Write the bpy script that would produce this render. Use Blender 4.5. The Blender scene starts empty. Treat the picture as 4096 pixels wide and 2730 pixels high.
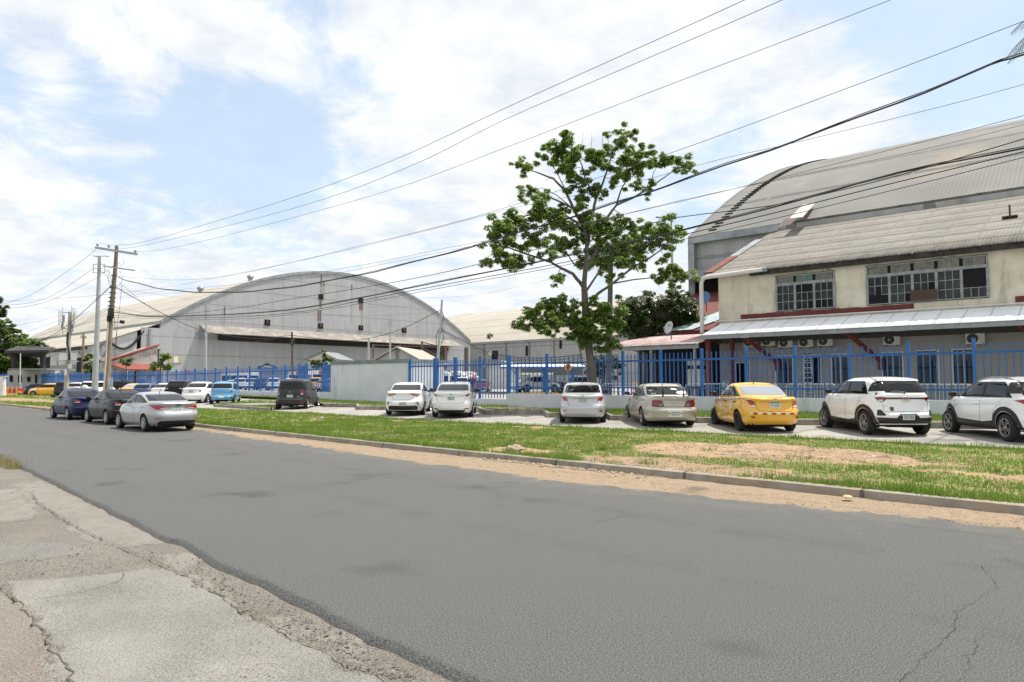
import bpy, bmesh, math, random
import numpy as np
from mathutils import Vector, Matrix, noise as mnoise
from mathutils.bvhtree import BVHTree
from mathutils.geometry import delaunay_2d_cdt
R = math.radians
rnd = random.Random(7)
rng = np.random.default_rng(7)
scene = bpy.context.scene
COL = scene.collection

# ---------------------------------------------------------------- camera
CAMH, FPX, YAW, PITCH = 1.8, 2731.0, R(41.5), math.atan(163/2731)
cd = bpy.data.cameras.new('camera'); cam = bpy.data.objects.new('camera', cd); COL.objects.link(cam)
cd.sensor_width = 36; cd.lens = FPX/4096*36; cd.clip_end = 5000; cd.clip_start = .05
cam.location = (0, 0, CAMH); cam.rotation_euler = (R(90)+PITCH, 0, YAW)
scene.camera = cam
# ---------------------------------------------------------------- sun, sky, exposure
SUN = Vector((.20, .37, 1)).normalized()
sd = bpy.data.lights.new('sun', 'SUN'); so = bpy.data.objects.new('sun', sd); COL.objects.link(so)
sd.energy = 4.8; sd.angle = R(.6); sd.color = (1, .955, .88)
so.rotation_euler = SUN.to_track_quat('Z', 'Y').to_euler()
scene.view_settings.view_transform = 'Standard'; scene.view_settings.look = 'None'
scene.view_settings.exposure = .30; scene.view_settings.gamma = 1
try: scene.view_settings.use_curve_mapping = False
except Exception: pass
RM = Matrix.Rotation(YAW, 3, 'Z') @ Matrix.Rotation(R(90)+PITCH, 3, 'X')
def ray(px, py): return (RM @ Vector(((px-2048)/FPX, -(py-1365)/FPX, -1))).normalized()
def onY(px, py, Y): d = ray(px, py); k = Y/d.y; return Vector((d.x*k, Y, CAMH+d.z*k))
def onX(px, py, X): d = ray(px, py); k = X/d.x; return Vector((X, d.y*k, CAMH+d.z*k))
def onZ(px, py, Z): d = ray(px, py); k = (Z-CAMH)/d.z; return Vector((d.x*k, d.y*k, Z))
FWD = Vector((-math.sin(YAW), math.cos(YAW), 0)); RGT = Vector((math.cos(YAW), math.sin(YAW), 0))
def onF(px, py, F):
    d = ray(px, py); k = F/d.dot(FWD); return Vector((0, 0, CAMH))+d*k

w = bpy.data.worlds.new('World'); scene.world = w; w.use_nodes = True
nt = w.node_tree; N = nt.nodes; LK = nt.links
bg = N['Background']; bg.inputs[1].default_value = .12
def nd(t, **k):
    n = N.new(t)
    for a, v in k.items(): setattr(n, a, v)
    return n
sky = nd('ShaderNodeTexSky', sky_type='NISHITA', sun_disc=False, sun_elevation=math.asin(SUN.z), sun_rotation=math.atan2(SUN.x, SUN.y), air_density=1.3, dust_density=3.0, ozone_density=1.6)
tc = nd('ShaderNodeTexCoord')
sep = nd('ShaderNodeSeparateXYZ'); LK.new(tc.outputs['Generated'], sep.inputs[0])
def mt(op, a, b=None, c=None, clamp=False):
    n = nd('ShaderNodeMath', operation=op, use_clamp=clamp)
    for i, v in enumerate((a, b, c)):
        if v is None: continue
        if isinstance(v, (int, float)): n.inputs[i].default_value = v
        else: LK.new(v, n.inputs[i])
    return n.outputs[0]
zz = mt('ADD', mt('MAXIMUM', sep.outputs[2], 0.0), .16)
cx = nd('ShaderNodeCombineXYZ'); LK.new(mt('DIVIDE', sep.outputs[0], zz), cx.inputs[0]); LK.new(mt('DIVIDE', sep.outputs[1], zz), cx.inputs[1])
n1 = nd('ShaderNodeTexNoise'); n1.inputs['Scale'].default_value = 3.0; n1.inputs['Detail'].default_value = 12; n1.inputs['Roughness'].default_value = .66; n1.inputs['Distortion'].default_value = .35
LK.new(cx.outputs[0], n1.inputs['Vector'])
field = mt('MULTIPLY', n1.outputs['Fac'], 1.0)
def blob(px, py, rad, amp):
    global field
    d = ray(px, py); dn = nd('ShaderNodeVectorMath', operation='DISTANCE'); LK.new(tc.outputs['Generated'], dn.inputs[0]); dn.inputs[1].default_value = d
    g = mt('SUBTRACT', 1.0, mt('DIVIDE', dn.outputs['Value'], rad), clamp=True)
    field = mt('ADD', field, mt('MULTIPLY', mt('POWER', g, .8), amp))
for b in [(420, 520, .17, -.26), (850, 640, .14, -.22), (1330, 600, .15, -.22), (1250, 450, .09, -.12), (1000, 620, .12, -.25), (150, 430, .1, -.2), (2350, 620, .10, -.14), (2900, 560, .09, -.12),
          (3480, 150, .20, -.26), (4000, 330, .12, -.2), (3800, 200, .15, -.18), (1290, 60, .05, -.16), (1130, 30, .06, -.12), (2750, 800, .09, -.16), (1150, 830, .1, -.08), (300, 900, .1, -.08),
          (600, 250, .26, .12), (1800, 330, .26, .10), (2300, 150, .25, .12), (120, 750, .14, .17), (2100, 560, .10, .12), (1900, 480, .1, .1), (190, 320, .045, .3), (480, 590, .06, .12), (1080, 580, .05, .12), (900, 520, .05, .12), (1180, 590, .03, .1), (3200, 320, .12, .2), (3500, 450, .14, .2), (1300, 740, .1, .12), (880, 740, .12, .12), (3000, 100, .12, .1)]:
    blob(*b)
cr = nd('ShaderNodeMapRange', interpolation_type='SMOOTHSTEP'); cr.inputs['From Min'].default_value = .28; cr.inputs['From Max'].default_value = .56
LK.new(field, cr.inputs['Value'])
n2 = nd('ShaderNodeTexNoise'); n2.inputs['Scale'].default_value = 3.4; n2.inputs['Detail'].default_value = 8; LK.new(cx.outputs[0], n2.inputs['Vector'])
cc = nd('ShaderNodeMix', data_type='RGBA'); n2.inputs['Roughness'].default_value = .6; n2r = nd('ShaderNodeMapRange'); n2r.inputs['From Min'].default_value = .36; n2r.inputs['From Max'].default_value = .58; LK.new(n2.outputs['Fac'], n2r.inputs['Value']); LK.new(n2r.outputs[0], cc.inputs['Factor'])
cc.inputs['A'].default_value = (5.7, 5.95, 6.35, 1); cc.inputs['B'].default_value = (7.5, 7.5, 7.5, 1)
# milky veil low over the horizon
veil = nd('ShaderNodeMapRange'); veil.inputs['From Min'].default_value = .0; veil.inputs['From Max'].default_value = .55; veil.inputs['To Min'].default_value = .75; veil.inputs['To Max'].default_value = .46
LK.new(sep.outputs[2], veil.inputs['Value'])
vs = nd('ShaderNodeMix', data_type='RGBA'); LK.new(veil.outputs[0], vs.inputs['Factor']); LK.new(sky.outputs[0], vs.inputs['A']); vs.inputs['B'].default_value = (4.7, 6.3, 8.2, 1)
mx = nd('ShaderNodeMix', data_type='RGBA'); LK.new(mt('MULTIPLY_ADD', cr.outputs[0], .75, .20), mx.inputs['Factor']); LK.new(vs.outputs['Result'], mx.inputs['A']); LK.new(cc.outputs['Result'], mx.inputs['B'])
LK.new(mx.outputs['Result'], bg.inputs[0])

# ---------------------------------------------------------------- materials
def bsdf(name):
    m = bpy.data.materials.new(name); m.use_nodes = True
    return m, m.node_tree.nodes['Principled BSDF'], m.node_tree
MATS = {}
def lin(c): return tuple(x for x in c)+(1,)
def mat(name, c, rough=.6, metal=0, c2=None, sc=3, det=5, bump=0, bsc=60, coat=0, spec=None, streak=False, thr=(.35, .65), ribs=None, ribdir='X', seams=None, coord='Object', dirt=None):
    if name in MATS: return MATS[name]
    m, b, t = bsdf(name); n = t.nodes; l = t.links
    b.inputs['Base Color'].default_value = lin(c); b.inputs['Roughness'].default_value = rough; b.inputs['Metallic'].default_value = metal
    if coat: b.inputs['Coat Weight'].default_value = coat; b.inputs['Coat Roughness'].default_value = .05
    if spec is not None: b.inputs['Specular IOR Level'].default_value = spec
    tcn = n.new('ShaderNodeTexCoord'); co = tcn.outputs[coord]
    col = None
    if c2 is not None:
        nz = n.new('ShaderNodeTexNoise'); nz.inputs['Scale'].default_value = sc; nz.inputs['Detail'].default_value = det; nz.inputs['Roughness'].default_value = .6
        mp = n.new('ShaderNodeMapping'); l.new(co, mp.inputs[0]); l.new(mp.outputs[0], nz.inputs['Vector'])
        if streak: mp.inputs['Scale'].default_value = (1, 1, .12)
        r = n.new('ShaderNodeMapRange'); r.inputs['From Min'].default_value = thr[0]; r.inputs['From Max'].default_value = thr[1]; l.new(nz.outputs['Fac'], r.inputs['Value'])
        mx = n.new('ShaderNodeMix'); mx.data_type = 'RGBA'; l.new(r.outputs[0], mx.inputs['Factor']); mx.inputs['A'].default_value = lin(c); mx.inputs['B'].default_value = lin(c2)
        col = mx.outputs['Result']
    if dirt:  # (colour, scale, from, to, streak)
        nz = n.new('ShaderNodeTexNoise'); nz.inputs['Scale'].default_value = dirt[1]; nz.inputs['Detail'].default_value = 7; nz.inputs['Roughness'].default_value = .65
        mp = n.new('ShaderNodeMapping'); l.new(co, mp.inputs[0]); l.new(mp.outputs[0], nz.inputs['Vector']); mp.inputs['Location'].default_value = (7, 3, 1)
        mp.inputs['Scale'].default_value = (1, 1, .15 if dirt[4] else 1)
        r = n.new('ShaderNodeMapRange'); r.inputs['From Min'].default_value = dirt[2]; r.inputs['From Max'].default_value = dirt[3]; l.new(nz.outputs['Fac'], r.inputs['Value'])
        mx = n.new('ShaderNodeMix'); mx.data_type = 'RGBA'; l.new(r.outputs[0], mx.inputs['Factor']); mx.inputs['B'].default_value = lin(dirt[0])
        if col: l.new(col, mx.inputs['A'])
        else: mx.inputs['A'].default_value = lin(c)
        col = mx.outputs['Result']
    nrm = None
    if seams:  # (axis, spacing, colour, width) thin darker lines
        for ax, sp, sc_, wd in seams:
            se = n.new('ShaderNodeSeparateXYZ'); l.new(co, se.inputs[0])
            d = n.new('ShaderNodeMath'); d.operation = 'DIVIDE'; l.new(se.outputs['XYZ'.index(ax)], d.inputs[0]); d.inputs[1].default_value = sp
            f = n.new('ShaderNodeMath'); f.operation = 'PINGPONG'; l.new(d.outputs[0], f.inputs[0]); f.inputs[1].default_value = .5
            nz = n.new('ShaderNodeTexNoise'); nz.inputs['Scale'].default_value = 1.2; nz.inputs['Detail'].default_value = 6; l.new(co, nz.inputs['Vector'])
            th = n.new('ShaderNodeMath'); th.operation = 'MULTIPLY'; l.new(nz.outputs['Fac'], th.inputs[0]); th.inputs[1].default_value = wd/sp*2
            g = n.new('ShaderNodeMath'); g.operation = 'LESS_THAN'; l.new(f.outputs[0], g.inputs[0]); l.new(th.outputs[0], g.inputs[1])
            g2 = n.new('ShaderNodeMath'); g2.operation = 'MULTIPLY'; l.new(g.outputs[0], g2.inputs[0]); g2.inputs[1].default_value = .7
            mx = n.new('ShaderNodeMix'); mx.data_type = 'RGBA'; l.new(g2.outputs[0], mx.inputs['Factor']); mx.inputs['B'].default_value = lin(sc_)
            if col: l.new(col, mx.inputs['A'])
            else: mx.inputs['A'].default_value = lin(c)
            col = mx.outputs['Result']
    if col: l.new(col, b.inputs['Base Color'])
    if ribs:
        wv = n.new('ShaderNodeTexWave'); wv.wave_type = 'BANDS'; wv.bands_direction = ribdir; wv.inputs['Scale'].default_value = math.pi/10/ribs; l.new(co, wv.inputs['Vector'])
        bp = n.new('ShaderNodeBump'); bp.inputs['Strength'].default_value = .8; bp.inputs['Distance'].default_value = .03; l.new(wv.outputs['Fac'], bp.inputs['Height']); nrm = bp.outputs[0]
    if bump:
        nz = n.new('ShaderNodeTexNoise'); nz.inputs['Scale'].default_value = bsc; nz.inputs['Detail'].default_value = 4; l.new(co, nz.inputs['Vector'])
        bp = n.new('ShaderNodeBump'); bp.inputs['Strength'].default_value = bump; bp.inputs['Distance'].default_value = .02; l.new(nz.outputs['Fac'], bp.inputs['Height'])
        if nrm: l.new(nrm, bp.inputs['Normal'])
        nrm = bp.outputs[0]
    if nrm: l.new(nrm, b.inputs['Normal'])
    MATS[name] = m
    return m

# ---------------------------------------------------------------- object helpers
def link(name, me, m=None, parent=None, smooth=False):
    o = bpy.data.objects.new(name, me); COL.objects.link(o)
    if m is not None:
        for k in (m if isinstance(m, (list, tuple)) else [m]): me.materials.append(k)
    if parent: o.parent = parent
    if smooth: me.polygons.foreach_set('use_smooth', [True]*len(me.polygons))
    return o
def tag(o, label=None, cat=None, group=None, kind=None):
    if label: o['label'] = label
    if cat: o['category'] = cat
    if group: o['group'] = group
    if kind: o['kind'] = kind
    return o
def struct(name, me, m): o = link(name, me, m); o['kind'] = 'structure'; return o
def empty(name, loc, rz=0):
    o = bpy.data.objects.new(name, None); COL.objects.link(o); o.location = loc; o.rotation_euler = (0, 0, rz); o.empty_display_size = .2; return o
def copy_tree(o, parent=None):
    c = o.copy(); COL.objects.link(c); c.parent = parent
    for k in [x for x in KIDS.get(o.name, [])]: copy_tree(k, c)
    return c
KIDS = {}
def kids_of(o):
    KIDS[o.name] = list(o.children)
    for c in o.children: kids_of(c)
class MB:
    "mesh builder"
    def __init__(s): s.v = []; s.f = []; s.mi = []; s.k = 0
    def add(s, vs, fs):
        n = len(s.v); s.v += [tuple(x) for x in vs]; s.f += [[i+n for i in f] for f in fs]; s.mi += [s.k]*len(fs); return s
    def box(s, a, b, M=None, ch=0):
        x0, y0, z0 = [min(p, q) for p, q in zip(a, b)]; x1, y1, z1 = [max(p, q) for p, q in zip(a, b)]
        vs = [(x0, y0, z0), (x1, y0, z0), (x1, y1, z0), (x0, y1, z0), (x0, y0, z1), (x1, y0, z1), (x1, y1, z1), (x0, y1, z1)]
        if M: vs = [M @ Vector(v) for v in vs]
        return s.add(vs, [(0, 3, 2, 1), (4, 5, 6, 7), (0, 1, 5, 4), (1, 2, 6, 5), (2, 3, 7, 6), (3, 0, 4, 7)])
    def hexa(s, vs): return s.add(vs, [(0, 3, 2, 1), (4, 5, 6, 7), (0, 1, 5, 4), (1, 2, 6, 5), (2, 3, 7, 6), (3, 0, 4, 7)])
    def slab(s, q, th):
        "quad/polygon q (CCW from outside) thickened backwards"
        q = [Vector(p) for p in q]; nrm = (q[1]-q[0]).cross(q[2]-q[0]).normalized(); n = len(q)
        b = [p-nrm*th for p in q]
        return s.add(q+b, [list(range(n)), [2*n-1-i for i in range(n)]]+[[(i+1) % n, i, n+i, n+(i+1) % n] for i in range(n)])
    def beam(s, a, b, w, h=None):
        a = Vector(a); b = Vector(b); h = h or w; d = (b-a).normalized(); up = Vector((0, 0, 1)) if abs(d.z) < .95 else Vector((1, 0, 0))
        x = d.cross(up).normalized()*w/2; y = x.cross(d).normalized()*h/2
        return s.hexa([a-x-y, a+x-y, a+x+y, a-x+y, b-x-y, b+x-y, b+x+y, b-x+y])
    def tube(s, pts, r, n=8, cap=True):
        pts = [Vector(p) for p in pts]; rs = r if isinstance(r, (list, tuple)) else [r]*len(pts); n0 = len(s.v); px = None; vs = []
        for i, p in enumerate(pts):
            d = (pts[min(i+1, len(pts)-1)]-pts[max(i-1, 0)]).normalized()
            if px is None: px = d.orthogonal().normalized()
            px = (px-d*px.dot(d)).normalized(); py = d.cross(px)
            vs += [p+(px*math.cos(2*math.pi*k/n)+py*math.sin(2*math.pi*k/n))*rs[i] for k in range(n)]
        fs = [[i*n+k, i*n+(k+1) % n, (i+1)*n+(k+1) % n, (i+1)*n+k] for i in range(len(pts)-1) for k in range(n)]
        if cap: fs += [[n-1-k for k in range(n)], [(len(pts)-1)*n+k for k in range(n)]]
        return s.add(vs, fs)
    def lathe(s, prof, n=24, M=None):
        "prof: (r, h) pairs, revolved about local Z"
        vs = []
        for r, h in prof: vs += [Vector((r*math.cos(2*math.pi*k/n), r*math.sin(2*math.pi*k/n), h)) for k in range(n)]
        if M: vs = [M @ v for v in vs]
        return s.add(vs, [[i*n+k, i*n+(k+1) % n, (i+1)*n+(k+1) % n, (i+1)*n+k] for i in range(len(prof)-1) for k in range(n)])
    def mesh(s, name='m'):
        me = bpy.data.meshes.new(name); me.from_pydata(s.v, [], s.f); me.polygons.foreach_set('material_index', s.mi); me.update(); return me
    def build(s, name, m, parent=None, smooth=False):
        me = s.mesh(name); o = link(name, me, m, parent)
        if smooth: sharpen(me, smooth if not isinstance(smooth, bool) else 40)
        return o
def sharpen(me, deg=40):
    bm = bmesh.new(); bm.from_mesh(me)
    for f in bm.faces: f.smooth = True
    for e in bm.edges:
        if len(e.link_faces) == 2 and e.calc_face_angle(0) > R(deg): e.smooth = False
    bm.to_mesh(me); bm.free()
def corrugated(x0, x1, y0, z0, y1, z1, pitch=.1, amp=.014, rag=0, th=.02, sk0=0, sk1=0):
    "real corrugations running up the slope, one connected sheet with a folded lower lip"
    n = max(8, int((x1-x0)/pitch*6)); xs = np.linspace(0, 1, n+1); w = np.sin(xs*(x1-x0)/pitch*2*np.pi)*amp; rg = np.array([rnd.gauss(0, rag) for _ in xs]) if rag else 0*xs
    rg = np.repeat(rg[::6], 6)[:n+1] if rag else rg; rg = np.resize(rg, n+1)
    rows = []
    d = Vector((0, y1-y0, z1-z0)).normalized(); 
    for (yy, zz_, a, b) in ((y0, z0-th, x0, x1), (y0, z0, x0, x1), (y1, z1, x0+sk0, x1+sk1)):
        X = a+(b-a)*xs; k = 1 if yy == y0 else 0
        rows.append(np.stack([X, yy-rg*k*abs(d.y), zz_+w-rg*k*abs(d.z)], -1))
    v = np.concatenate(rows); m = n+1; i = np.arange(n); f = np.concatenate([np.stack([i+r*m, i+1+r*m, i+1+(r+1)*m, i+(r+1)*m], -1) for r in (0, 1)]); return np_mesh('sheet', v, f)
def grid_mesh(name, xs, ys, zf, attrs=None):
    xs = np.asarray(xs, float); ys = np.asarray(ys, float); X, Y = np.meshgrid(xs, ys); 
    Z = zf(X, Y); v = np.stack([X, Y, Z], -1).reshape(-1, 3); nx, ny = len(xs), len(ys)
    idx = np.arange(nx*ny).reshape(ny, nx); q = np.stack([idx[:-1, :-1], idx[:-1, 1:], idx[1:, 1:], idx[1:, :-1]], -1).reshape(-1, 4)
    return np_mesh(name, v, q, {k: f(X, Y).reshape(-1) for k, f in (attrs or {}).items()})
def np_mesh(name, v, f, attrs=None):
    me = bpy.data.meshes.new(name); k = f.shape[1]
    me.vertices.add(len(v)); me.vertices.foreach_set('co', v.astype(np.float32).reshape(-1))
    me.loops.add(f.size); me.loops.foreach_set('vertex_index', f.astype(np.int32).reshape(-1))
    me.polygons.add(len(f)); me.polygons.foreach_set('loop_start', np.arange(0, f.size, k, dtype=np.int32)); me.polygons.foreach_set('loop_total', np.full(len(f), k, np.int32))
    for a, val in (attrs or {}).items():
        at = me.attributes.new(a, 'FLOAT', 'POINT'); at.data.foreach_set('value', np.asarray(val, np.float32))
    me.update(calc_edges=True); me.validate(); return me
def fbm(X, Y, sc, seed=0, oct=4):
    "cheap value noise, numpy"
    out = np.zeros_like(X, float); amp = 1; tot = 0
    for o in range(oct):
        x = X*sc+seed*17.3+o*31; y = Y*sc-seed*9.1+o*7; xi = np.floor(x); yi = np.floor(y); fx = x-xi; fy = y-yi; fx = fx*fx*(3-2*fx); fy = fy*fy*(3-2*fy)
        h = lambda a, b: np.modf(np.abs(np.sin(a*127.1+b*311.7+seed*.77)*43758.5453))[0]
        out += amp*((h(xi, yi)*(1-fx)+h(xi+1, yi)*fx)*(1-fy)+(h(xi, yi+1)*(1-fx)+h(xi+1, yi+1)*fx)*fy); tot += amp; amp *= .5; sc *= 2.1
    return out/tot
_tc = {}
def text_part(body, size, M, mtl, name, parent, depth=.004, sx=1.0, align='CENTER'):
    key = (body, size, depth)
    if key not in _tc:
        c = bpy.data.curves.new('t', 'FONT'); c.body = body; c.size = size; c.extrude = depth; c.align_x = align; c.align_y = 'CENTER'; c.resolution_u = 2
        o = bpy.data.objects.new('t', c); COL.objects.link(o); dg = bpy.context.evaluated_depsgraph_get()
        _tc[key] = bpy.data.meshes.new_from_object(o.evaluated_get(dg)); bpy.data.objects.remove(o); 
    me = _tc[key].copy(); me.materials.clear(); me.transform(M @ Matrix.Diagonal((sx, 1, 1, 1)))
    return link(name, me, mtl, parent)
def frame(o, x, y, z=None):
    x = Vector(x).normalized(); y = Vector(y).normalized(); z = x.cross(y)
    return Matrix(((x.x, y.x, z.x, o[0]), (x.y, y.y, z.y, o[1]), (x.z, y.z, z.z, o[2]), (0, 0, 0, 1)))
# common materials
m_black = mat('black_plastic', (.012, .012, .013), .45)
m_tyre = mat('tyre_rubber', (.017, .017, .018), .85)
m_under = mat('underbody', (.008, .008, .008), .9)
m_chrome = mat('chrome', (.6, .6, .6), .15, 1)
m_alloy = mat('alloy', (.45, .45, .46), .3, .9)
m_steel = mat('galvanised', (.33, .35, .36), .5, .3, c2=(.25, .27, .28), sc=4)
m_white = mat('white_paint', (.75, .75, .73), .5, c2=(.62, .61, .58), sc=2)
m_red = mat('red_lens', (.32, .008, .012), .12, coat=.6)
m_clear = mat('clear_lens', (.7, .68, .66), .1, coat=.5)
m_dred = mat('dark_red_lens', (.12, .004, .008), .12, coat=.6)
m_glass = mat('tinted_glass', (.006, .007, .008), .02, spec=.4)
m_glass2 = mat('bright_glass', (.22, .24, .26), .04, spec=1.0, coat=1)
m_blue = mat('fence_blue', (.013, .105, .33), .42, c2=(.022, .14, .42), sc=1.5)
m_wallgrey = mat('grey_painted_wall', (.67, .70, .72), .75, c2=(.59, .62, .64), sc=.8, dirt=((.24, .23, .20), .9, .55, .82, True))
m_conc = mat('old_concrete', (.30, .285, .25), .85, c2=(.20, .19, .165), sc=2.5, bump=.4, bsc=40)
# ================================================================ GROUND
def ip(x, xs, ys): return np.interp(x, xs, ys)
KX, KY = [-300, -200, -120, -65, -49, -27.5, -15, 0, 20], [26, 19, 15.4, 13.3, 12.8, 12.05, 11.65, 11.45, 11.3]
NX, NY = [-300, -200, -120, -60, -17.6, -8.96, -3.73, 5, 15], [18, 11.5, 8.4, 6.3, 4.06, 3.39, 3.04, 2.6, 2.2]
LX, LY = [-300, -66, -64, -55, -39.8, -33, -23.5, -18, -10, -5, 5, 20], [27.3, 27.3, 19, 16.6, 17.4, 18.4, 17.9, 18.0, 18.9, 19.1, 19.2, 19.3]
yk = lambda X: ip(X, KX, KY); yn = lambda X: ip(X, NX, NY); yl = lambda X: ip(X, LX, LY)
WY = 27.5
def zlot(X, Y): return .30+.022*(Y-19)
def zground_lot(x, y): return float(.30+.022*(y-19))
def zverge(X, Y):
    u = np.clip((Y-yk(X))/(yl(X)-yk(X)), 0, 1); return .13+.155*u**.8+(fbm(X, Y, 1.3, 3)-.5)*.05*np.minimum(1, u*12)*np.minimum(1, (1-u)*10)
def attr_shader(name, base, layers, rough=.9, bump=.5, bsc=60, speck=None, broad=None):
    "layers: (attribute, colour a, colour b, noise scale, edge noise scale, edge noise amount)"
    m, b, t = bsdf(name); n = t.nodes; l = t.links; tcn = n.new('ShaderNodeTexCoord'); co = tcn.outputs['Object']; b.inputs['Roughness'].default_value = rough
    b.inputs['Specular IOR Level'].default_value = .3
    def noise(sc, det=6, ro=.6):
        z = n.new('ShaderNodeTexNoise'); z.inputs['Scale'].default_value = sc; z.inputs['Detail'].default_value = det; z.inputs['Roughness'].default_value = ro; l.new(co, z.inputs['Vector']); return z.outputs['Fac']
    def rng_(v, a, c, o0=0, o1=1):
        r = n.new('ShaderNodeMapRange'); r.inputs['From Min'].default_value = a; r.inputs['From Max'].default_value = c; r.inputs['To Min'].default_value = o0; r.inputs['To Max'].default_value = o1; l.new(v, r.inputs['Value']); return r.outputs[0]
    def mix(f, a, c, mode='MIX'):
        x = n.new('ShaderNodeMix'); x.data_type = 'RGBA'; x.blend_type = mode
        if isinstance(f, float): x.inputs['Factor'].default_value = f
        else: l.new(f, x.inputs['Factor'])
        for s, v in (('A', a), ('B', c)):
            if isinstance(v, tuple): x.inputs[s].default_value = lin(v)
            else: l.new(v, x.inputs[s])
        return x.outputs['Result']
    col = mix(rng_(noise(base[2]), .35, .65), base[0], base[1])
    for a, ca, cb, sc, esc, eam in layers:
        at = n.new('ShaderNodeAttribute'); at.attribute_name = a
        s = n.new('ShaderNodeMath'); s.operation = 'MULTIPLY_ADD'; l.new(rng_(noise(esc, 8, .7), .3, .7, -.5, .5), s.inputs[0]); s.inputs[1].default_value = eam; l.new(at.outputs['Fac'], s.inputs[2])
        col = mix(rng_(s.outputs[0], .42, .58), col, mix(rng_(noise(sc), .35, .65), ca, cb))
    hs = [noise(bsc, 5, .7)]
    for sc, amt, ca in (speck or []):
        f = rng_(noise(sc, 2, .5), .5+(.5-amt)*.35, .62+(.5-amt)*.35); col = mix(f, col, mix(.55, col, ca))
    if broad: col = mix(rng_(noise(broad[0], 5), .35, .7), col, mix(1.0, col, broad[1], 'MULTIPLY'))
    l.new(col, b.inputs['Base Color'])
    bp = n.new('ShaderNodeBump'); bp.inputs['Strength'].default_value = bump; bp.inputs['Distance'].default_value = .015; l.new(hs[0], bp.inputs['Height']); l.new(bp.outputs[0], b.inputs['Normal']); MATS[name] = m
    return m
# the wide earth under everything
g = MB(); g.add([(-1500, -600, -.25), (900, -600, -.25), (900, 2600, -.25), (-1500, 2600, -.25)], [(0, 1, 2, 3)])
struct('ground', g.mesh('ground'), mat('earth', (.18, .17, .12), .95, c2=(.10, .12, .05), sc=.05))
# yard beyond the fence
g = MB(); g.add([(-420, WY+.1, .62), (120, WY+.1, .62), (120, 700, .62), (-420, 700, .62)], [(0, 1, 2, 3)])
struct('yard', g.mesh('yard'), mat('yard_concrete', (.36, .35, .32), .85, c2=(.25, .245, .225), sc=.12, det=8, dirt=((.12, .12, .11), .4, .6, .85, False), seams=[('X', 6, (.1, .1, .09), .12), ('Y', 6, (.1, .1, .09), .12)]))
# road
v_ = np.concatenate([np.linspace(0, .03, 6)[:-1], np.linspace(.03, .8, 24)[:-1], np.linspace(.8, 1, 24)])
xs = np.concatenate([np.linspace(-300, -45, 60)[:-1], np.linspace(-45, 6, 620), np.linspace(6.5, 20, 20)])
X, V = np.meshgrid(xs, v_)
yn0 = yn(X)+(fbm(X, X*0, 1.1, 5, 5)-.5)*.22; Y = yn0+(yk(X)-yn0)*V
Z = np.where(V == 0, -.12, 0)*1.0; Y = np.where(V == 0, Y-.015, Y)
Z = Z-.012*np.exp(-((Y-yn0)/.06)**2)*fbm(X, Y, 9, 2)
dk = yk(X)-Y
sandw = ip(X, [-60, -32, -27, -20, -12, -6, -2, 8], [.1, .25, .5, .95, 1.35, 1.5, 1.1, .9])*(.72+.55*fbm(X, Y*0, .55, 8))
sand = np.clip(.5+(sandw-dk)*1.6, 0, 1)*np.where(dk < .02, 1, 1)
dust = np.clip(.46+(sandw+.75-dk)*.3, 0, .62)*(X > -34)
edge = np.clip(.7-(Y-yn0)*8, 0, 1)*.7
lane = np.exp(-((V-.36)/.05)**2)+np.exp(-((V-.60)/.05)**2)
Z = Z+np.where(sand > .5, .035, 0)*fbm(X, Y, 4, 3)*np.clip(1.3-np.abs(dk-.25)*1.2, 0, 1)
nx, ny = X.shape[1], X.shape[0]; idx = np.arange(nx*ny).reshape(ny, nx); q = np.stack([idx[:-1, :-1], idx[:-1, 1:], idx[1:, 1:], idx[1:, :-1]], -1).reshape(-1, 4)
me = np_mesh('road', np.stack([X, Y, Z], -1).reshape(-1, 3), q, {'sand': sand.ravel(), 'dust': dust.ravel(), 'edge': edge.ravel(), 'lane': (lane*.55).ravel()})
m_road = attr_shader('asphalt', ((.072, .072, .069), (.092, .091, .087), .35), [
    ('lane', (.058, .059, .058), (.07, .07, .068), 3, .8, 1.0), ('edge', (.065, .062, .055), (.11, .105, .09), 9, 3, .9),
    ('dust', (.135, .125, .105), (.11, .105, .095), 3, 1.5, .7), ('sand', (.52, .345, .175), (.40, .27, .145), 5, 2.5, .8)], rough=.85, bump=.9, bsc=55, speck=[(62, .60, (.17, .17, .165)), (130, .6, (.24, .24, .23)), (85, .60, (.015, .015, .015)), (.8, .12, (.045, .045, .045))], broad=(.35, (.93, .93, .94)))
struct('road', me, m_road)
# narrow tar cracks in the asphalt
cr_ = MB()
def crack(pts, w, z=.006):
    w *= .55
    P = []
    for a, b in zip(pts[:-1], pts[1:]):
        a = Vector(a); b = Vector(b); n = max(2, int((b-a).length/.07))
        P += [a.lerp(b, k/n) for k in range(n)]
    P = [p+Vector((rnd.gauss(0, .013), rnd.gauss(0, .013), 0)) for p in P]; vs = []
    for i, p in enumerate(P):
        d = (P[min(i+1, len(P)-1)]-P[max(i-1, 0)]).normalized(); s = Vector((-d.y, d.x, 0))*w*rnd.uniform(.2, 1); vs += [p+s+Vector((0, 0, z)), p-s+Vector((0, 0, z))]
    cr_.add(vs, [[2*i, 2*i+1, 2*i+3, 2*i+2] for i in range(len(P)-1)])
for pts, w_ in [([(3600, 2730), (3820, 2520), (3830, 2450), (3990, 2350), (3920, 2260)], .007), ([(3840, 2730), (3900, 2600), (3940, 2500)], .005), ([(2380, 2090), (2460, 2075), (2530, 2055)], .009)]:
    crack([onZ(a, b, 0) for a, b in pts], w_)
tag(link('road_cracks', cr_.mesh(), mat('crack_tar', (.045, .045, .043), .9)), kind='structure')

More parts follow.
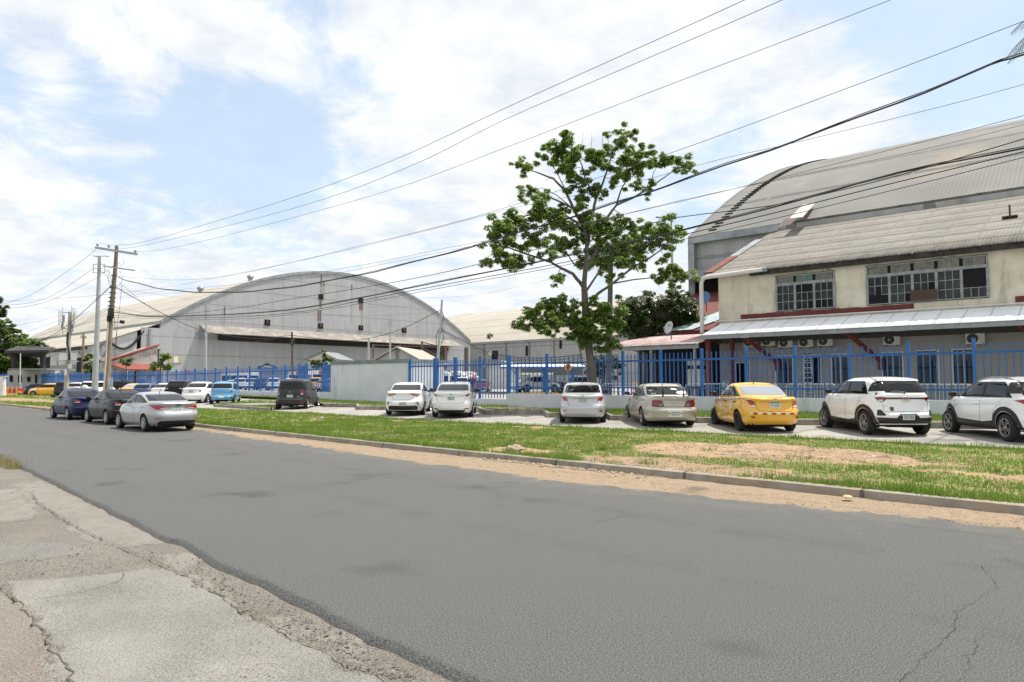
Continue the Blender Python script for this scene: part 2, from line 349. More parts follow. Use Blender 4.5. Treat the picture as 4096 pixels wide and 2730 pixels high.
# near pavement (broken concrete, dirt, rough patch)
def inpoly(P, X, Y):
    ins = np.zeros(X.shape, bool); n = len(P)
    for i in range(n):
        x1, y1 = P[i]; x2, y2 = P[(i+1) % n]
        c = ((y1 > Y) != (y2 > Y)) & (X < (x2-x1)*(Y-y1)/(y2-y1+1e-12)+x1); ins ^= c
    return ins
zp = lambda pts: [tuple(onZ(a*.68, 1700+b*.68, -.04).xy) for a, b in pts]
slabP = zp([(20, 945), (350, 900), (870, 850), (960, 855), (1240, 985), (1400, 1070), (1600, 1180), (1720, 1240), (1850, 1320), (2250, 1500), (2700, 1800), (500, 1900), (430, 1515), (370, 1400), (230, 1200), (150, 1090), (60, 1000)])
pinkP = zp([(-900, 990), (30, 1010), (140, 1100), (225, 1210), (360, 1410), (425, 1520), (500, 1900), (-900, 1900)])
panelP = zp([(-900, 370), (90, 383), (150, 440), (240, 520), (200, 545), (-900, 640)])
greyP = zp([(-500, 740), (380, 680), (500, 760), (-300, 840)])
gutP = zp([(70, 350), (230, 330), (420, 400), (900, 640), (960, 690), (700, 720), (480, 640), (240, 470)])
gut2 = zp([(900, 760), (1130, 740), (1180, 810), (1060, 880), (960, 830)]); gut3 = zp([(1080, 880), (1230, 880), (1300, 960), (1200, 960)]); gut4 = zp([(1550, 1080), (1720, 1110), (1800, 1220), (1680, 1230)]); gut5 = zp([(1850, 1240), (2050, 1210), (2200, 1240), (2160, 1380), (2000, 1340)])
gravP = zp([(1250, 900), (1600, 960), (2000, 1080), (2353, 1250), (2700, 1500), (2300, 1420), (2000, 1230), (1560, 1060)])
xs = np.concatenate([np.linspace(-120, -22, 60)[:-1], np.linspace(-22, 1, 640), np.linspace(1.3, 14, 20)])
vv = np.concatenate([np.linspace(0, .35, 165)[:-1], np.linspace(.35, 1, 50)])
X, V = np.meshgrid(xs, vv); Y = (yn(X)+.35)-V*11
wx = X+(fbm(X, Y, 3, 11)-.5)*.35; wy = Y+(fbm(X, Y, 3, 12)-.5)*.35
A = lambda P: inpoly(P, wx, wy).astype(float)
slab_ = A(slabP); pink = A(pinkP); pan = np.maximum(A(panelP), A(gutP)); pan = np.maximum(pan, np.maximum(np.maximum(A(gut2), A(gut3)), np.maximum(A(gut4), A(gut5)))*(fbm(X, Y, 5, 4) > .36)); gry = A(greyP); grv = A(gravP)*(fbm(X, Y, 2.2, 14) > .56)
Z = -.045+.018*slab_+.014*pink+.008*pan+(fbm(X, Y, .9, 9)-.5)*.03-.015*np.exp(-((yn(X)+.05-Y)/.30)**2)
nx, ny = X.shape[1], X.shape[0]; idx = np.arange(nx*ny).reshape(ny, nx); q = np.stack([idx[:-1, :-1], idx[1:, :-1], idx[1:, 1:], idx[:-1, 1:]], -1).reshape(-1, 4)
me = np_mesh('pavement', np.stack([X, Y, Z], -1).reshape(-1, 3), q, {'slab': slab_.ravel(), 'pink': pink.ravel(), 'pan': pan.ravel(), 'grey': gry.ravel(), 'grav': grv.ravel()})
m_pav = attr_shader('pavement_mix', ((.11, .088, .064), (.17, .14, .105), 1.8), [
    ('pan', (.26, .232, .19), (.17, .148, .118), 2.5, 6, .5), ('grey', (.15, .145, .13), (.19, .18, .165), 3, 6, .9), ('grav', (.08, .078, .07), (.14, .125, .105), 9, 8, .9),
    ('pink', (.22, .18, .14), (.165, .135, .105), 2.5, 10, .5), ('slab', (.16, .152, .134), (.30, .285, .25), 1.0, 10, .4)], rough=.9, bump=1.0, bsc=38, speck=[(60, .60, (.30, .29, .26)), (75, .60, (.05, .045, .038)), (120, .6, (.32, .31, .28))], broad=(.8, (.85, .84, .83)))
struct('pavement', me, m_pav)
# joints and cracks of the pavement
cr_ = MB()
for pts, w_ in [([(-100, 590), (120, 560), (240, 538)], .02), ([(180, 400), (240, 470), (480, 620), (700, 720), (900, 800), (1100, 890), (1250, 985), (1420, 1090), (1620, 1190), (1820, 1300), (2050, 1400), (2300, 1520), (2500, 1640)], .018), ([(150, 417), (380, 400)], .012), ([(700, 720), (1020, 680)], .014), ([(10, 950), (60, 1010), (150, 1100), (230, 1205), (300, 1300), (370, 1400), (440, 1515), (480, 1640)], .02),
                ([(0, 820), (350, 720)], .012), ([(350, 900), (620, 880), (870, 850)], .01), ([(2150, 1180), (2220, 1220), (2353, 1280)], .008), ([(720, 880), (725, 910), (690, 930), (500, 980)], .008), ([(560, 980), (300, 1020), (150, 1040)], .008)]:
    crack([onZ(a*.68, 1700+b*.68, -.03) for a, b in pts], w_, .012)
tag(link('pavement_joints', cr_.mesh(), mat('crack_dirt', (.10, .085, .065), .95)), kind='structure')

# verge
xs = np.concatenate([np.linspace(-150, -50, 70)[:-1], np.linspace(-50, -20, 150)[:-1], np.linspace(-20, 12, 420)]); vv = np.linspace(0, 1, 70)
X, V = np.meshgrid(xs, vv); Y = yk(X)+.14+(yl(X)+.02-yk(X)-.14)*V; Z = zverge(X, Y)
def dirtmask(X, Y):
    wx = X+(fbm(X, Y, 1.2, 21)-.5)*2.2; wy = Y+(fbm(X, Y, 1.2, 22)-.5)*1.4
    d = 0
    for (cx_, cy_, rx, ry) in DPATCH: d = np.maximum(d, 1-np.sqrt(((wx-cx_)/rx)**2+((wy-cy_)/ry)**2))
    return np.clip(.5+d*1.6, 0, 1)
dp = lambda a, b: onZ(a, b, .22)
DPATCH = []
for a, b, rx, ry in [(2620, 1845, 1.6, 1.0), (2850, 1800, 1.9, 1.5), (3150, 1810, 2.2, 1.5), (3400, 1830, 1.7, 1.0), (2750, 1870, 2.0, .5), (3250, 1900, 1.5, .4), (2450, 1845, .9, .5), (4070, 1910, .9, .5), (2060, 1790, .7, .4), (2150, 1720, .8, .4), (1600, 1690, .5, .3), (1290, 1680, .4, .3), (100, 1600, 16, 1.5), (60, 1625, 16, 1.6), (300, 1590, 4, .8)]:
    p = dp(a, b); DPATCH.append((p.x, p.y, rx, ry))
D = dirtmask(X, Y); Z = Z+np.where(D > .5, .05, 0)*(fbm(X, Y, 3.5, 31)-.35)*(V > .02)*(V < .98)*np.clip((X+60)/20, 0, 1)
nx, ny = X.shape[1], X.shape[0]; idx = np.arange(nx*ny).reshape(ny, nx); q = np.stack([idx[:-1, :-1], idx[:-1, 1:], idx[1:, 1:], idx[1:, :-1]], -1).reshape(-1, 4)
me = np_mesh('verge', np.stack([X, Y, Z], -1).reshape(-1, 3), q, {'dirt': D.ravel()})
m_soil = attr_shader('turf_soil', ((.15, .215, .04), (.19, .23, .06), 1.2), [('dirt', (.42, .285, .16), (.27, .185, .11), 3, 3, .6)], rough=.95, bump=1.0, bsc=22, speck=[(35, .5, (.12, .10, .07))])
struct('verge', me, m_soil)
# kerb along the road
def sweep(P, prof, name, m, closed=False):
    "P: ground points (x,y,z); prof: (offset to the left of travel, height)"
    vs = []; n = len(P); k = len(prof)
    for i, p in enumerate(P):
        a = P[(i-1) % n] if (closed or i) else p; b = P[(i+1) % n] if (closed or i < n-1) else p
        d = (Vector(b)-Vector(a)); d.z = 0; d.normalize(); s = Vector((-d.y, d.x, 0))
        vs += [Vector(p)+s*o+Vector((0, 0, h)) for o, h in prof]
    fs = [[i*k+j, ((i+1) % n)*k+j, ((i+1) % n)*k+j+1, i*k+j+1] for i in range(n if closed else n-1) for j in range(k-1)]
    if not closed: fs += [list(range(k))[::-1], [(n-1)*k+j for j in range(k)]]
    b = MB(); b.add(vs, [f[::-1] for f in fs]); return struct(name, b.mesh(name), m)
xs = np.concatenate([np.linspace(-300, -50, 50)[:-1], np.linspace(-50, 18, 280)])
m_kerb = mat('kerb_concrete', (.31, .28, .23), .85, c2=(.20, .175, .14), sc=2.2, bump=.4, bsc=30, dirt=((.40, .31, .22), 1.3, .5, .75, False), seams=[('X', 3.0, (.04, .035, .03), .03)])
sweep([(x, float(yk(x))+(mnoise.noise(Vector((x*.8, 0, 0)))*.02), -.02) for x in xs], [(.02, 0), (-.0, .02), (.02, .155), (.05, .17), (.17, .17), (.17, .05)], 'kerb', m_kerb)
# parking lot slab
BK = [(-100, 27.2), (-62, 27.0)]+[(lambda p: (p.x, p.y))(onZ(a, b, .39)) for a, b in [(1130, 1606), (1289, 1627), (1424, 1630), (1426, 1637), (1700, 1641), (1905, 1645), (1942, 1658), (2169, 1658), (2188, 1668), (2421, 1671), (2440, 1679), (2774, 1687), (2792, 1691), (3080, 1695), (3190, 1701), (3450, 1705), (3700, 1716), (4096, 1724), (4700, 1740)]]
BK = [p for p in BK if p[1] < 27.3]; BK.sort(); BKX = [p[0] for p in BK]; BKY = [p[1] for p in BK]
ybk = lambda X: ip(X, BKX, BKY)
xs = np.linspace(-64, 12, 260); X, V = np.meshgrid(xs, np.linspace(0, 1, 24)); Y = yl(X)+(ybk(X)+.3-yl(X))*V; Z = zlot(X, Y)
nx, ny = X.shape[1], X.shape[0]; idx = np.arange(nx*ny).reshape(ny, nx); q = np.stack([idx[:-1, :-1], idx[:-1, 1:], idx[1:, 1:], idx[1:, :-1]], -1).reshape(-1, 4)
me = np_mesh('parking_lot', np.stack([X, Y, Z], -1).reshape(-1, 3), q)
struct('parking_lot', me, mat('lot_concrete', (.34, .32, .285), .85, c2=(.26, .245, .215), sc=.7, det=7, bump=.3, bsc=30, dirt=((.17, .155, .13), .9, .55, .8, False), seams=[('X', 3.5, (.14, .13, .11), .05), ('Y', 3.1, (.14, .13, .11), .05)]))
kb = [(x, y, zground_lot(x, y)-.02) for x, y in BK if x > -45]
sweep(kb, [(.0, 0), (.01, .20), (.03, .22), (.17, .22), (.17, .05)], 'parking_kerb', mat('kerb_old', (.34, .32, .27), .9, c2=(.17, .155, .13), sc=3, bump=.5, bsc=25))
# grass strip before the wall
zw = lambda X: ip(X, [-64, -50, -22, -5, 12], [.42, .43, .46, .60, .66])
xs = np.linspace(-64, 12, 300); X, V = np.meshgrid(xs, np.linspace(0, 1, 14)); Y = ybk(X)+.16+(WY+.05-ybk(X)-.16)*V
def zstrip(X, Y):
    u = np.clip((Y-ybk(X)-.16)/(WY-ybk(X)-.1), 0, 1); return zlot(X, ybk(X))+.17+(zw(X)-zlot(X, ybk(X))-.17)*u+(fbm(X, Y, 1.5, 41)-.5)*.05
Z = zstrip(X, Y); D2 = np.clip(fbm(X, Y, .5, 44)*1.5-.35+np.where((X > -31) & (X < -19), .35, 0)+np.where((X > -18) & (X < -14.5), .12, 0), 0, 1)
nx, ny = X.shape[1], X.shape[0]; idx = np.arange(nx*ny).reshape(ny, nx); q = np.stack([idx[:-1, :-1], idx[:-1, 1:], idx[1:, 1:], idx[1:, :-1]], -1).reshape(-1, 4)
struct('grass_strip', np_mesh('grass_strip', np.stack([X, Y, Z], -1).reshape(-1, 3), q, {'dirt': D2.ravel()}), attr_shader('strip_soil', ((.13, .20, .045), (.19, .17, .08), 1.2), [('dirt', (.17, .13, .09), (.11, .085, .06), 4, 3, .4)], rough=.95, bump=1.0, bsc=22))
# kerbed island left of the people carrier
isl = [onZ(a, b, .31) for a, b in [(852, 1627), (960, 1634), (1080, 1643), (1112, 1637), (1128, 1622), (1130, 1609), (1034, 1604), (940, 1615)]]
isl = [(p.x, p.y, .29) for p in isl]
sweep(isl, [(-.0, 0), (.01, .13), (.03, .15), (.16, .15), (.16, .0)], 'island_kerb', MATS['kerb_old'], closed=True)
g = MB(); g.add([(p[0], p[1], .40) for p in isl], [list(range(len(isl)))]); struct('island_turf', g.mesh(), MATS['strip_soil'])
p = onZ(1030, 1622, .42); g = MB(); g.box((p.x-1.5, p.y-1.3, .3), (p.x+1.5, p.y+1.3, .5)); struct('manhole_slab', g.mesh(), m_conc)
# ---- grass blades
def blades(P, h, wd, tilt=.5):
    n = len(P); a = rng.uniform(0, 2*np.pi, n); t = rng.uniform(0, tilt, n); b = rng.uniform(0, 2*np.pi, n)
    hh = h*rng.uniform(.5, 1.4, n); ww = wd*rng.uniform(.6, 1.3, n)
    s = np.stack([np.cos(a)*ww, np.sin(a)*ww, np.zeros(n)], -1); tip = np.stack([np.cos(b)*np.sin(t)*hh, np.sin(b)*np.sin(t)*hh, np.cos(t)*hh], -1)
    return np.stack([P-s, P+s, P+tip], 1).reshape(-1, 3)
def grassfield(name, x0, x1, yf0, yf1, zf, n, h, wd, dm, thr=.5):
    x = rng.uniform(x0, x1, n); u = rng.uniform(0, 1, n); y0, y1 = yf0(x), yf1(x); y = y0+(y1-y0)*u
    keep = dm(x, y)+rng.normal(0, .16, n) < thr; x, y = x[keep], y[keep]
    cl = fbm(x, y, 1.6, 51); keep = rng.uniform(0, 1, len(x)) < .25+1.3*cl; x, y, cl = x[keep], y[keep], cl[keep]
    P = np.stack([x, y, zf(x, y)-.004], -1)
    return blades(P, h*(.45+1.1*cl), wd)
V = [grassfield('g', -11, 6, lambda x: yk(x)+.12, yl, zverge, 210000, .042, .009, dirtmask), grassfield('g', -24, -11, lambda x: yk(x)+.12, yl, zverge, 150000, .042, .012, dirtmask),
     grassfield('g', -50, -24, lambda x: yk(x)+.12, yl, zverge, 80000, .05, .020, dirtmask), grassfield('g', -100, -50, lambda x: yk(x)+.12, yl, zverge, 26000, .1, .035, dirtmask),
     grassfield('g', -11, 6, lambda x: yk(x)+.10, lambda x: yk(x)+.45, zverge, 9000, .11, .007, dirtmask, .75), grassfield('g', -45, -11, lambda x: yk(x)+.10, lambda x: yk(x)+.4, zverge, 9000, .13, .012, dirtmask, .75),
     grassfield('g', -30, 6, lambda x: yl(x)-.4, lambda x: yl(x)+.05, zverge, 9000, .10, .010, dirtmask, .8)]
cl_ = []
for _ in range(420):
    x = rnd.uniform(-34, 5)
    y = float(yk(x))+.16+abs(rnd.gauss(0, .12)) if rnd.random() < .45 else rnd.uniform(float(yk(x))+.3, float(yl(x))-.05)
    if float(dirtmask(np.array([x]), np.array([y]))[0]) > .8 and rnd.random() < .7: continue
    n_ = rnd.randint(14, 60); s_ = rnd.uniform(.05, .22); P_ = np.stack([rng.normal(x, s_, n_), np.maximum(rng.normal(y, s_, n_), float(yk(x))+.12), np.zeros(n_)], -1); P_[:, 2] = zverge(P_[:, 0], P_[:, 1])
    V.append(blades(P_, np.full(n_, rnd.uniform(.06, .17)), rnd.uniform(.008, .02), 1.1))
V = np.concatenate(V)
def grassmat(name, ca, cb, cc_):
    m, b, t = bsdf(name); n = t.nodes; l = t.links; g = n.new('ShaderNodeNewGeometry'); tcn = n.new('ShaderNodeTexCoord')
    z = n.new('ShaderNodeTexNoise'); z.inputs['Scale'].default_value = .9; z.inputs['Detail'].default_value = 5; l.new(tcn.outputs['Object'], z.inputs['Vector'])
    r = n.new('ShaderNodeMapRange'); r.inputs['From Min'].default_value = .38; r.inputs['From Max'].default_value = .62; l.new(z.outputs['Fac'], r.inputs['Value'])
    mx = n.new('ShaderNodeMix'); mx.data_type = 'RGBA'; l.new(g.outputs['Random Per Island'], mx.inputs['Factor']); mx.inputs['A'].default_value = lin(ca); mx.inputs['B'].default_value = lin(cb)
    m2 = n.new('ShaderNodeMix'); m2.data_type = 'RGBA'; f = n.new('ShaderNodeMath'); f.operation = 'MULTIPLY'; f.inputs[1].default_value = .6; l.new(r.outputs[0], f.inputs[0]); l.new(f.outputs[0], m2.inputs['Factor']); l.new(mx.outputs['Result'], m2.inputs['A']); m2.inputs['B'].default_value = lin(cc_)
    l.new(m2.outputs['Result'], b.inputs['Base Color']); b.inputs['Roughness'].default_value = .6; b.inputs['Specular IOR Level'].default_value = .25
    tr = n.new('ShaderNodeBsdfTranslucent'); l.new(m2.outputs['Result'], tr.inputs['Color']); ms = n.new('ShaderNodeMixShader'); ms.inputs[0].default_value = .35
    l.new(b.outputs[0], ms.inputs[1]); l.new(tr.outputs[0], ms.inputs[2]); l.new(ms.outputs[0], n['Material Output'].inputs['Surface']); return m
m_grass = grassmat('grass_blades', (.21, .33, .05), (.13, .23, .03), (.24, .31, .075))
tag(link('verge_grass', np_mesh('verge_grass', V, np.arange(len(V)).reshape(-1, 3)), m_grass), 'short green grass covering the roadside verge', 'grass', kind='stuff')
def stripmask(x, y): return np.clip(fbm(x, y, .5, 44)*1.5-.35+np.where((x > -31) & (x < -19), .35, 0), 0, 1)
V = np.concatenate([grassfield('g', -20, 8, lambda x: ybk(x)+.18, lambda x: x*0+WY-.02, zstrip, 42000, .12, .014, stripmask, .62), grassfield('g', -62, -20, lambda x: ybk(x)+.18, lambda x: x*0+WY-.02, zstrip, 26000, .12, .025, stripmask, .5)])
tag(link('strip_grass', np_mesh('strip_grass', V, np.arange(len(V)).reshape(-1, 3)), m_grass), 'green grass in front of the grey fence wall', 'grass', kind='stuff')
# grass on the island and the tuft at the near left edge of the road
ix = [p[0] for p in isl]; iy = [p[1] for p in isl]; n = 9000; x = rng.uniform(min(ix), max(ix), n); y = rng.uniform(min(iy), max(iy), n); k = inpoly([(p[0], p[1]) for p in isl], x, y); x, y = x[k], y[k]
V1 = blades(np.stack([x, y, x*0+.4], -1), np.full(len(x), .12), .02)
tag(link('island_grass', np_mesh('island_grass', V1, np.arange(len(V1)).reshape(-1, 3)), m_grass), 'grass growing on the kerbed island beside the people carrier', 'grass', kind='stuff')
V = []
for a, b, r_, n in [(10, 1858, .55, 900), (-60, 1850, .8, 900), (50, 1872, .3, 300), (-30, 1835, .5, 500)]:
    p = onZ(a, b, -.04); V.append(blades(np.stack([rng.normal(p.x, r_*.5, n), rng.normal(p.y, r_*.28, n), np.full(n, -.04)], -1), np.full(n, .11), .007, .9))
V = np.concatenate(V); tag(link('dry_grass', np_mesh('dry_grass', V, np.arange(len(V)).reshape(-1, 3)), grassmat('dry_grass', (.32, .27, .13), (.20, .20, .07), (.36, .30, .17))), 'dry grass tuft growing through the near pavement edge', 'grass', kind='stuff')
# ---- stones
def stones(name, pts, m, label):
    b = MB()
    for (x, y, z, s) in pts:
        vs = []; 
        for (i, j, k) in [(0, 0, 1), (1, 0, 0), (0, 1, 0), (-1, 0, 0), (0, -1, 0), (0, 0, -1)]:
            vs.append((x+i*s*rnd.uniform(.6, 1.3), y+j*s*rnd.uniform(.6, 1.3), z+k*s*rnd.uniform(.35, .8)))
        b.add(vs, [(0, 1, 2), (0, 2, 3), (0, 3, 4), (0, 4, 1), (5, 2, 1), (5, 3, 2), (5, 4, 3), (5, 1, 4)])
    tag(link(name, b.mesh(), m), label, 'stones', kind='stuff')
m_peb = mat('pebble', (.42, .31, .21), .9, c2=(.22, .17, .13), sc=6)
pts = []
for _ in range(5200):
    cx_, cy_, rx, ry = rnd.choice(DPATCH[:7]); x = rnd.gauss(cx_, rx*.55); y = rnd.gauss(cy_, ry*.5)
    if y < yk(x)+.2 or y > yl(x)-.1: continue
    pts.append((x, y, float(zverge(np.array([x]), np.array([y]))[0])+.01, abs(rnd.gauss(.006, .014))+.006))
stones('verge_rubble', pts, m_peb, 'loose tan rubble scattered on the bare earth patch of the verge')
pts = []
for _ in range(3800):
    x = rnd.uniform(-26, 2); d = abs(rnd.gauss(0, .5))+.02
    if d > .9*float(ip(x, [-27, -20, -12, -6, 2], [.3, .6, 1.3, 1.4, 1.0])): continue
    pts.append((x, float(yk(x))-d, .012, abs(rnd.gauss(.004, .010))+.005))
for _ in range(300):
    x = rnd.gauss(-9.2, 1.1); d = abs(rnd.gauss(0, .12)); pts.append((x, float(yk(x))-d-.02, .03, rnd.uniform(.015, .05)))
stones('gutter_rubble', pts, m_peb, 'small stones and sand lying along the road kerb')
pts = []
gc = np.array(gravP)
for _ in range(2600):
    t = rnd.random()
    if t < .5: a = rnd.uniform(1150, 2500); b = 760+(a-1150)*.48+rnd.gauss(95, 90); 
    else: a = rnd.uniform(100, 2300); b = rnd.uniform(700, 1500)
    p = onZ(a*.68, 1700+b*.68, -.04)
    if p.y > yn(p.x)-.05: continue
    pts.append((p.x, p.y, -.035, abs(rnd.gauss(.0, .0065))+.0025))
stones('pavement_gravel', pts, mat('dark_gravel', (.09, .09, .085), .9, c2=(.25, .22, .18), sc=20), 'dark gravel crumbs strewn over the near pavement')
p = onZ(1285, 1677, .22)
def rock(name, p, s, label, m=m_conc, sq=.6):
    bm = bmesh.new(); bmesh.ops.create_icosphere(bm, subdivisions=2, radius=1)
    for v in bm.verts: v.co = v.co*(1+mnoise.noise(v.co*1.7+Vector(p))*.5); v.co.z *= sq; v.co *= s
    me = bpy.data.meshes.new(name); bm.to_mesh(me); bm.free(); o = link(name, me, m); o.location = p; tag(o, label, 'rock'); return o
rock('rock', (p.x, p.y, .22), .16, 'grey brown rock lying on the grass left of centre')
p = onZ(2060, 1795, .2); rock('rock', (p.x, p.y, .2), .22, 'flat tan stone in the grass close to the kerb', m_peb, .4)
# ================================================================ BUILDINGS
YG = .62
m_roof = mat('asbestos_roof', (.245, .228, .198), .9, c2=(.195, .182, .158), sc=.35, det=7, ribs=.18, seams=[('Y', 1.9, (.09, .08, .065), .20), ('X', 1.7, (.17, .155, .13), .06)], dirt=((.12, .105, .085), 1.6, .54, .78, False))
m_arch = mat('arched_roof', (.205, .20, .185), .9, c2=(.165, .16, .148), sc=.15, det=7, ribs=.25, seams=[('Y', 6.5, (.07, .065, .06), .3), ('X', 11, (.19, .18, .17), .12)], dirt=((.36, .28, .19), .06, .58, .78, False))
m_arch2 = mat('tan_arched_roof', (.41, .375, .315), .85, c2=(.35, .32, .27), sc=.12, det=7, ribs=.5, seams=[('Y', 5.5, (.30, .25, .19), .3)])
m_siding = mat('grey_metal_siding', (.43, .44, .445), .6, .05, c2=(.37, .38, .385), sc=.8, det=6, streak=True, ribs=.28, ribdir='Y', seams=[('Z', 3.6, (.27, .265, .26), .14), ('Y', 2.4, (.34, .345, .35), .08)], dirt=((.26, .24, .22), .8, .55, .8, True))
m_siding2 = mat('side_siding', (.40, .40, .385), .6, .1, c2=(.32, .32, .31), sc=.8, det=6, streak=True, ribs=.28, ribdir='X', seams=[('X', 9, (.10, .10, .10), .4), ('Z', 4, (.2, .19, .19), .15)], dirt=((.20, .18, .16), .8, .55, .8, True))
m_flash = mat('roof_flashing', (.36, .38, .39), .5, .3, c2=(.22, .23, .24), sc=1)
m_cream = mat('cream_plaster', (.68, .63, .50), .85, c2=(.53, .475, .35), sc=.9, det=7, bump=.15, bsc=8, dirt=((.24, .20, .14), 1.5, .53, .70, True))
m_moldwall = mat('mouldy_plaster', (.62, .62, .60), .85, c2=(.50, .50, .49), sc=.4, dirt=((.15, .13, .11), .35, .54, .64, False))
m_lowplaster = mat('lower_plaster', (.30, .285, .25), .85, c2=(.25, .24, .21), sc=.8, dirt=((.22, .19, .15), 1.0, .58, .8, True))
m_maroon = mat('maroon_paint', (.15, .022, .017), .7, c2=(.10, .018, .015), sc=3)
m_dark = mat('dark_void', (.006, .006, .007), .95)
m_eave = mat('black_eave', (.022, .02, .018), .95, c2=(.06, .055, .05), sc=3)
m_rustroof = mat('red_corrugated', (.20, .045, .032), .75, c2=(.13, .04, .03), sc=1.2, ribs=.16, dirt=((.45, .38, .34), 1.6, .64, .72, False))
m_pinkroof = mat('faded_pink_roof', (.42, .27, .25), .75, c2=(.52, .43, .41), sc=1.5, det=8, thr=(.42, .58), ribs=.16, dirt=((.20, .09, .08), 2.2, .58, .7, False))
m_whiteroof = mat('white_metal_roof', (.84, .84, .83), .7, 0, c2=(.74, .745, .74), sc=.6, seams=[('X', 1.1, (.45, .46, .47), .04)])
m_steelg = mat('grey_steel', (.30, .32, .325), .5, .2, c2=(.22, .24, .245), sc=2)
m_winframe = mat('window_frame_grey', (.30, .315, .31), .6, c2=(.19, .20, .185), sc=5)
m_pane = mat('dirty_pane', (.04, .046, .045), .15, c2=(.012, .015, .015), sc=.9, spec=.25)
m_pane2 = mat('board_pane', (.20, .19, .15), .7, c2=(.11, .11, .09), sc=3)
m_paneg = mat('green_board', (.10, .19, .15), .6, c2=(.07, .13, .10), sc=3)
m_palew = mat('pale_wall', (.60, .58, .53), .8, c2=(.50, .48, .44), sc=1, dirt=((.25, .22, .18), 1, .55, .8, True))
m_redroof = mat('bright_red_roof', (.27, .065, .05), .6, c2=(.21, .05, .04), sc=1, ribs=.3)
HE = 13.8      # eave and crown heights of the arched hangars
def archz(s, half): return HE+((29.6 if half > 48 else 28.5)-HE)*(1-((s-half)/half)**2) if 0 <= s <= 2*half else HE
def hangar(x0, x1, y0, y1, roofm, gablem, label, name='hangar', ladder=False):
    t = empty(name, ((x0+x1)/2, y0, YG)); inv = Matrix.Translation(-t.location)
    half = (y1-y0)/2; n = 28; prof = [(y0+(y1-y0)*k/n, archz((y1-y0)*k/n, half)) for k in range(n+1)]
    def fin(b, nm, m, par=t, sm=False):
        o = b.build(nm, m, par, sm); o.matrix_parent_inverse = inv if par is t else Matrix.Identity(4); return o
    b = MB(); ov = .12
    for (ya, za), (yb, zb) in zip(prof[:-1], prof[1:]):
        b.slab([(x0-ov, ya, za+.12), (x1+ov, ya, za+.12), (x1+ov, yb, zb+.12), (x0-ov, yb, zb+.12)], .2)
    fin(b, 'roof', roofm)
    for xg, sg in ((x1, 1), (x0, -1)):
        b = MB(); pts = [(xg, y, z-.1) for y, z in prof]+[(xg, y1, YG), (xg, y0, YG)]
        if sg > 0: b.slab(pts[::-1], .3)
        else: b.slab(pts, .3)
        fin(b, 'gable_wall', gablem)
        b = MB()
        for (ya, za), (yb, zb) in zip(prof[:-1], prof[1:]): 
            xa = xg+sg*.04; b.hexa([(xa, ya, za-.45), (xa+sg*.16, ya, za-.45), (xa+sg*.16, yb, zb-.45), (xa, yb, zb-.45), (xa, ya, za+.2), (xa+sg*.16, ya, za+.2), (xa+sg*.16, yb, zb+.2), (xa, yb, zb+.2)])
        fin(b, 'verge_flashing', m_flash)
    for yy, s_ in ((y0, 1), (y1, -1)):
        b = MB(); b.box((x0+.4, yy, YG), (x1-.4, yy+s_*.3, HE-.05)); fin(b, 'side_wall', m_siding2)
    b = MB(); b.box((x0, y0-.45, HE-.55), (-18.9 if ladder else x1, y0-.02, HE+.02)); fin(b, 'eave_gutter', m_flash)
    tag(t, label, 'hangar', 'arched hangars'); return t, inv, fin, prof
XG1 = -142
H1, H1i, H1f, prof1 = hangar(-240, XG1, 55, 142, m_arch2, m_siding, 'huge grey arched hangar with its wide gable facing the street behind the blue fence')
# its gable details: fans, openings, rusty posts, long canopy
gx = XG1+.02
def gz(px, py): p = onX(px, py, XG1+.3); return p.y, p.z
def grect(b, x0, y0, x1, y1, d=.12, off=.0):
    ya, za = gz(x0, y0); yb, zb = gz(x1, y1); b.box((XG1+.0+off, ya, min(za, zb)), (XG1+d+off, yb, max(za, zb)))
for (fx, fy, s) in [(1072, 1291, 11), (1285, 1304, 10), (1446, 1312, 9), (1619, 1322, 9)]:
    b = MB(); grect(b, fx-s, fy-s*1.15, fx+s, fy+s*1.15); o = H1f(b, 'fan_opening', m_dark)
    yc, zc = gz(fx, fy); b = MB()
    for k in range(5):
        a = k*math.pi*2/5+.3; b.beam((XG1+.2, yc, zc), (XG1+.2, yc+math.cos(a)*.62, zc+math.sin(a)*.62), .2, .05)
    f_ = b.build('fan_blades', mat('rusty_brown', (.12, .06, .05), .8, c2=(.22, .15, .13), sc=5), o)
for (x0, y0, x1, y1) in [(1277, 1177, 1295, 1199), (1436, 1192, 1455, 1213)]:
    b = MB(); grect(b, x0, y0, x1, y1); H1f(b, 'opening', m_dark)
for (x0, y0, x1, y1) in [(1286, 1100, 1290, 1146), (1296, 1122, 1300, 1146), (1281, 1199, 1288, 1228), (1274, 1240, 1278, 1285), (1282, 1242, 1287, 1286), (1408, 1138, 1412, 1158), (1440, 1214, 1446, 1241), (1448, 1214, 1454, 1241), (899, 1227, 903, 1260), (540, 1258, 541, 1330)]:
    if x0 < 700: continue
    b = MB(); grect(b, x0, y0, x1, y1, .06); H1f(b, 'rusty_post', MATS['rusty_brown'])
b = MB(); grect(b, 1285, 1146, 1292, 1176, .05); grect(b, 1294, 1146, 1300, 1200, .05, .002); grect(b, 1448, 1242, 1453, 1300, .05); grect(b, 900, 1260, 902, 1300, .05); grect(b, 1408, 1160, 1411, 1290, .04); H1f(b, 'water_stain_sheet', mat('pale_sheet', (.36, .345, .30), .7, c2=(.30, .29, .27), sc=1))
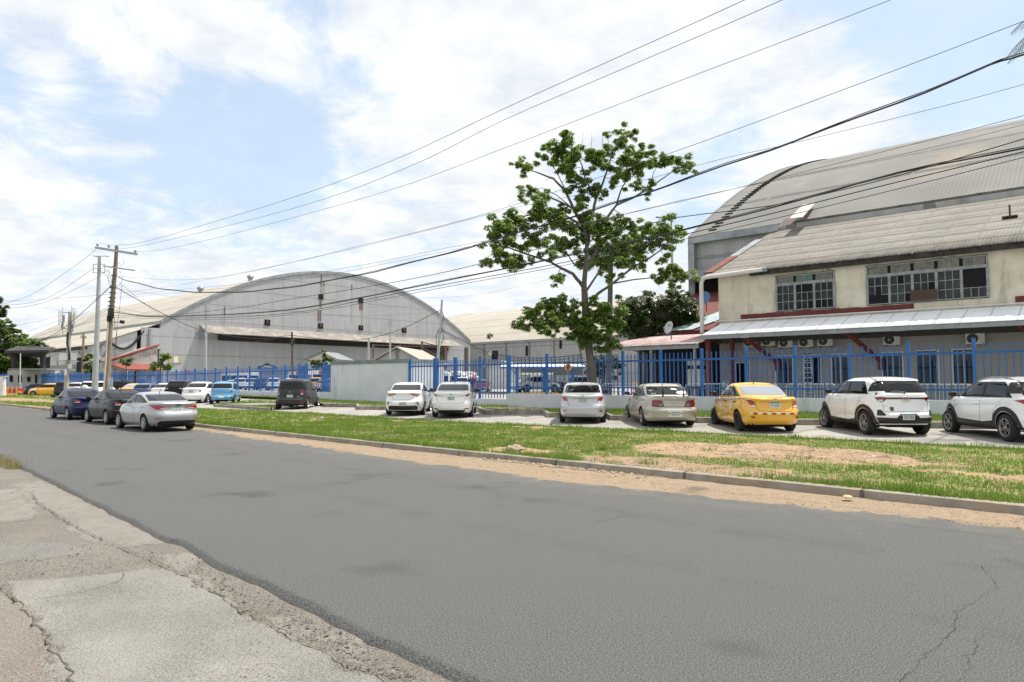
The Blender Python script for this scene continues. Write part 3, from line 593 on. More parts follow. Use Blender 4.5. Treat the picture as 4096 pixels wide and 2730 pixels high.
# canopy on the gable
b = MB(); ya, yb = 62.6, 134.5; zc_ = 13.6
b.slab([(XG1+.3, ya, zc_), (XG1+4.4, ya, zc_-1.9), (XG1+4.4, yb, zc_-1.9), (XG1+.3, yb, zc_)], .15)
H1f(b, 'canopy', mat('weathered_canopy', (.25, .225, .195), .85, c2=(.18, .16, .14), sc=.6, det=7, dirt=((.36, .345, .31), .5, .5, .7, False), ribs=.4, ribdir='Y'))
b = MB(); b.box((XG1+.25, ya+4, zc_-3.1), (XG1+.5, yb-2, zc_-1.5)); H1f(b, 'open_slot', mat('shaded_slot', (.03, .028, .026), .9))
b = MB(); b.slab([(XG1+.3, ya, zc_-.2), (XG1+.3, ya, zc_-3.2), (XG1+4.3, ya, zc_-2.1)], .1); H1f(b, 'canopy_bracket', m_steelg)
for k in range(4):
    p = onX([800, 680, 1560, 1700][k], 1100, XG1); 
for (px, py) in [(705, 1124), (1004-20, 1124)]:
    pass
for (vx, vy) in [(-150.5, 78), (-163, 72)]:
    b = MB(); zc_v = archz(vy-55, 43.5); b.lathe([(.0, 1.5), (.6, 1.4), (.85, 1.0), (.6, .65), (.5, .6), (.5, -.4)], 12, Matrix.Translation((vx, vy, zc_v))); H1f(b, 'roof_vent', m_steel, sm=True)
b = MB(); y_, z_ = gz(610, 1450); 
b = MB(); grect(b, 677, 1427, 698, 1452, .1); grect(b, 714, 1427, 731, 1452, .1); H1f(b, 'yellow_panel', mat('yellow_sheet', (.45, .38, .20), .7))
b = MB(); grect(b, 698, 1427, 714, 1452, .1, .02); H1f(b, 'white_panel', m_white)
b = MB(); grect(b, 1560, 1375, 1790, 1470, .12); H1f(b, 'shadowed_doorway', mat('doorway_shade', (.10, .095, .09), .8, c2=(.05, .05, .05), sc=1))  # shade of the doorway below the canopy, painted as a dark panel

H2, H2i, H2f, prof2 = hangar(-185, -28, 150, 238, m_arch2, m_siding, 'tan roofed arched hangar farthest back, seen beyond the tall tree')
p = onY(2120, 1380, 150)
for (x0, y0, x1, y1) in [(1968, 1405, 1990, 1438), (2103, 1385, 2110, 1424), (2238, 1350, 2246, 1395)]:
    a = onY(x0, y0, 149.8); c = onY(x1, y1, 149.8); b = MB(); b.box((a.x, 149.7, min(a.z, c.z)), (c.x, 149.95, max(a.z, c.z))); H2f(b, 'opening', m_dark)
a = onY(2250, 1272, 172); b = MB()
b.slab([(a.x, 166, archz(16, 44)+.25), (a.x+2.5, 166, archz(16, 44)+.25), (a.x+3.5, 173, archz(23, 44)+.25), (a.x+1, 173, archz(23, 44)+.25)], .05); H2f(b, 'roof_light', m_white)

H3, H3i, H3f, prof3 = hangar(-26.3, 70, 52.3, 150, m_arch, m_siding, 'nearest arched hangar with brown grey ribbed roof rising behind the cream building', ladder=True)
for k in range(70):   # stepped dark battens beside the verge
    b = MB()
    s = .6+k*.62; 
    if s > 44: break
    z = archz(s, 48.85)+.20; b.box((-25.0+s*.02, 52.3+s, z), (-24.3+s*.02, 52.3+s+.26, z+.05)); H3f(b, 'roof_batten', mat('dark_batten', (.075, .07, .06), .9))
# pink patch sheets where the annexe roof meets the arched roof
def on_arch(px, py):
    d = ray(px, py); lo, hi = 50/d.y, 90/d.y
    for k in range(400):
        t_ = lo+(hi-lo)*k/400; q = Vector((0, 0, CAMH))+d*t_
        if q.z < archz(q.y-52.3, 48.85)+.3: return q+Vector((0, -.1, .12))
    return q
for Q in ([(3102, 922), (3165, 905), (3190, 880), (3146, 882)], [(3160, 882), (3212, 876), (3262, 820), (3214, 826)]):
    b = MB(); b.slab([on_arch(*q) for q in Q], .06); H3f(b, 'patch_sheet', mat('pink_sheet', (.58, .46, .43), .7, c2=(.48, .37, .35), sc=2))

# ---- the two annexe buildings
def annexe(name, x0, x1, wallm, roofm, label, group, slope=.41, yw=41.0, ytop=57.5):
    t = empty(name, ((x0+x1)/2, yw, YG)); inv = Matrix.Translation(-t.location)
    def fin(b, nm, m, par=t, sm=False):
        o = b.build(nm, m, par, sm); o.matrix_parent_inverse = inv if par is t else Matrix.Identity(4); return o
    ye = yw-.35; ze = 8.60; zr = lambda y: ze+slope*(y-ye)
    b = MB(); rows = 9
    for k in range(rows):   # overlapping courses of sheets
        ya = ye+(ytop-ye)*k/rows; yb = ye+(ytop-ye)*(k+1)/rows+.15
        b.slab([(x0-.7, ya, zr(ya)+.012), (x1+.4, ya, zr(ya)+.012), (x1+.4, yb, zr(yb)), (x0-.7, yb, zr(yb))], .06)
    rf = fin(b, 'roof', roofm)
    b = MB(); b.box((x0, yw, 5.2), (x1, yw+.3, zr(yw)-.15)); fin(b, 'upper_wall', wallm)
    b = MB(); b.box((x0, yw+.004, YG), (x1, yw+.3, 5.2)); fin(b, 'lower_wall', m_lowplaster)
    for xx, s_ in ((x0, 1), (x1, -1)):
        b = MB(); q = [(xx, yw+.3, YG), (xx, yw+.3, zr(yw+.3)-.15), (xx, ytop-5.6, zr(ytop-5.6)-.15), (xx, ytop-5.6, YG)]
        q = q if s_ < 0 else q[::-1]
        b.slab(q[::-1], .25); fin(b, 'end_wall', wallm if name == 'building' else m_moldwall)
    return t, inv, fin, zr, ye
B3, B3i, f3, zr3, ye3 = annexe('building', -18.75, 34, m_cream, m_roof, 'cream two storey annexe with weathered sloping roof and broken upper windows on the right', None)
tag(B3, 'cream two storey annexe with weathered sloping roof and broken upper windows on the right', 'building', 'annexe buildings of the hangars')
YW = 41.0
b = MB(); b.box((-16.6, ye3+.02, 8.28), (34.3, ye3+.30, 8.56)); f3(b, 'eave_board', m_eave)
o = link('eave_sheets', corrugated(-16.4, 14, ye3-.10, 8.60, ye3+1.6, 9.30, .155, .022, .05, .05), m_roof, B3); o.matrix_parent_inverse = B3i
# soffit, gutter and downpipe
m_pvc = mat('white_pvc', (.68, .66, .62), .45, c2=(.58, .56, .52), sc=3, dirt=((.22, .18, .13), 1.5, .6, .8, False))
b = MB(); b.tube([(-15.7, ye3-.12, 8.55), (-19.3, ye3-.12, 8.45), (-19.55, ye3-.12, 8.38), (-19.68, ye3-.12, 8.1), (-19.68, ye3-.12, 4.9)], .13, 12); f3(b, 'drain_pipe', m_pvc, sm=True)
b = MB(); b.tube([(-15.7, ye3-.12, 8.55), (-15.45, ye3-.12, 8.55)], .15, 12); f3(b, 'pipe_collar', m_steelg, sm=True)
# red verge sheets down the left edge of the roof
b = MB()
for (sa, sb, c) in [(.3, 4.3, 0)]:
    if c == 0: b.slab([(-19.7, ye3+sa, zr3(ye3+sa)+.10), (-19.1, ye3+sa, zr3(ye3+sa)+.10), (-19.1, ye3+sb, zr3(ye3+sb)+.10), (-19.7, ye3+sb, zr3(ye3+sb)+.10)], .12)
f3(b, 'red_verge_sheet', m_rustroof)
b = MB(); b.slab([(-19.68, ye3+4.3, zr3(ye3+4.3)+.10), (-19.1, ye3+4.3, zr3(ye3+4.3)+.10), (-19.1, ye3+8.8, zr3(ye3+8.8)+.10), (-19.68, ye3+8.8, zr3(ye3+8.8)+.10)], .12); f3(b, 'pale_verge_sheet', m_flash)
# small roof fitting and weeds
b = MB(); q = onY(4040, 870, 46); xx = q.x; z0 = zr3(46); b.tube([(xx, 46, z0), (xx, 46, z0+.75)], .05); b.box((xx-.35, 45.8, z0+.05), (xx+.35, 46.2, z0+.12)); f3(b, 'roof_spike', mat('rusted_iron', (.10, .07, .05), .85))
# upper windows
def steel_window(cols, x0, x1, z0, z1, zt, spec):
    y = YW-.005
    b = MB(); b.box((x0-.03, y-.01, z0-.03), (x1+.03, y+.28, z1+.03)); o = f3(b, 'window', m_dark)
    def sub(bb, nm, m): c = bb.build(nm, m, o); c.matrix_parent_inverse = inv0; return c
    inv0 = (o.matrix_parent_inverse).copy(); inv0 = B3i.copy()
    inv0 = Matrix.Identity(4)
    fr = MB(); yo, yi = y-.07, y-.012; W_ = (x1-x0)/cols
    fr.box((x0, yo, z0), (x1, yi, z0+.05)); fr.box((x0, yo, z1-.07), (x1, yi, z1)); fr.box((x0, yo-.02, zt), (x1, yi, zt+.16))
    for k in range(cols+1):
        xx = x0+W_*k; fr.box((xx-.06, yo-.01, z0), (xx+.06, yi, zt)); 
        if k in (0, cols): fr.box((xx-.04, yo, zt), (xx+.04, yi, z1))
    pn = MB(); pbs = []; pg = MB()
    for k in range(cols):
        xa = x0+W_*k+.06; xb = xa+W_-.12; s = spec[k]; rows = 3; nc = 3; H_ = (zt-z0-.05)/rows
        pb_ = pg if s.get('top') == 'g' else MB()
        if pb_ is not pg: pbs.append(pb_)
        pb_.box((xa+.02, y-.045, zt+.16), (xb-.02, y-.025, z1-.07)); fr.box((xa+W_*.45, yo+.01, zt+.1), (xa+W_*.48, yi, z1)) 
        for r in range(rows):
            for c_ in range(nc):
                miss = (r, c_) in s.get('miss', ())
                gx0 = xa+(xb-xa)*c_/nc; gx1 = xa+(xb-xa)*(c_+1)/nc; gz0 = z0+.05+H_*r; gz1 = gz0+H_
                if (r, c_) not in s.get('nobar', ()):
                    fr.box((gx1-.018, yo+.02, gz0), (gx1+.012, yi, gz1)); fr.box((gx0, yo+.018, gz1-.02), (gx1, yi-.002, gz1+.012))
                if not miss: pn.box((gx0+.01, y-.04, gz0+.01), (gx1-.01, y-.03, gz1-.01))
    sub(fr, 'window_frame', m_winframe); sub(pn, 'pane', m_pane)
    for q in pbs: sub(q, 'transom_board', m_pane2)
    if pg.v: sub(pg, 'green_transom_board', m_paneg)
    return o
steel_window(3, -15.08, -11.82, 6.0, 8.1, 7.5, [{}, {'miss': ((2, 0), (2, 1), (2, 2), (0, 2)), 'nobar': ((2, 1),), 'top': 'g'}, {'miss': ((0, 0), (0, 1), (0, 2))}])
steel_window(5, -10.1, -4.62, 6.0, 8.15, 7.5, [{'miss': ((0, 0), (0, 1), (0, 2), (1, 1)), 'nobar': ((0, 0), (0, 1))}, {'miss': ((2, 1), (0, 2))}, {'miss': ((1, 2),)}, {}, {'miss': tuple((r, c) for r in (1, 2) for c in range(3)), 'nobar': tuple((r, c) for r in (1, 2) for c in range(3))}])
steel_window(5, -1.6, 3.9, 6.0, 8.15, 7.5, [{}, {}, {'miss': ((1, 1),)}, {}, {}])
b = MB()
for k in range(6): b.tube([(-8.05, 40.78, 6.12+k*.09), (-6.75, 40.78, 6.12+k*.09), (-6.75, 40.92, 6.12+k*.09)], .012, 5)
b.box((-8.0, 40.82, 6.05), (-6.8, 40.93, 6.6)); f3(b, 'window_rack', MATS['rusted_iron'])
# maroon band, conduit
for xa, xb in ((-17.3, -7.9), (-3.55, 9)):
    b = MB(); n = int((xb-xa)/.5)
    for k in range(n):
        x = xa+(xb-xa)*k/n; h = rnd.uniform(-.03, .03); b.box((x, YW-.06, 5.66+rnd.uniform(-.02, .02)), (x+(xb-xa)/n+.002, YW-.002, 5.93+h))
    f3(b, 'maroon_band', m_maroon)
b = MB(); b.tube([(-19.0, YW-.12, 5.62), (12, YW-.12, 5.56)], .04, 8); f3(b, 'conduit', m_pvc)
# awning over the ground floor
YA = 38.5
x0_, x1_ = -18.75, 32
o = link('awning', corrugated(x0_, 6, YA-.06, 4.62, YW-.004, 5.5, .11, .006, 0, .02, .2), m_whiteroof, B3, True); o.matrix_parent_inverse = B3i
b = MB(); b.slab([(6, YA, 4.62), (x1_, YA, 4.62), (x1_, YW-.005, 5.5), (6, YW-.005, 5.5)], .03); f3(b, 'awning', m_whiteroof)
b = MB(); b.box((x0_+.02, YA-.02, 4.36), (x1_, YA+.10, 4.585)); f3(b, 'awning_beam', m_steelg)
b = MB()
for x in (-16.3, -8.3, -1.2): b.box((x, YA-.03, 4.34), (x+.5, YA-.01, 4.56))
f3(b, 'beam_splice', m_flash)
b = MB(); b.box((-18.6, YW-2.4, 4.25), (-18.45, YW-.05, 4.4)); b.box((-18.6, 38.7, YG), (-18.35, 38.95, 4.36)); b.box((-17.7, 40.2, YG), (-17.5, 40.4, 4.5)); f3(b, 'maroon_post', m_maroon)
for xb_ in (-15.3, -9.75, -2.35, 5): 
    b = MB(); b.beam((xb_-.9, YA+.2, 4.45), (xb_+.25, YW-.15, 2.9), .16, .2); b.box((xb_+.1, YW-.25, 2.45), (xb_+.4, YW-.003, 3.05)); f3(b, 'maroon_brace', m_maroon)
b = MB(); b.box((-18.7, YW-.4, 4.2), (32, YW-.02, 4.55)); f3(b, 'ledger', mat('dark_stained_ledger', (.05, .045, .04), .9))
# ground floor windows / doors
def gx_(px): return onY(px, 1480, YW).x
for (xa, xb, za, zb, dv) in [(2946, 2998, .62, 2.95, 0), (3106, 3170, 1.72, 3.3, 0), (3218, 3282, 1.72, 3.3, 0), (3330, 3392, 1.72, 3.32, 1), (3533, 3610, 1.72, 3.35, 1), (3671, 3753, 1.72, 3.4, 0), (3815, 3897, 1.72, 3.42, 1)]:
    X0, X1 = gx_(xa), gx_(xb); b = MB(); b.box((X0, YW-.02, za), (X1, YW+.02, zb)); nm = 'door' if za < 1 else 'window'
    o = f3(b, nm, m_glass); fr = MB(); fw = .07
    fr.box((X0-fw, YW-.05, za-.02), (X0, YW-.002, zb+fw)); fr.box((X1, YW-.05, za-.02), (X1+fw, YW-.002, zb+fw)); fr.box((X0, YW-.05, zb), (X1, YW-.002, zb+fw)); fr.box((X0-fw, YW-.08, za-fw), (X1+fw, YW-.002, za-.02))
    if dv: xm = X0*.47+X1*.53; fr.box((xm-.03, YW-.05, za), (xm+.03, YW-.022, zb))
    fr.build('window_frame' if nm == 'window' else 'door_frame', mat('aluminium_frame', (.42, .42, .40), .4, .3), o)
b = MB(); b.box((-18.7, YW-.015, 2.02), (-14.6, YW-.001, 2.06)); f3(b, 'wall_moulding', mat('grey_line', (.2, .19, .17), .8))
# air conditioners: each a thing
m_acw = mat('ac_casing', (.52, .51, .46), .5, c2=(.44, .43, .39), sc=4)
def ac_unit(px, py, dark, label):
    p = onY(px, py, YW-.35); t = empty('air_conditioner', (p.x, YW-.02, p.z-.28)); w2 = .40
    b = MB(); b.box((-w2, -.36, 0), (w2, -.06, .56)); c = b.build('casing', m_acw, t)
    b = MB(); M = Matrix.Translation((-.10, -.37, .28)) @ Matrix.Rotation(R(90), 4, 'X'); b.lathe([(0, .012), (.20, .012), (.235, .02), (.235, -.02)], 24, M); b.build('fan_grille', mat('fan_dark', (.02, .02, .02), .7), t)
    b = MB(); b.lathe([(0, .03), (.05, .03), (.05, 0)], 10, M)
    for k in range(7): a = k*math.pi/3.5; b.beam(M @ Vector((.05*math.cos(a), .05*math.sin(a), .018)), M @ Vector((.22*math.cos(a), .22*math.sin(a), .018)), .006)
    b.build('fan_hub', m_steelg, t)
    
    for bx in (-.34, .26): b = MB(); b.box((bx, -.40, -.06), (bx+.06, 0, 0)); b.build('bracket', mat('rusted_iron', (.1, .07, .05), .85), t)
    tag(t, label, 'air conditioner', 'air conditioners under the awning'); return t
for a in [(3000, 1370, 1, 'dark streaked air conditioner, the first under the awning from its left end'), (3072, 1366, 1, 'air conditioner second from the left end under the awning, beside a red brace'), (3142, 1372, 0, 'white air conditioner in the middle of the row of five under the awning'),
          (3222, 1370, 0, 'white air conditioner right above the stepladder'), (3300, 1365, 1, 'air conditioner at the right end of the row of five under the awning'), (3566, 1360, 1, 'lone air conditioner beside the small wall lamp'), (3900, 1355, 0, 'lone air conditioner near the right edge, high on the wall')]: ac_unit(*a)
p = onY(3460, 1338, YW-.3); t = empty('wall_lamp', (p.x, YW, p.z)); b = MB(); b.lathe([(.04, .14), (.05, .08), (.24, -.02), (.23, -.03)], 16, Matrix.Translation((0, -.3, 0))); b.build('lamp_shade', m_eave, t); b = MB(); b.tube([(0, 0, .16), (0, -.3, .16), (0, -.3, .1)], .02, 6); b.build('lamp_arm', m_eave, t); tag(t, 'small dark dish shaped lamp on the wall under the awning', 'lamp')
# stepladder
p = onY(3230, 1500, 40.2); t = empty('stepladder', (p.x, 40.2, YG)); b = MB()
for s in (-1, 1): b.beam((s*.30, -.45, 0), (s*.17, 0, 2.75), .07, .04)
for k in range(9): z = .28+k*.28; u = z/2.75; b.box((-.30+.13*u, -.45+.45*u-.05, z), (.30-.13*u, -.45+.45*u+.05, z+.035))
b.build('front_frame', mat('ladder_aluminium', (.42, .42, .41), .4, .6), t); b = MB()
for s in (-1, 1): b.beam((s*.32, .5, 0), (s*.17, 0, 2.75), .05, .03)
for k in range(5): z = .4+k*.5; u = z/2.75; b.beam((-.32+.15*u, .5-.5*u, z), (.32-.15*u, .5-.5*u, z), .03)
b.build('rear_frame', MATS['ladder_aluminium'], t); b = MB(); b.box((-.2, -.12, 2.73), (.2, .12, 2.78)); b.build('top_cap', m_maroon, t); t.rotation_euler = (0, 0, R(28))
tag(t, 'tall aluminium stepladder leaning open against the annexe wall behind the fence', 'ladder')

# far annexe at the left hangar
B1, B1i, f1, zr1, ye1 = annexe('building', -212, XG1-.3, m_moldwall, m_arch2, 'x', None, yw=43.2, ytop=56.5, slope=.40)
tag(B1, 'mould stained white annexe with tan sloping roof at the left hangar', 'building', 'annexe buildings of the hangars')
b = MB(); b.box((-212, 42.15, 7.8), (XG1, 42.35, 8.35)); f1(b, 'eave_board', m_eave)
for k, (xa, xb, za, zb) in enumerate([(-209, -206, 4.6, 6.8), (-204, -198, 4.4, 7), (-196, -190, 4.6, 7), (-182, -178, 4.6, 7), (-150.5, -147.5, 3.6, 6.4), (-171, -168, 4.5, 7)]):
    b = MB(); b.box((xa, 43.1, za), (xb, 43.19, zb)); f1(b, 'window', m_dark)
b = MB(); b.slab([(-212, 39.5, 3.1), (-172, 39.5, 3.1), (-172, 43.18, 4.1), (-212, 43.18, 4.1)], .12); f1(b, 'maroon_awning', m_maroon)
b = MB(); b.box((XG1-.27, 43.6, zr1(43.6)-.25), (XG1-.03, 54.5, zr1(43.6)-.25+.01)); 
pts = [(XG1-.05, 46+k*.5, zr1(46+k*.5)-.5-2.3*math.sin(math.pi*k/12)) for k in range(13)]
b = MB(); b.tube(pts, .22, 6); f1(b, 'drooping_hose', m_black)
b = MB(); b.box((XG1-.3, 51.5, 8.3), (XG1+.1, 55.2, 12.4)); f1(b, 'metal_cladding', m_siding); b = MB(); b.box((XG1+.1, 52.8, 6.5), (XG1+.3, 53.2, 12.2)); f1(b, 'vertical_duct', m_steelg)
# small red roofed outbuilding in front of it
def on(px, py, X): return onX(px, py, X)
t = empty('outbuilding', (-128, 52, YG)); Xo = -132
a = on(446, 1446, Xo); c = on(631, 1386, Xo); d0 = on(631, 1452, Xo)
b = MB(); q = [(Xo, a.y, YG), (Xo, c.y, YG), (Xo, c.y, c.z), (Xo, a.y, a.z)]; b.slab(q, 7); o = b.build('wall', mat('stained_block', (.48, .46, .43), .9, c2=(.26, .24, .22), sc=.5, thr=(.45, .6)), t); o.matrix_parent_inverse = Matrix.Translation(-t.location)
b = MB(); b.slab([(Xo+.3, a.y-1.2, a.z+.0), (Xo+.3, c.y+.2, c.z+.35), (Xo-2, c.y+.2, c.z+.35), (Xo-2, a.y-1.2, a.z+.0)], .2); o = b.build('roof', m_redroof, t); o.matrix_parent_inverse = Matrix.Translation(-t.location)
a = on(470, 1452, -127); c = on(600, 1478, -127); b = MB(); b.slab([(-132, a.y, a.z), (-127.5, a.y+1.5, c.z), (-127.5, c.y+3, c.z), (-132, c.y+3, a.z)], .15); o = b.build('porch_roof', m_redroof, t); o.matrix_parent_inverse = Matrix.Translation(-t.location)
for yy in (a.y+1.8, c.y+2.6): b = MB(); b.box((-127.9, yy-.15, YG), (-127.6, yy+.15, c.z-.05)); o = b.build('porch_post', m_palew, t); o.matrix_parent_inverse = Matrix.Translation(-t.location)
tag(t, 'small stained outbuilding with bright red sloping roof and red porch at the hangar corner', 'building')
# gable hut in front of the hangar gable, right side
def hut(name, px0, px1, pyr, pye, F, depth, label, wallm, roofm, pyb=1500):
    a = onF(px0, pye, F); c = onF(px1, pye, F); r = onF((px0+px1)/2, pyr, F); t = empty(name, (a+c)/2-Vector((0, 0, (a.z+c.z)/2-YG)), YAW+R(-10)); w2 = (c-a).length/2; he = a.z-YG; hr = r.z-YG
    b = MB(); b.slab([(-w2, 0, 0), (w2, 0, 0), (w2, 0, he), (0, 0, hr), (-w2, 0, he)], .2); b.box((-w2, .2, 0), (-w2+.2, depth, he-.1)); b.box((w2-.2, .2, 0), (w2, depth, he-.1)); b.build('wall', wallm, t)
    b = MB(); b.slab([(-w2-.8, -.8, he-.3), (0, -.8, hr+.15), (0, depth, hr+.15), (-w2-.8, depth, he-.3)][::-1], .15); b.slab([(0, -.8, hr+.15), (w2+.8, -.8, he-.3), (w2+.8, depth, he-.3), (0, depth, hr+.15)][::-1], .15); b.build('roof', roofm, t)
    tag(t, label, 'shed'); return t
hut('shed', 1490, 1690, 1394, 1447, 118, 14, 'corrugated shed with shallow gable roof rising over the grey booth', m_siding2, m_arch2)
hut('shed', 1228, 1348, 1412, 1436, 150, 8, 'pale gabled shed behind the young tree at the left hangar', m_palew, m_steelg)
hut('shed', 1950, 2055, 1449, 1462, 112, 8, 'low beige hut with shallow gable behind the blue car port', m_palew, m_steelg)
# rusty steel frame by the gable
t = empty('steel_frame', (0, 0, 0)); F = 140; b = MB()
P = lambda x, y: onF(x, y, F)
for l_ in [((1493, 1378), (1493, 1470)), ((1499, 1381), (1790, 1390)), ((1688, 1366), (1688, 1470)), ((1783, 1388), (1783, 1480)), ((1600, 1380), (1600, 1440)), ((1690, 1370), (1780, 1392)), ((1688, 1390), (1780, 1440)), ((1780, 1392), (1690, 1450)), ((1865, 1391), (1865, 1450))]:
    b.beam(P(*l_[0]), P(*l_[1]), .32 if abs(l_[0][0]-l_[1][0]) < 5 else .18)
b.build('lattice', MATS['rusty_brown'], t); g = MB(); p = P(1865, 1480); g.box((p.x-.3, p.y-.3, YG), (p.x+.3, p.y+.3, P(1865, 1391).z)); g.build('stack_pipe', MATS['rusted_iron'], t)
tag(t, 'rusty red steel lattice frame standing before the right end of the hangar gable', 'frame')
# open shelter with pink roof
t = empty('shelter', (-22, 38.3, YG)); inv = Matrix.Translation(-t.location)
def sh(b, nm, m): o = b.build(nm, m, t); o.matrix_parent_inverse = inv; return o
o = link('roof', corrugated(-26.4, -18.7, 38.0, 4.10, 43.5, 5.05, .16, .02, .03, .02, .8, -.2), m_pinkroof, t, True); o.matrix_parent_inverse = inv
b = MB(); b.box((-26.1, 38.15, 3.82), (-18.8, 38.3, 4.06)); sh(b, 'roof_beam', m_steelg)
for x in (-25.6, -22.2, -19.2): b = MB(); b.box((x, 38.3, YG), (x+.14, 38.44, 3.85)); sh(b, 'post', m_steelg)
b = MB(); b.box((-24.6, 43.3, YG), (-18.8, 43.45, 4.9)); sh(b, 'rear_screen', mat('dark_boards', (.02, .02, .02), .9))
b = MB(); b.box((-25.9, 42.9, YG), (-25.75, 43.3, 4.8)); sh(b, 'rear_post', m_steelg)
tag(t, 'open shelter with faded pink corrugated roof at the left end of the cream building', 'shelter')
# red roofed lean-to under the hangar side wall
t = empty('lean_to', (-23, 44, YG)); inv = Matrix.Translation(-t.location)
b = MB(); b.slab([(-27.6, 44.2, 5.4), (-19.2, 44.2, 5.4), (-19.2, 52.1, 9.1), (-26.2, 52.1, 9.1)], .08); sh(b, 'roof', m_rustroof)
b = MB(); b.slab([(-24.3, 44.15, 5.47), (-22.2, 44.15, 5.47), (-19.25, 50.2, 8.32), (-19.25, 47.6, 7.1)], .03); sh(b, 'blue_roof_sheet', mat('pale_blue_sheet', (.27, .40, .42), .5, .1, c2=(.45, .50, .50), sc=2, ribs=.16))
b = MB(); b.box((-26.8, 44.4, YG), (-19.3, 44.7, 5.3)); sh(b, 'wall', m_steelg); b = MB(); b.box((-23.6, 44.25, 4.95), (-21.2, 44.38, 5.38)); sh(b, 'maroon_fascia_patch', m_maroon)
tag(t, 'rust red corrugated lean-to roof with one pale blue sheet below the hangar side wall', 'lean-to')
b = MB(); b.slab([(-27.4, 50.6, 10.1), (-17, 50.6, 10.1), (-17, 52.1, 11.1), (-26.4, 52.1, 11.1)], .06); H3f(b, 'side_hood', m_flash); b = MB(); b.box((-26.1, 52.15, 8.8), (-17, 52.28, 10.6)); H3f(b, 'side_opening', m_dark)
for x in (-26.0,): b = MB(); b.box((x-.35, 51.9, YG), (x+.2, 52.25, 13.6)); H3f(b, 'corner_post', m_flash)
# satellite dishes
def dish(name, p, r, face, col, label, text=None, stand=1.0):
    t = empty(name, p); f = Vector(face).normalized(); q = f.to_track_quat('Z', 'Y').to_matrix().to_4x4()
    b = MB(); prof = [(r*k/8, r*.22*(k/8)**2) for k in range(9)]; b.lathe([(0.001, 0)]+prof[1:]+[(r, r*.22-.015), (r*.5, .03-.02), (0.001, -.02)], 32, q); d = b.build('reflector', col, t, True)
    b = MB(); b.tube([q @ Vector((0, -r*.95, r*.15)), q @ Vector((0, -r*.3, r*.95))], .018, 6); b.tube([q @ Vector((0, -r*.3, r*.9)), q @ Vector((0, -r*.22, r*1.05))], .05, 8); b.build('feed_arm', m_steelg, t)
    b = MB(); b.tube([q @ Vector((0, 0, -.03)), Vector((0, .06, -.1))+f*-.1, Vector((0, .06, -stand))+f*-.1], .035, 8); b.build('mount', MATS['rusted_iron'], t)
    if text: text_part(text, r*.5, q @ Matrix.Translation((.0, r*.42, r*.06)), mat('dark_blue_ink', (.03, .04, .2), .5), 'dish_lettering', d, .004)
    tag(t, label, 'satellite dish', 'satellite dishes'); return t
dish('satellite_dish', onY(2678, 1312, 40.0), .42, (-.45, -1, .25), mat('dish_white', (.52, .53, .53), .5), 'white satellite dish lettered SKY standing on the pink shelter roof', 'SKY', .75)
dish('satellite_dish', onY(2820, 1192, 42.5), .42, (-.05, -1, .1), mat('dish_blue', (.09, .19, .40), .5), 'blue satellite dish behind the white drainpipe', None, .9)

# ================================================================ FENCE, WALLS, BOOTH
XB0, XB1 = onY(1326, 1500, WY).x, onY(1633, 1500, WY).x
XR = onY(2027, 1560, WY).x
def lowwall(x0, x1, z0, z1, label):
    b = MB(); b.box((x0, WY, z0), (x1, WY+.18, z1)); o = b.build('wall', m_wallgrey); tag(o, label, 'wall', 'low grey walls carrying the fence')
lowwall(XR, 14, .2, 1.16, 'long low grey wall under the fence behind the parked row on the right'); lowwall(XB1+.01, XR-.003, .2, .86, 'lower stretch of grey wall beneath the fence gate, right of the booth'); lowwall(-62, XB0-.01, .2, 1.06, 'low grey wall under the fence left of the booth, behind the people carrier')
b = MB(); 
def bay_panel(x0, x1, z0, z1, zr_, zb_, n, y):
    b = MB(); b.box((x0, y-.026, zr_-.04), (x1, y+.03, zr_+.04)); b.box((x0, y-.026, zb_-.035), (x1, y+.03, zb_+.035))
    for k in range(n):
        x = x0+(x1-x0)*(k+1)/(n+1); b.box((x-.019, y-.060, z0), (x+.019, y-.027, z1-.12)); 
    return b
def fence(posts, z0, ztop, label, wide=(), skirt=None, y=WY+.09, n=8):
    t = empty('fence', ((posts[0]+posts[-1])/2, y, z0 if not callable(z0) else 1)); inv = Matrix.Translation(-t.location); F0 = z0 if callable(z0) else (lambda x: z0); F1 = ztop if callable(ztop) else (lambda x: ztop)
    for i, x in enumerate(posts):
        b = MB(); w = .10 if i in wide else .052; b.box((x-w, y-.065, F0(x)), (x+w, y+.065, F1(x)+.04)); o = b.build('post', m_blue, t); o.matrix_parent_inverse = inv
    for x0, x1 in zip(posts[:-1], posts[1:]):
        m_ = (x0+x1)/2; b = bay_panel(x0+.065, x1-.065, F0(m_)+.02, F1(m_), F1(m_)-.44, F0(m_)+.36, n, y); o = b.build('picket_panel', m_blue, t); o.matrix_parent_inverse = inv
    tag(t, label, 'fence', 'blue picket fences')
px2x = lambda px: onY(px, 1500, WY).x
zt = lambda x: float(ip(x, [-70, -40, -22, -5, 10], [2.9, 3.15, 3.2, 3.22, 3.3]))
postsR = [px2x(p) for p in (2034, 2183, 2349, 2488, 2639, 2804, 2983, 3178, 3396, 3633, 3898)]; d = postsR[-1]-postsR[-2]; postsR += [postsR[-1]+d*k for k in range(1, 6)]
fence(postsR, 1.16, zt, 'long blue picket fence along the right, behind the tree and the parked cars')
fence([px2x(p) for p in (1635, 1733)], .86, zt, 'short blue fence stretch fixed between the booth and the thick gate post', n=7)
fence([px2x(p) for p in (1741, 1816, 1915, 2027)], .86, zt, 'blue gate like fence stretch with thick posts above the lower wall', wide=(0, 1), n=8)
postsL = [px2x(p) for p in (1322, 1291, 1222, 1192, 1136, 1087, 1040, 995)]; postsL = sorted([p-.05 for p in postsL])
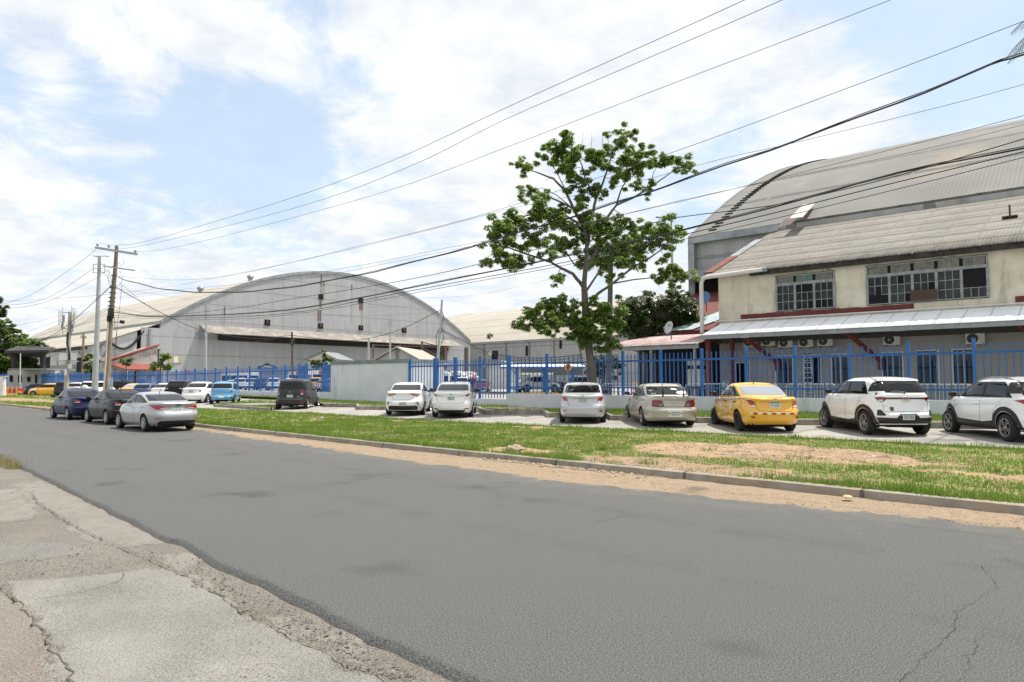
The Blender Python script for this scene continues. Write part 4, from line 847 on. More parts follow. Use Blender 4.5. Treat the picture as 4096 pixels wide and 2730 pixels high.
pitch = 2.02; x = postsL[0]; ext = []
while x > -150: x -= pitch; ext.append(x)
fence(sorted(ext[:12])+postsL, 1.06, zt, 'blue picket fence left of the booth, in front of the car yard and buses', wide=(17,), n=8)
# farther left the fence carries on without the wall
postsF = sorted(ext[11:]); zt2 = lambda x: float(ip(x, [-150, -70], [3.1, 2.9]))
lowwall(-150, -62.01, .1, .9, 'far low grey wall under the blue mesh backed fence at the left')
fence(postsF, .9, zt2, 'far blue fence with closely set pickets running toward the gatehouse', n=9)
# booth
t = empty('booth', ((XB0+XB1)/2, WY-.05, .3)); inv = Matrix.Translation(-t.location)
def bo(b, nm, m): o = b.build(nm, m, t); o.matrix_parent_inverse = inv; return o
b = MB(); b.box((XB0, WY-.05, .2), (XB1, WY+3.0, 3.0)); bo(b, 'wall', m_wallgrey)
b = MB(); b.box((XB0-.02, WY-.12, 3.0), (XB1+.05, WY+3.1, 3.22)); bo(b, 'roof', mat('booth_slab', (.22, .26, .265), .8, c2=(.16, .19, .19), sc=1.5))
tag(t, 'plain grey rendered block booth breaking the line of the fence', 'booth')
# ================================================================ CARS
def catmull(xs, ys):
    xs = list(xs); ys = list(ys)
    def f(x):
        if x <= xs[0]: return ys[0]
        if x >= xs[-1]: return ys[-1]
        i = max(k for k in range(len(xs)-1) if xs[k] <= x); 
        x0, x1 = xs[i], xs[i+1]; t = (x-x0)/(x1-x0)
        m0 = (ys[i+1]-ys[i-1])/(xs[i+1]-xs[i-1]) if i > 0 else (ys[1]-ys[0])/(xs[1]-xs[0])
        m1 = (ys[i+2]-ys[i])/(xs[i+2]-xs[i]) if i < len(xs)-2 else (ys[-1]-ys[-2])/(xs[-1]-xs[-2])
        h = x1-x0; return (2*t**3-3*t*t+1)*ys[i]+(t**3-2*t*t+t)*h*m0+(-2*t**3+3*t*t)*ys[i+1]+(t**3-t*t)*h*m1
    return f
def outline(xr, xf, w, nr, nf, N=110):
    xc = xr*.5+xf*.5; pts = []
    for k in range(720):
        a = 2*math.pi*k/720; c, s = math.cos(a), math.sin(a); n = nf if c > 0 else nr; hx = (xf-xc) if c > 0 else (xc-xr)
        pts.append((xc+hx*math.copysign(abs(c)**(2/n), c), w*math.copysign(abs(s)**(2/n), s)))
    P = np.array(pts+[pts[0]]); d = np.r_[0, np.cumsum(np.hypot(*np.diff(P, axis=0).T))]; u = np.linspace(0, d[-1], N+1)[:-1]
    return list(zip(np.interp(u, d, P[:, 0]), np.interp(u, d, P[:, 1])))
def loft(levels, cap):
    "levels: list of rings [(x,y,z)]; closed at bottom by a ngon; cap: list of inner rings"
    N = len(levels[0]); vs = [p for r in levels+cap for p in r]; n = len(levels+cap)
    fs = [[i*N+k, i*N+(k+1) % N, (i+1)*N+(k+1) % N, (i+1)*N+k] for i in range(n-1) for k in range(N)]
    fs += [list(range(N))[::-1], [(n-1)*N+k for k in range(N)]]
    return vs, fs
SP = {}
def spec(name, **k): SP[name] = k
# x is measured from the rear axle forwards
SEDAN = dict(wb=2.57, ro=.95, fo=.86, W=1.70, H=1.45, zb=.20, R=.305, nr=5.2, nf=3.2,
    top=[(-.95, .94), (-.85, 1.0), (-.3, 1.03), (.5, 1.00), (1.6, .97), (2.35, .98), (2.8, .90), (3.2, .78), (3.43, .66)],
    rear=[(0, .16), (.12, .05), (.3, 0), (.5, .0), (.58, .05), (.66, .085), (.86, .10), (.95, .07), (1, .10)], front=[(0, .18), (.15, .04), (.4, 0), (.7, .03), (.9, .12), (1, .22)],
    wid=[(0, .88), (.1, .95), (.3, .985), (.55, 1.0), (.8, .975), (.93, .945), (1, .90)],
    grear=[(0, -.42), (.3, -.12), (.6, .22), (.85, .55), (1, .95)], gfront=[(0, 2.62), (.3, 2.30), (.6, 1.98), (.85, 1.66), (1, 1.35)],
    gw=[(0, .92), (.3, .885), (.6, .84), (.85, .785), (1, .69)], gnr=6, gnf=5, crown=.04, wy=.80)
def derive(base, **k): d = dict(base); d.update(k); return d
SUV = derive(SEDAN, wb=2.525, ro=.74, fo=.76, W=1.70, H=1.60, zb=.27, R=.335, nr=5.5, nf=3.4,
    top=[(-.74, 1.10), (-.4, 1.12), (.5, 1.10), (1.6, 1.08), (2.2, 1.10), (2.7, 1.02), (3.05, .95), (3.28, .80)],
    rear=[(0, .10), (.12, .02), (.25, 0), (.36, .0), (.40, .05), (.6, .09), (.85, .10), (1, .12)],
    grear=[(0, -.60), (.3, -.50), (.6, -.38), (.85, -.22), (1, -.02)], gfront=[(0, 2.45), (.3, 2.20), (.6, 1.95), (.85, 1.66), (1, 1.35)],
    gw=[(0, .91), (.3, .88), (.6, .83), (.85, .77), (1, .66)], gnr=7, crown=.05, wy=.8, hatch=True)
def spec_fn(S):
    top = catmull(*zip(*S['top'])); rear = catmull(*zip(*S['rear'])); front = catmull(*zip(*S['front'])); wid = catmull(*zip(*S['wid']))
    gr = catmull(*zip(*S['grear'])); gf = catmull(*zip(*S['gfront'])); gw = catmull(*zip(*S['gw'])); return top, rear, front, wid, gr, gf, gw
def body_mesh(S):
    top, rear, front, wid, gr, gf, gw = spec_fn(S); xr0 = -S['ro']; xf0 = S['wb']+S['fo']; hw = S['W']/2
    lv = []
    for s in [0, .04, .09, .16, .24, .32, .38, .44, .50, .56, .61, .66, .72, .79, .86, .91, .95, .975, 1.0]:
        o = outline(xr0+rear(s), xf0-front(s), hw*wid(s), S['nr'], S['nf']); 
        rise = lambda x: max(0, (x-(xf0-.55))/.55)*.03+max(0, ((xr0+.5)-x)/.5)*.05
        lv.append([(x, y, S['zb']+rise(x)+s*(top(x)-S['zb']-rise(x))) for x, y in o])
    cap = []; base = lv[-1]; xc = (xr0+xf0)/2
    for f in (.975, .93, .85, .7, .5, .25): cap.append([(xc+(x-xc)*f, y*f, top(xc+(x-xc)*f)+.030*(1-f*f)+.004) for x, y, z in base])
    v1, f1_ = loft(lv, cap)
    zg = S.get('zg', S['top'][3][1]-.10); lv = []; H = S['H']-S['crown']
    for t in [0, .1, .2, .3, .4, .5, .6, .7, .78, .85, .90, .94, .97, 1.0]:
        o = outline(gr(t), gf(t), hw*gw(t), S['gnr'], S['gnf']); lv.append([(x, y, zg+(1-(1-t)**1.0)*(H-zg)) for x, y in o])
    cap = []; base = lv[-1]; xc = (gr(1)+gf(1))/2
    for f in (.93, .82, .66, .45, .2): cap.append([(xc+(x-xc)*f, y*f, H+S['crown']*(1-f**2)*.95+.004) for x, y, z in base])
    v2, f2 = loft(lv, cap)
    b = MB(); b.add(v1, f1_); low = b.mesh('low'); b2 = MB(); b2.add(v2, f2)
    # arches
    ob = bpy.data.objects.new('tmp', low); COL.objects.link(ob); cutters = []; RA = S['R']+S.get('gap', .055); c = MB()
    for x in (0, S['wb']):
        for s in (-1, 1):
            M = Matrix.Translation((x, s*(hw-.12), S['R'])) @ Matrix.Rotation(R(90), 4, 'X'); pr = [(0.0001, -.16), (RA, -.16), (RA, .3), (.0001, .3)]; pr = [(r, h*-s) for r, h in pr]
            n = 28; k = MB(); k.lathe(pr[1:3] if s < 0 else pr[2:0:-1], n, M); k.f.append(list(range(n))[::-1]); k.f.append([n+i for i in range(n)]); k.mi += [0, 0]; c.add(k.v, k.f)
    cm = c.mesh('cut'); bmx = bmesh.new(); bmx.from_mesh(cm); bmesh.ops.recalc_face_normals(bmx, faces=bmx.faces); bmx.to_mesh(cm); bmx.free()
    bmx = bmesh.new(); bmx.from_mesh(low); bmesh.ops.recalc_face_normals(bmx, faces=bmx.faces); bmx.to_mesh(low); bmx.free()
    co = bpy.data.objects.new('cut', cm); COL.objects.link(co); md = ob.modifiers.new('b', 'BOOLEAN'); md.operation = 'DIFFERENCE'; md.object = co; md.solver = 'EXACT'
    dg = bpy.context.evaluated_depsgraph_get(); res = bpy.data.meshes.new_from_object(ob.evaluated_get(dg)); bpy.data.objects.remove(ob); bpy.data.objects.remove(co)
    bm = bmesh.new(); bm.from_mesh(res); m2 = b2.mesh('g'); bm.from_mesh(m2); bmesh.ops.recalc_face_normals(bm, faces=bm.faces)
    for f in bm.faces:
        c = f.calc_center_median(); f.smooth = True
        dark = False
        for x in (0, S['wb']):
            if all(math.hypot(v.co.x-x, v.co.z-S['R']) < RA+.004 for v in f.verts) and abs(c.y) > hw-.35 and (abs(f.normal.y) < .5 or abs(c.y) < hw-.22): dark = True
        if c.z < S['zb']+.03 and f.normal.z < -.7: dark = True
        f.material_index = 1 if dark else 0
    for e in bm.edges:
        if len(e.link_faces) == 2 and e.calc_face_angle(0) > R(38): e.smooth = False
    me = bpy.data.meshes.new('body'); bm.to_mesh(me); bvh = BVHTree.FromBMesh(bm); bm.free(); return me, bvh
def densify(P, d=.05):
    out = []
    for i in range(len(P)):
        a = P[i]; b = P[(i+1) % len(P)]; n = max(1, int(math.hypot(b[0]-a[0], b[1]-a[1])/d)); out += [(a[0]+(b[0]-a[0])*k/n, a[1]+(b[1]-a[1])*k/n) for k in range(n)]
    return out
WR = .34
def to_wrap(P, kind, S, side=1):
    hw = S['W']/2; a = hw-WR; xc = -S['ro']+WR; out = []
    for p, z in densify(P, .05):
        if kind == 'rear':
            s = 1 if p >= 0 else -1; y = abs(p); u = y if y <= a else a+WR*math.asin(min(1, (y-a)/WR)); out.append((u*s, z))
        else:
            u = a+WR*math.pi/2+(p-xc) if p > xc else a+WR*math.acos(max(0, min(1, (xc-p)/WR))); out.append((u*side, z))
    return out
def clipu(P, c, keep_less):
    out = []; sg = 1 if keep_less else -1
    for i in range(len(P)):
        a, b = P[i], P[(i+1) % len(P)]; ia, ib = sg*(c-a[0]) >= 0, sg*(c-b[0]) >= 0
        if ia: out.append(a)
        if ia != ib: t = (c-a[0])/(b[0]-a[0]); out.append((c, a[1]+(b[1]-a[1])*t))
    return out
def wrap_polys(S, rp, sp, s):
    "lamp outline running round the rear corner on side s"
    hw = S['W']/2; uc = (hw-WR+WR*math.pi/4)*s; out = []; zc = S['zb']+(S['top'][1][1]-S['zb'])*.925; rp = rp and [(a, min(b, zc)) for a, b in rp]; sp = sp and [(a, min(b, zc)) for a, b in sp]
    if rp:
        q = to_wrap([(a*s, b) for a, b in rp], 'rear', S); q = clipu(q, uc, s > 0) if sp else q
        if len(q) > 2: out.append((q, 'w', S))
    if sp:
        q = to_wrap(sp, 'side', S, s); q = clipu(q, uc, s < 0) if rp else q
        if len(q) > 2: out.append((q, 'w', S))
    return out
def decal_geo(bvh, P, axis, side=1, off=.006, d=.06, thick=.02):
    if axis == 'w': d = min(d, .045)
    if axis == 'y': d = min(d, .05)
    P = densify(P, d); n = len(P); A = sum(P[i][0]*P[(i+1) % n][1]-P[(i+1) % n][0]*P[i][1] for i in range(n))
    if A < 0: P = P[::-1]
    a = np.array(P); x0, y0 = a.min(0); x1, y1 = a.max(0); inner = []
    gx = np.arange(x0+d*.5, x1, d); gy = np.arange(y0+d*.5, y1, d)
    if len(gx) and len(gy):
        GX, GY = np.meshgrid(gx, gy); k = inpoly(P, GX, GY); inner = list(zip(GX[k], GY[k]))
        inner = [p for p in inner if np.min(np.hypot(a[:, 0]-p[0], a[:, 1]-p[1])) > d*.35]
    vs, es, fs, *_ = delaunay_2d_cdt([Vector(p) for p in P+inner], [], [list(range(n))], 1, 1e-5)
    out = []; nr = []
    for v in vs:
        if axis == 'w':
            S_ = side; hw = S_['W']/2; a_ = hw-WR; xc = -S_['ro']+WR; u = abs(v.x); sg = 1 if v.x >= 0 else -1
            if u <= a_: tg = Vector((xc, u, v.y)); dr = Vector((1, 0, 0))
            elif u <= a_+WR*math.pi/2: th = (u-a_)/WR; tg = Vector((xc, a_, v.y)); dr = Vector((math.cos(th), -math.sin(th), 0))
            else: tg = Vector((xc+u-a_-WR*math.pi/2, a_, v.y)); dr = Vector((0, -1, 0))
            tg.y *= sg; dr.y *= sg; o = tg-dr*2
        elif axis == 'y': o = Vector((v.x, side*3, v.y)); dr = Vector((0, -side, 0))
        elif axis == 'x': o = Vector((-side*8, v.x, v.y)) if side > 0 else Vector((9, v.x, v.y)); dr = Vector((1, 0, 0)) if side > 0 else Vector((-1, 0, 0))
        else: o = Vector((v.x, v.y, 4)); dr = Vector((0, 0, -1))
        h = bvh.ray_cast(o, dr)
        if h[0] is None or (axis == 'x' and side > 0 and h[0].x > 1.2):
            tgt = tg if axis == 'w' else Vector((v.x, side*.85, v.y)) if axis == 'y' else (Vector((-.9 if side > 0 else 3.3, v.x, v.y)) if axis == 'x' else Vector((v.x, v.y, 1)))
            q = bvh.find_nearest(tgt); loc, nn = q[0], q[1]
        else: loc, nn = h[0], h[1]
        if nn.dot(dr) > 0: nn = -nn
        out.append(loc+nn*off); nr.append(nn)
    fs = [list(f) for f in fs]
    for f in fs:
        if len(f) >= 3 and (out[f[1]]-out[f[0]]).cross(out[f[2]]-out[f[0]]).dot(nr[f[0]]) < 0: f.reverse()
    m = len(out); cnt = {}
    for f in fs:
        for i in range(len(f)): cnt[(f[i], f[(i+1) % len(f)])] = 1
    rim = [(a_, b_) for a_, b_ in cnt if (b_, a_) not in cnt]
    out2 = out+[p-q*thick for p, q in zip(out, nr)]
    return out2, fs+[[b_, a_, a_+m, b_+m] for a_, b_ in rim]
def decal(bvh, polys, off=.006, d=.06):
    b = MB()
    for P, ax, sd_ in polys: v, f = decal_geo(bvh, P, ax, sd_, off, d); b.add(v, f)
    me = b.mesh('decal'); used = set(); bm = bmesh.new(); bm.from_mesh(me); bmesh.ops.delete(bm, geom=[v for v in bm.verts if not v.link_faces], context='VERTS')
    for f in bm.faces: f.smooth = True
    for e in bm.edges:
        if len(e.link_faces) == 2 and e.calc_face_angle(0) > R(35): e.smooth = False
    bm.to_mesh(me); bm.free(); return me
def mir(P): return [(-a, b) for a, b in P]
def side_glass(S, bvh, xs_split, za=.06, zt_=.84, rearin=.20, frontin=.10, rise=0):
    top, rear, front, wid, gr, gf, gw = spec_fn(S); zg = S.get('zg', S['top'][3][1]-.10); H = S['H']-S['crown']; Z = lambda t: zg+t*(H-zg); sill = S['top'][3][1]+.035
    ts = [t for t in np.linspace(0, zt_, 12) if Z(t) > sill]
    L = [(gr(t)+rearin, Z(t)) for t in ts]; F = [(gf(t)-frontin, Z(t)) for t in ts]
    L = [(gr(ts[0])+rearin-.05, sill+rise)]+[p for p in L if p[1] > sill+rise+.02]; F = [(F[0][0]+.05, sill-.01)]+F
    dlo = L+F[::-1]     # clockwise outline
    def clip(P, x0, x1):
        for sgn, c in ((1, x0), (-1, x1)):
            out = []
            for i in range(len(P)):
                a, b = P[i], P[(i+1) % len(P)]; ia, ib = sgn*(a[0]-c) >= 0, sgn*(b[0]-c) >= 0
                if ia: out.append(a)
                if ia != ib: t = (c-a[0])/(b[0]-a[0]); out.append((c, a[1]+(b[1]-a[1])*t))
            P = out
        return P
    shr = lambda P: [(sum(p[0] for p in P)/len(P)+(p[0]-sum(q[0] for q in P)/len(P))*.97, sum(q[1] for q in P)/len(P)+(p[1]-sum(q[1] for q in P)/len(P))*.93) for p in P]
    panes = []; xs_ = [-9]+list(xs_split)+[9]
    for a, b in zip(xs_[:-1], xs_[1:]):
        P = clip(dlo, a+.03, b-.03)
        if len(P) >= 3: panes.append(shr(P))
    return dlo, panes
def end_glass(S, which, t0, t1, inset=.87):
    top, rear, front, wid, gr, gf, gw = spec_fn(S); zg = S.get('zg', S['top'][3][1]-.10); H = S['H']-S['crown']; dk = max(p[1] for p in (S['top'][:4] if which == 'r' else S['top'][4:]))+.035+.004; t0 = max(t0, (dk-zg)/(H-zg)); Z = lambda t: zg+t*(H-zg); hw = S['W']/2
    L = []; 
    for t in np.linspace(t0, t1, 8): L.append((hw*gw(t)*inset*(1 if t < t1-.001 else .96), Z(t)))
    return [(-a, b) for a, b in L[::-1]]+L
def wheel_meshes(Rr, w=.19, style='five', steel=False):
    ty = MB(); M = Matrix.Rotation(R(-90), 4, 'X')  # axle along y; outer face +y
    rr = Rr*.66; ty.lathe([(rr, -w/2), (Rr*.9, -w/2-.005), (Rr*.975, -w/2+.02), (Rr, -w/2+.045), (Rr, w/2-.045), (Rr*.975, w/2-.02), (Rr*.9, w/2+.005), (rr, w/2)], 32, M); ty = ty.mesh('tyre'); sharpen(ty, 50)
    rm = MB(); rm.lathe([(rr+.004, w/2+.004), (rr-.012, w/2+.006), (rr-.022, w/2-.02), (rr-.03, -w/2)], 32, M); rm.k = 1; rm.lathe([(rr-.03, w/2-.075), (.02, w/2-.06), (.001, w/2-.06)], 24, M); rm.lathe([(rr-.02, -w/2+.005), (.001, -w/2+.005)], 16, M); rm.k = 0
    h = w/2-.022
    if style == 'steel':
        rm.k = 1
        for k in range(12): a = k*math.pi/6; rm.beam(M @ Vector((.05*math.cos(a), .05*math.sin(a), h-.01)), M @ Vector(((rr-.02)*math.cos(a), (rr-.02)*math.sin(a), h-.005)), .012, .04)
        rm.lathe([(.001, h+.015), (.055, h+.015), (.07, h-.02)], 14, M)
    else:
        ns = {'five': 5, 'ten': 10, 'twin': 5, 'cover': 7}[style]
        for k in range(ns):
            a = k*2*math.pi/ns+.3
            for da in ((-.17, .17) if style == 'twin' else (0,)):
                c0, s0 = math.cos(a+da*.5), math.sin(a+da*.5); c1, s1 = math.cos(a+da*1.15), math.sin(a+da*1.15); wd = {'five': .062, 'ten': .028, 'twin': .028, 'cover': .07}[style]
                rm.beam(M @ Vector((.03*c0, .03*s0, h)), M @ Vector(((rr-.012)*c1, (rr-.012)*s1, h+.012)), .03, wd)
        rm.lathe([(.001, h+.03), (.045, h+.028), (.055, h)], 14, M)
    return ty, rm.mesh('rim')
_wc = {}
def rrect(cx_, cz, w, h, r=.02): return [(cx_-w/2+r, cz-h/2), (cx_+w/2-r, cz-h/2), (cx_+w/2, cz-h/2+r), (cx_+w/2, cz+h/2-r), (cx_+w/2-r, cz+h/2), (cx_-w/2+r, cz+h/2), (cx_-w/2, cz+h/2-r), (cx_-w/2, cz-h/2+r)]
def ring_sector(cx_, cz, r0, r1, a0, a1, n=16):
    A = [a0+(a1-a0)*k/n for k in range(n+1)]; return [(cx_+r1*math.cos(a), cz+r1*math.sin(a)) for a in A]+[(cx_+r0*math.cos(a), cz+r0*math.sin(a)) for a in A[::-1]]
CAR = {}
def car_type(name):
    "build once: list of (part name, mesh, paint?, [sub parts]) in car coordinates"
    if name in CAR: return CAR[name]
    S = SP[name]; body, bvh = body_mesh(S); body.materials.append(m_black); body.materials.append(m_under); parts = []
    def P(nm, me, m, subs=()): 
        me.materials.clear()
        for q in (m if isinstance(m, (list, tuple)) else [m]): me.materials.append(q)
        parts.append((nm, me, list(subs), m == 'x')); return me
    parts.append(('body', body, [], True))
    D = lambda polys, off=.006, d=.06: decal(bvh, polys, off, d)
    dlo, panes = side_glass(S, bvh, S.get('split', (1.05,)), rearin=S.get('rearin', .20), frontin=S.get('frontin', .12), rise=S.get('rise', 0), zt_=S.get('zt', .86))
    gm = S.get('glass', m_glass)
    for s in (1, -1):
        P('window_surround', D([(dlo, 'y', s)], .004), m_black)
        for q in panes: P('side_window', D([(q, 'y', s)], .009), gm)
    for q in S.get('extra_side', ()):
        for s in (1, -1): P(q[0], D([(q[1], 'y', s)], q[3] if len(q) > 3 else .007), q[2])
    P('rear_window', D([(end_glass(S, 'r', S.get('rw0', .22), S.get('rw1', .86), S.get('rwi', .87)), 'x', 1)], .007), S.get('rglass', m_glass))
    P('windscreen', D([(end_glass(S, 'f', .22, .88), 'x', -1)], .007), S.get('fglass', m_glass))
    for q in S.get('lamps', ()):   # (name, rear poly (right side y<0 as seen), side poly or None, material, off)
        for s in (1, -1):
            pl = wrap_polys(S, q[1], q[2], s)
            P(q[0], D(pl, q[4] if len(q) > 4 else .009, .05), q[3])
    for q in S.get('rear_parts', ()): P(q[0], D([(to_wrap(q[1], 'rear', S), 'w', S)], q[3] if len(q) > 3 else .006), q[2])
    for q in S.get('front_parts', ()): P(q[0], D([(q[1], 'x', -1)], q[3] if len(q) > 3 else .006), q[2])
    for q in S.get('head', ()):
        for s in (1, -1): P('headlight', D([([(a*s, b) for a, b in q[0]], 'x', -1), (q[1], 'y', s)], .008), m_clear)
    zt0 = S['top'][3][1]
    # door seams, handles, mirrors
    if S.get('seams', True):
        for s in (1, -1):
            z0 = S['zb']+.10
            for pl in S.get('seam', [[(2.12, z0), (2.16, .55), (2.14, zt0)], [(1.02, z0), (1.04, .6), (1.03, zt0)], [(.42, .62), (.36, .75), (.18, zt0-.03)]]):
                L = [(a-.005, b) for a, b in pl]+[(a+.005, b) for a, b in pl[::-1]]; P('door_seam', D([(L, 'y', s)], .002, .1), m_under)
            for x in S.get('handles', (1.18, .22)):
                h = bvh.ray_cast(Vector((x, s*3, zt0-.13)), Vector((0, -s, 0)))
                if h[0]: b = MB(); c = h[0]; b.tube([(c.x-.10, c.y-s*.005, c.z), (c.x-.08, c.y+s*.03, c.z), (c.x+.08, c.y+s*.03, c.z), (c.x+.10, c.y-s*.005, c.z)], .014, 6); parts.append(('door_handle', b.mesh('h'), [], S.get('hpaint', True))); parts[-1][1].materials.append(m_black)
    if S.get('mirrors', True):
        for s in (1, -1):
            top, rear, front, wid, gr, gf, gw = spec_fn(S); mx_ = gf(0)-.52; hw = S['W']/2; z = zt0+.09
            bm = bmesh.new(); bmesh.ops.create_uvsphere(bm, u_segments=14, v_segments=9, radius=1); 
            for v in bm.verts:
                v.co = Vector((v.co.x*.075+(.02 if v.co.x > 0 else 0), v.co.y*.105, v.co.z*.068)); v.co.x = max(v.co.x, -.045); v.co += Vector((mx_, s*(hw+.07), z))
            bmesh.ops.create_cube(bm, size=1, matrix=Matrix.Translation((mx_+.03, s*(hw-.03), z-.05)) @ Matrix.Diagonal((.06, .18, .04, 1)))
            for f in bm.faces: f.smooth = True
            me = bpy.data.meshes.new('mirror'); bm.to_mesh(me); bm.free(); me.materials.append(m_black); parts.append(('side_mirror', me, [], S.get('mpaint', False)))
    # underside and tail pipe
    b = MB(); b.box((-S['ro']+.25, -S['W']*.36, S['zb']-.02), (S['wb']+.4, S['W']*.36, S['zb']+.12)); b.beam((-S['ro']+.5, -.35, S['zb']+.02), (-S['ro']+.5, .35, S['zb']+.02), .22, .14); b.beam((0, -.6, S['R']), (0, .6, S['R']), .1); P('underbody', b.mesh('u'), m_under)
    if S.get('antenna', True):
        q = bvh.ray_cast(Vector((S.get('antx', .95), 0, 3)), Vector((0, 0, -1)))[0]; b = MB(); b.tube([q-Vector((0, 0, .01)), q+Vector((0, 0, .03)), q+Vector((-.16, 0, .20))], [.025, .012, .005], 6); P('antenna', b.mesh('a'), m_black)
    for q in S.get('solids', ()): me = q[1](S, bvh); parts.append((q[0], me, [], q[2] == 'paint')); me.materials.clear(); me.materials.append(m_black if q[2] == 'paint' else q[2])
    # wheels
    key = (S['R'], S.get('rim', 'five'))
    if key not in _wc: _wc[key] = wheel_meshes(S['R'], style=S.get('rim', 'five'))
    ty, rm = _wc[key]; wm = []
    for x in (0, S['wb']):
        for s in (1, -1): wm.append((x, s*(S['W']/2-.115), s))
    # plate anchor
    pz = S.get('plate', .78); h = bvh.ray_cast(Vector((-6, 0, pz)), Vector((1, 0, 0))); n = h[1] if h[1].x < 0 else -h[1]
    bd = {}
    for nm, y, z in S.get('badges', ()): hh = bvh.ray_cast(Vector((-6, y, z)), Vector((1, 0, 0))); bd[nm] = (hh[0], hh[1] if hh[1].x < 0 else -hh[1])
    CAR[name] = (S, parts, (ty, rm), wm, (h[0], n), bvh, bd); return CAR[name]
def paint(name, c, rough=.25, metal=0, flake=0):
    if 'paint_'+name in MATS: return MATS['paint_'+name]
    m, b, t = bsdf('paint_'+name); b.inputs['Base Color'].default_value = lin(c); b.inputs['Roughness'].default_value = rough+.1; b.inputs['Metallic'].default_value = metal; b.inputs['Coat Weight'].default_value = .3 if max(c) < .12 else 1; b.inputs['Specular IOR Level'].default_value = .15 if max(c) < .12 else .5; b.inputs['Coat Roughness'].default_value = .04
    n = t.nodes; l = t.links; tcn = n.new('ShaderNodeTexCoord'); z = n.new('ShaderNodeTexNoise'); z.inputs['Scale'].default_value = 2.5; z.inputs['Detail'].default_value = 6; l.new(tcn.outputs['Object'], z.inputs['Vector'])
    mx = n.new('ShaderNodeMix'); mx.data_type = 'RGBA'; f = n.new('ShaderNodeMapRange'); f.inputs['From Min'].default_value = .45; f.inputs['From Max'].default_value = .8; f.inputs['To Max'].default_value = .22; l.new(z.outputs['Fac'], f.inputs['Value']); l.new(f.outputs[0], mx.inputs['Factor'])
    mx.inputs['A'].default_value = lin(c); mx.inputs['B'].default_value = lin([x*.8+(.02 if min(c) > .1 else .002) for x in c]); l.new(mx.outputs['Result'], b.inputs['Base Color'])
    MATS['paint_'+name] = m; return m
m_plate = mat('plate_white', (.62, .64, .60), .5); m_plateg = mat('plate_green', (.02, .22, .13), .5); m_ink = mat('plate_ink', (.02, .03, .03), .5)
def put_parts(root, parts, pm):
    for nm, me, subs, painted in parts:
        me2 = me
        if painted: me2 = me.copy(); me2.materials[0] = pm
        o = link(nm, me2, None, root)
def car(tname, pm, loc, ang, label, cat='car', plate=None, group='parked cars', rim_m=None, extras=None, name='parked_car'):
    S, parts, (ty, rm), wm, (pp, pn), bvh, bd = car_type(tname)
    t = empty(name, loc, ang); put_parts(t, parts, pm)
    for x, y, s in wm:
        key = (ty.name, 'm'); 
        if not ty.materials: ty.materials.append(m_tyre)
        w_ = link('wheel', ty, None, t); w_.location = (x, y, S['R']); w_.rotation_euler = (0, 0, 0 if s > 0 else math.pi)
        r_ = rm if rim_m is None else rm
        if not rm.materials: rm.materials.append(m_alloy if S.get('rim') != 'steel' else m_black); rm.materials.append(m_under if S.get('rim') != 'cover' else m_steel)
        link('rim', rm, None, w_)
    if plate:
        z = Vector(pn).normalized(); xx = Vector((0, -1, 0)); yy = z.cross(xx).normalized(); M = frame(pp+z*.012, xx, yy)
        b = MB(); b.box((-.155, -.078, -.008), (.155, .078, .004), M); pl = b.build('licence_plate', m_plate if plate[1:2] != '~' else m_plate, t)
        b = MB(); b.box((-.15, .045, .003), (.15, .074, .006), M); b.build('plate_band', m_plateg, pl)
        text_part(plate, .105, M @ Matrix.Translation((0, -.018, .006)), m_ink, 'plate_number', pl, .0015, .78)
    if extras: extras(t, S, bvh, bd, pm)
    tag(t, label, cat, group); return t
def place(px, py, dz=0): # rear axle centre seen at this pixel on the lot surface
    z = .37
    for _ in range(4): p = onZ(px, py, z); z = zground_lot(p.x, p.y)
    return Vector((p.x, p.y, z))
def ang(a): return math.atan2(FWD.y, FWD.x)-R(a)
def onrear(bvh, y, z, side='x'):
    h = bvh.ray_cast(Vector((-6, y, z)), Vector((1, 0, 0))); n = h[1] if h[1].x < 0 else -h[1]; return h[0], n
def badge(t, bvh, y, z, txt, size, m=m_chrome, nm='badge_lettering', sx=1):
    p, n = onrear(bvh, y, z); xx = Vector((0, -1, 0)); yy = n.cross(xx).normalized(); text_part(txt, size, frame(p+n*.004, xx, yy), m, nm, t, .002, sx)
def emblem(t, bvh, z, kind, y=0, s=1.0, m=m_chrome):
    p, n = onrear(bvh, y, z); xx = Vector((0, -1, 0)); yy = n.cross(xx).normalized(); M = frame(p+n*.008, xx, yy); b = MB()
    ell = lambda a, c, cx_=0, cy=0: [M @ Vector((cx_+a*s*math.cos(k*math.pi/10), cy+c*s*math.sin(k*math.pi/10), 0)) for k in range(21)]
    if kind == 'oval_h':
        b.tube(ell(.062, .034), .006*s, 5); q = lambda x, y: M @ Vector((x*s, y*s, 0))
        b.beam(q(-.03, -.024), q(-.012, .026), .012*s, .006); b.beam(q(.012, -.026), q(.03, .024), .012*s, .006); b.beam(q(-.02, -.004), q(.02, .004), .012*s, .006)
    elif kind == 'ovals': b.tube(ell(.065, .043), .006*s, 5); b.tube(ell(.022, .040), .005*s, 5); b.tube(ell(.045, .014, 0, .018*s), .005*s, 5)
    elif kind == 's':
        q = lambda x, y: M @ Vector((x*s, y*s, 0)); b.tube([q(.04, .03), q(-.035, .03), q(-.035, .008), q(.035, -.008), q(.035, -.03), q(-.04, -.03)], .010*s, 5)
    else: b.tube(ell(.05, .03), .01*s, 6)
    b.build('emblem', m, t)

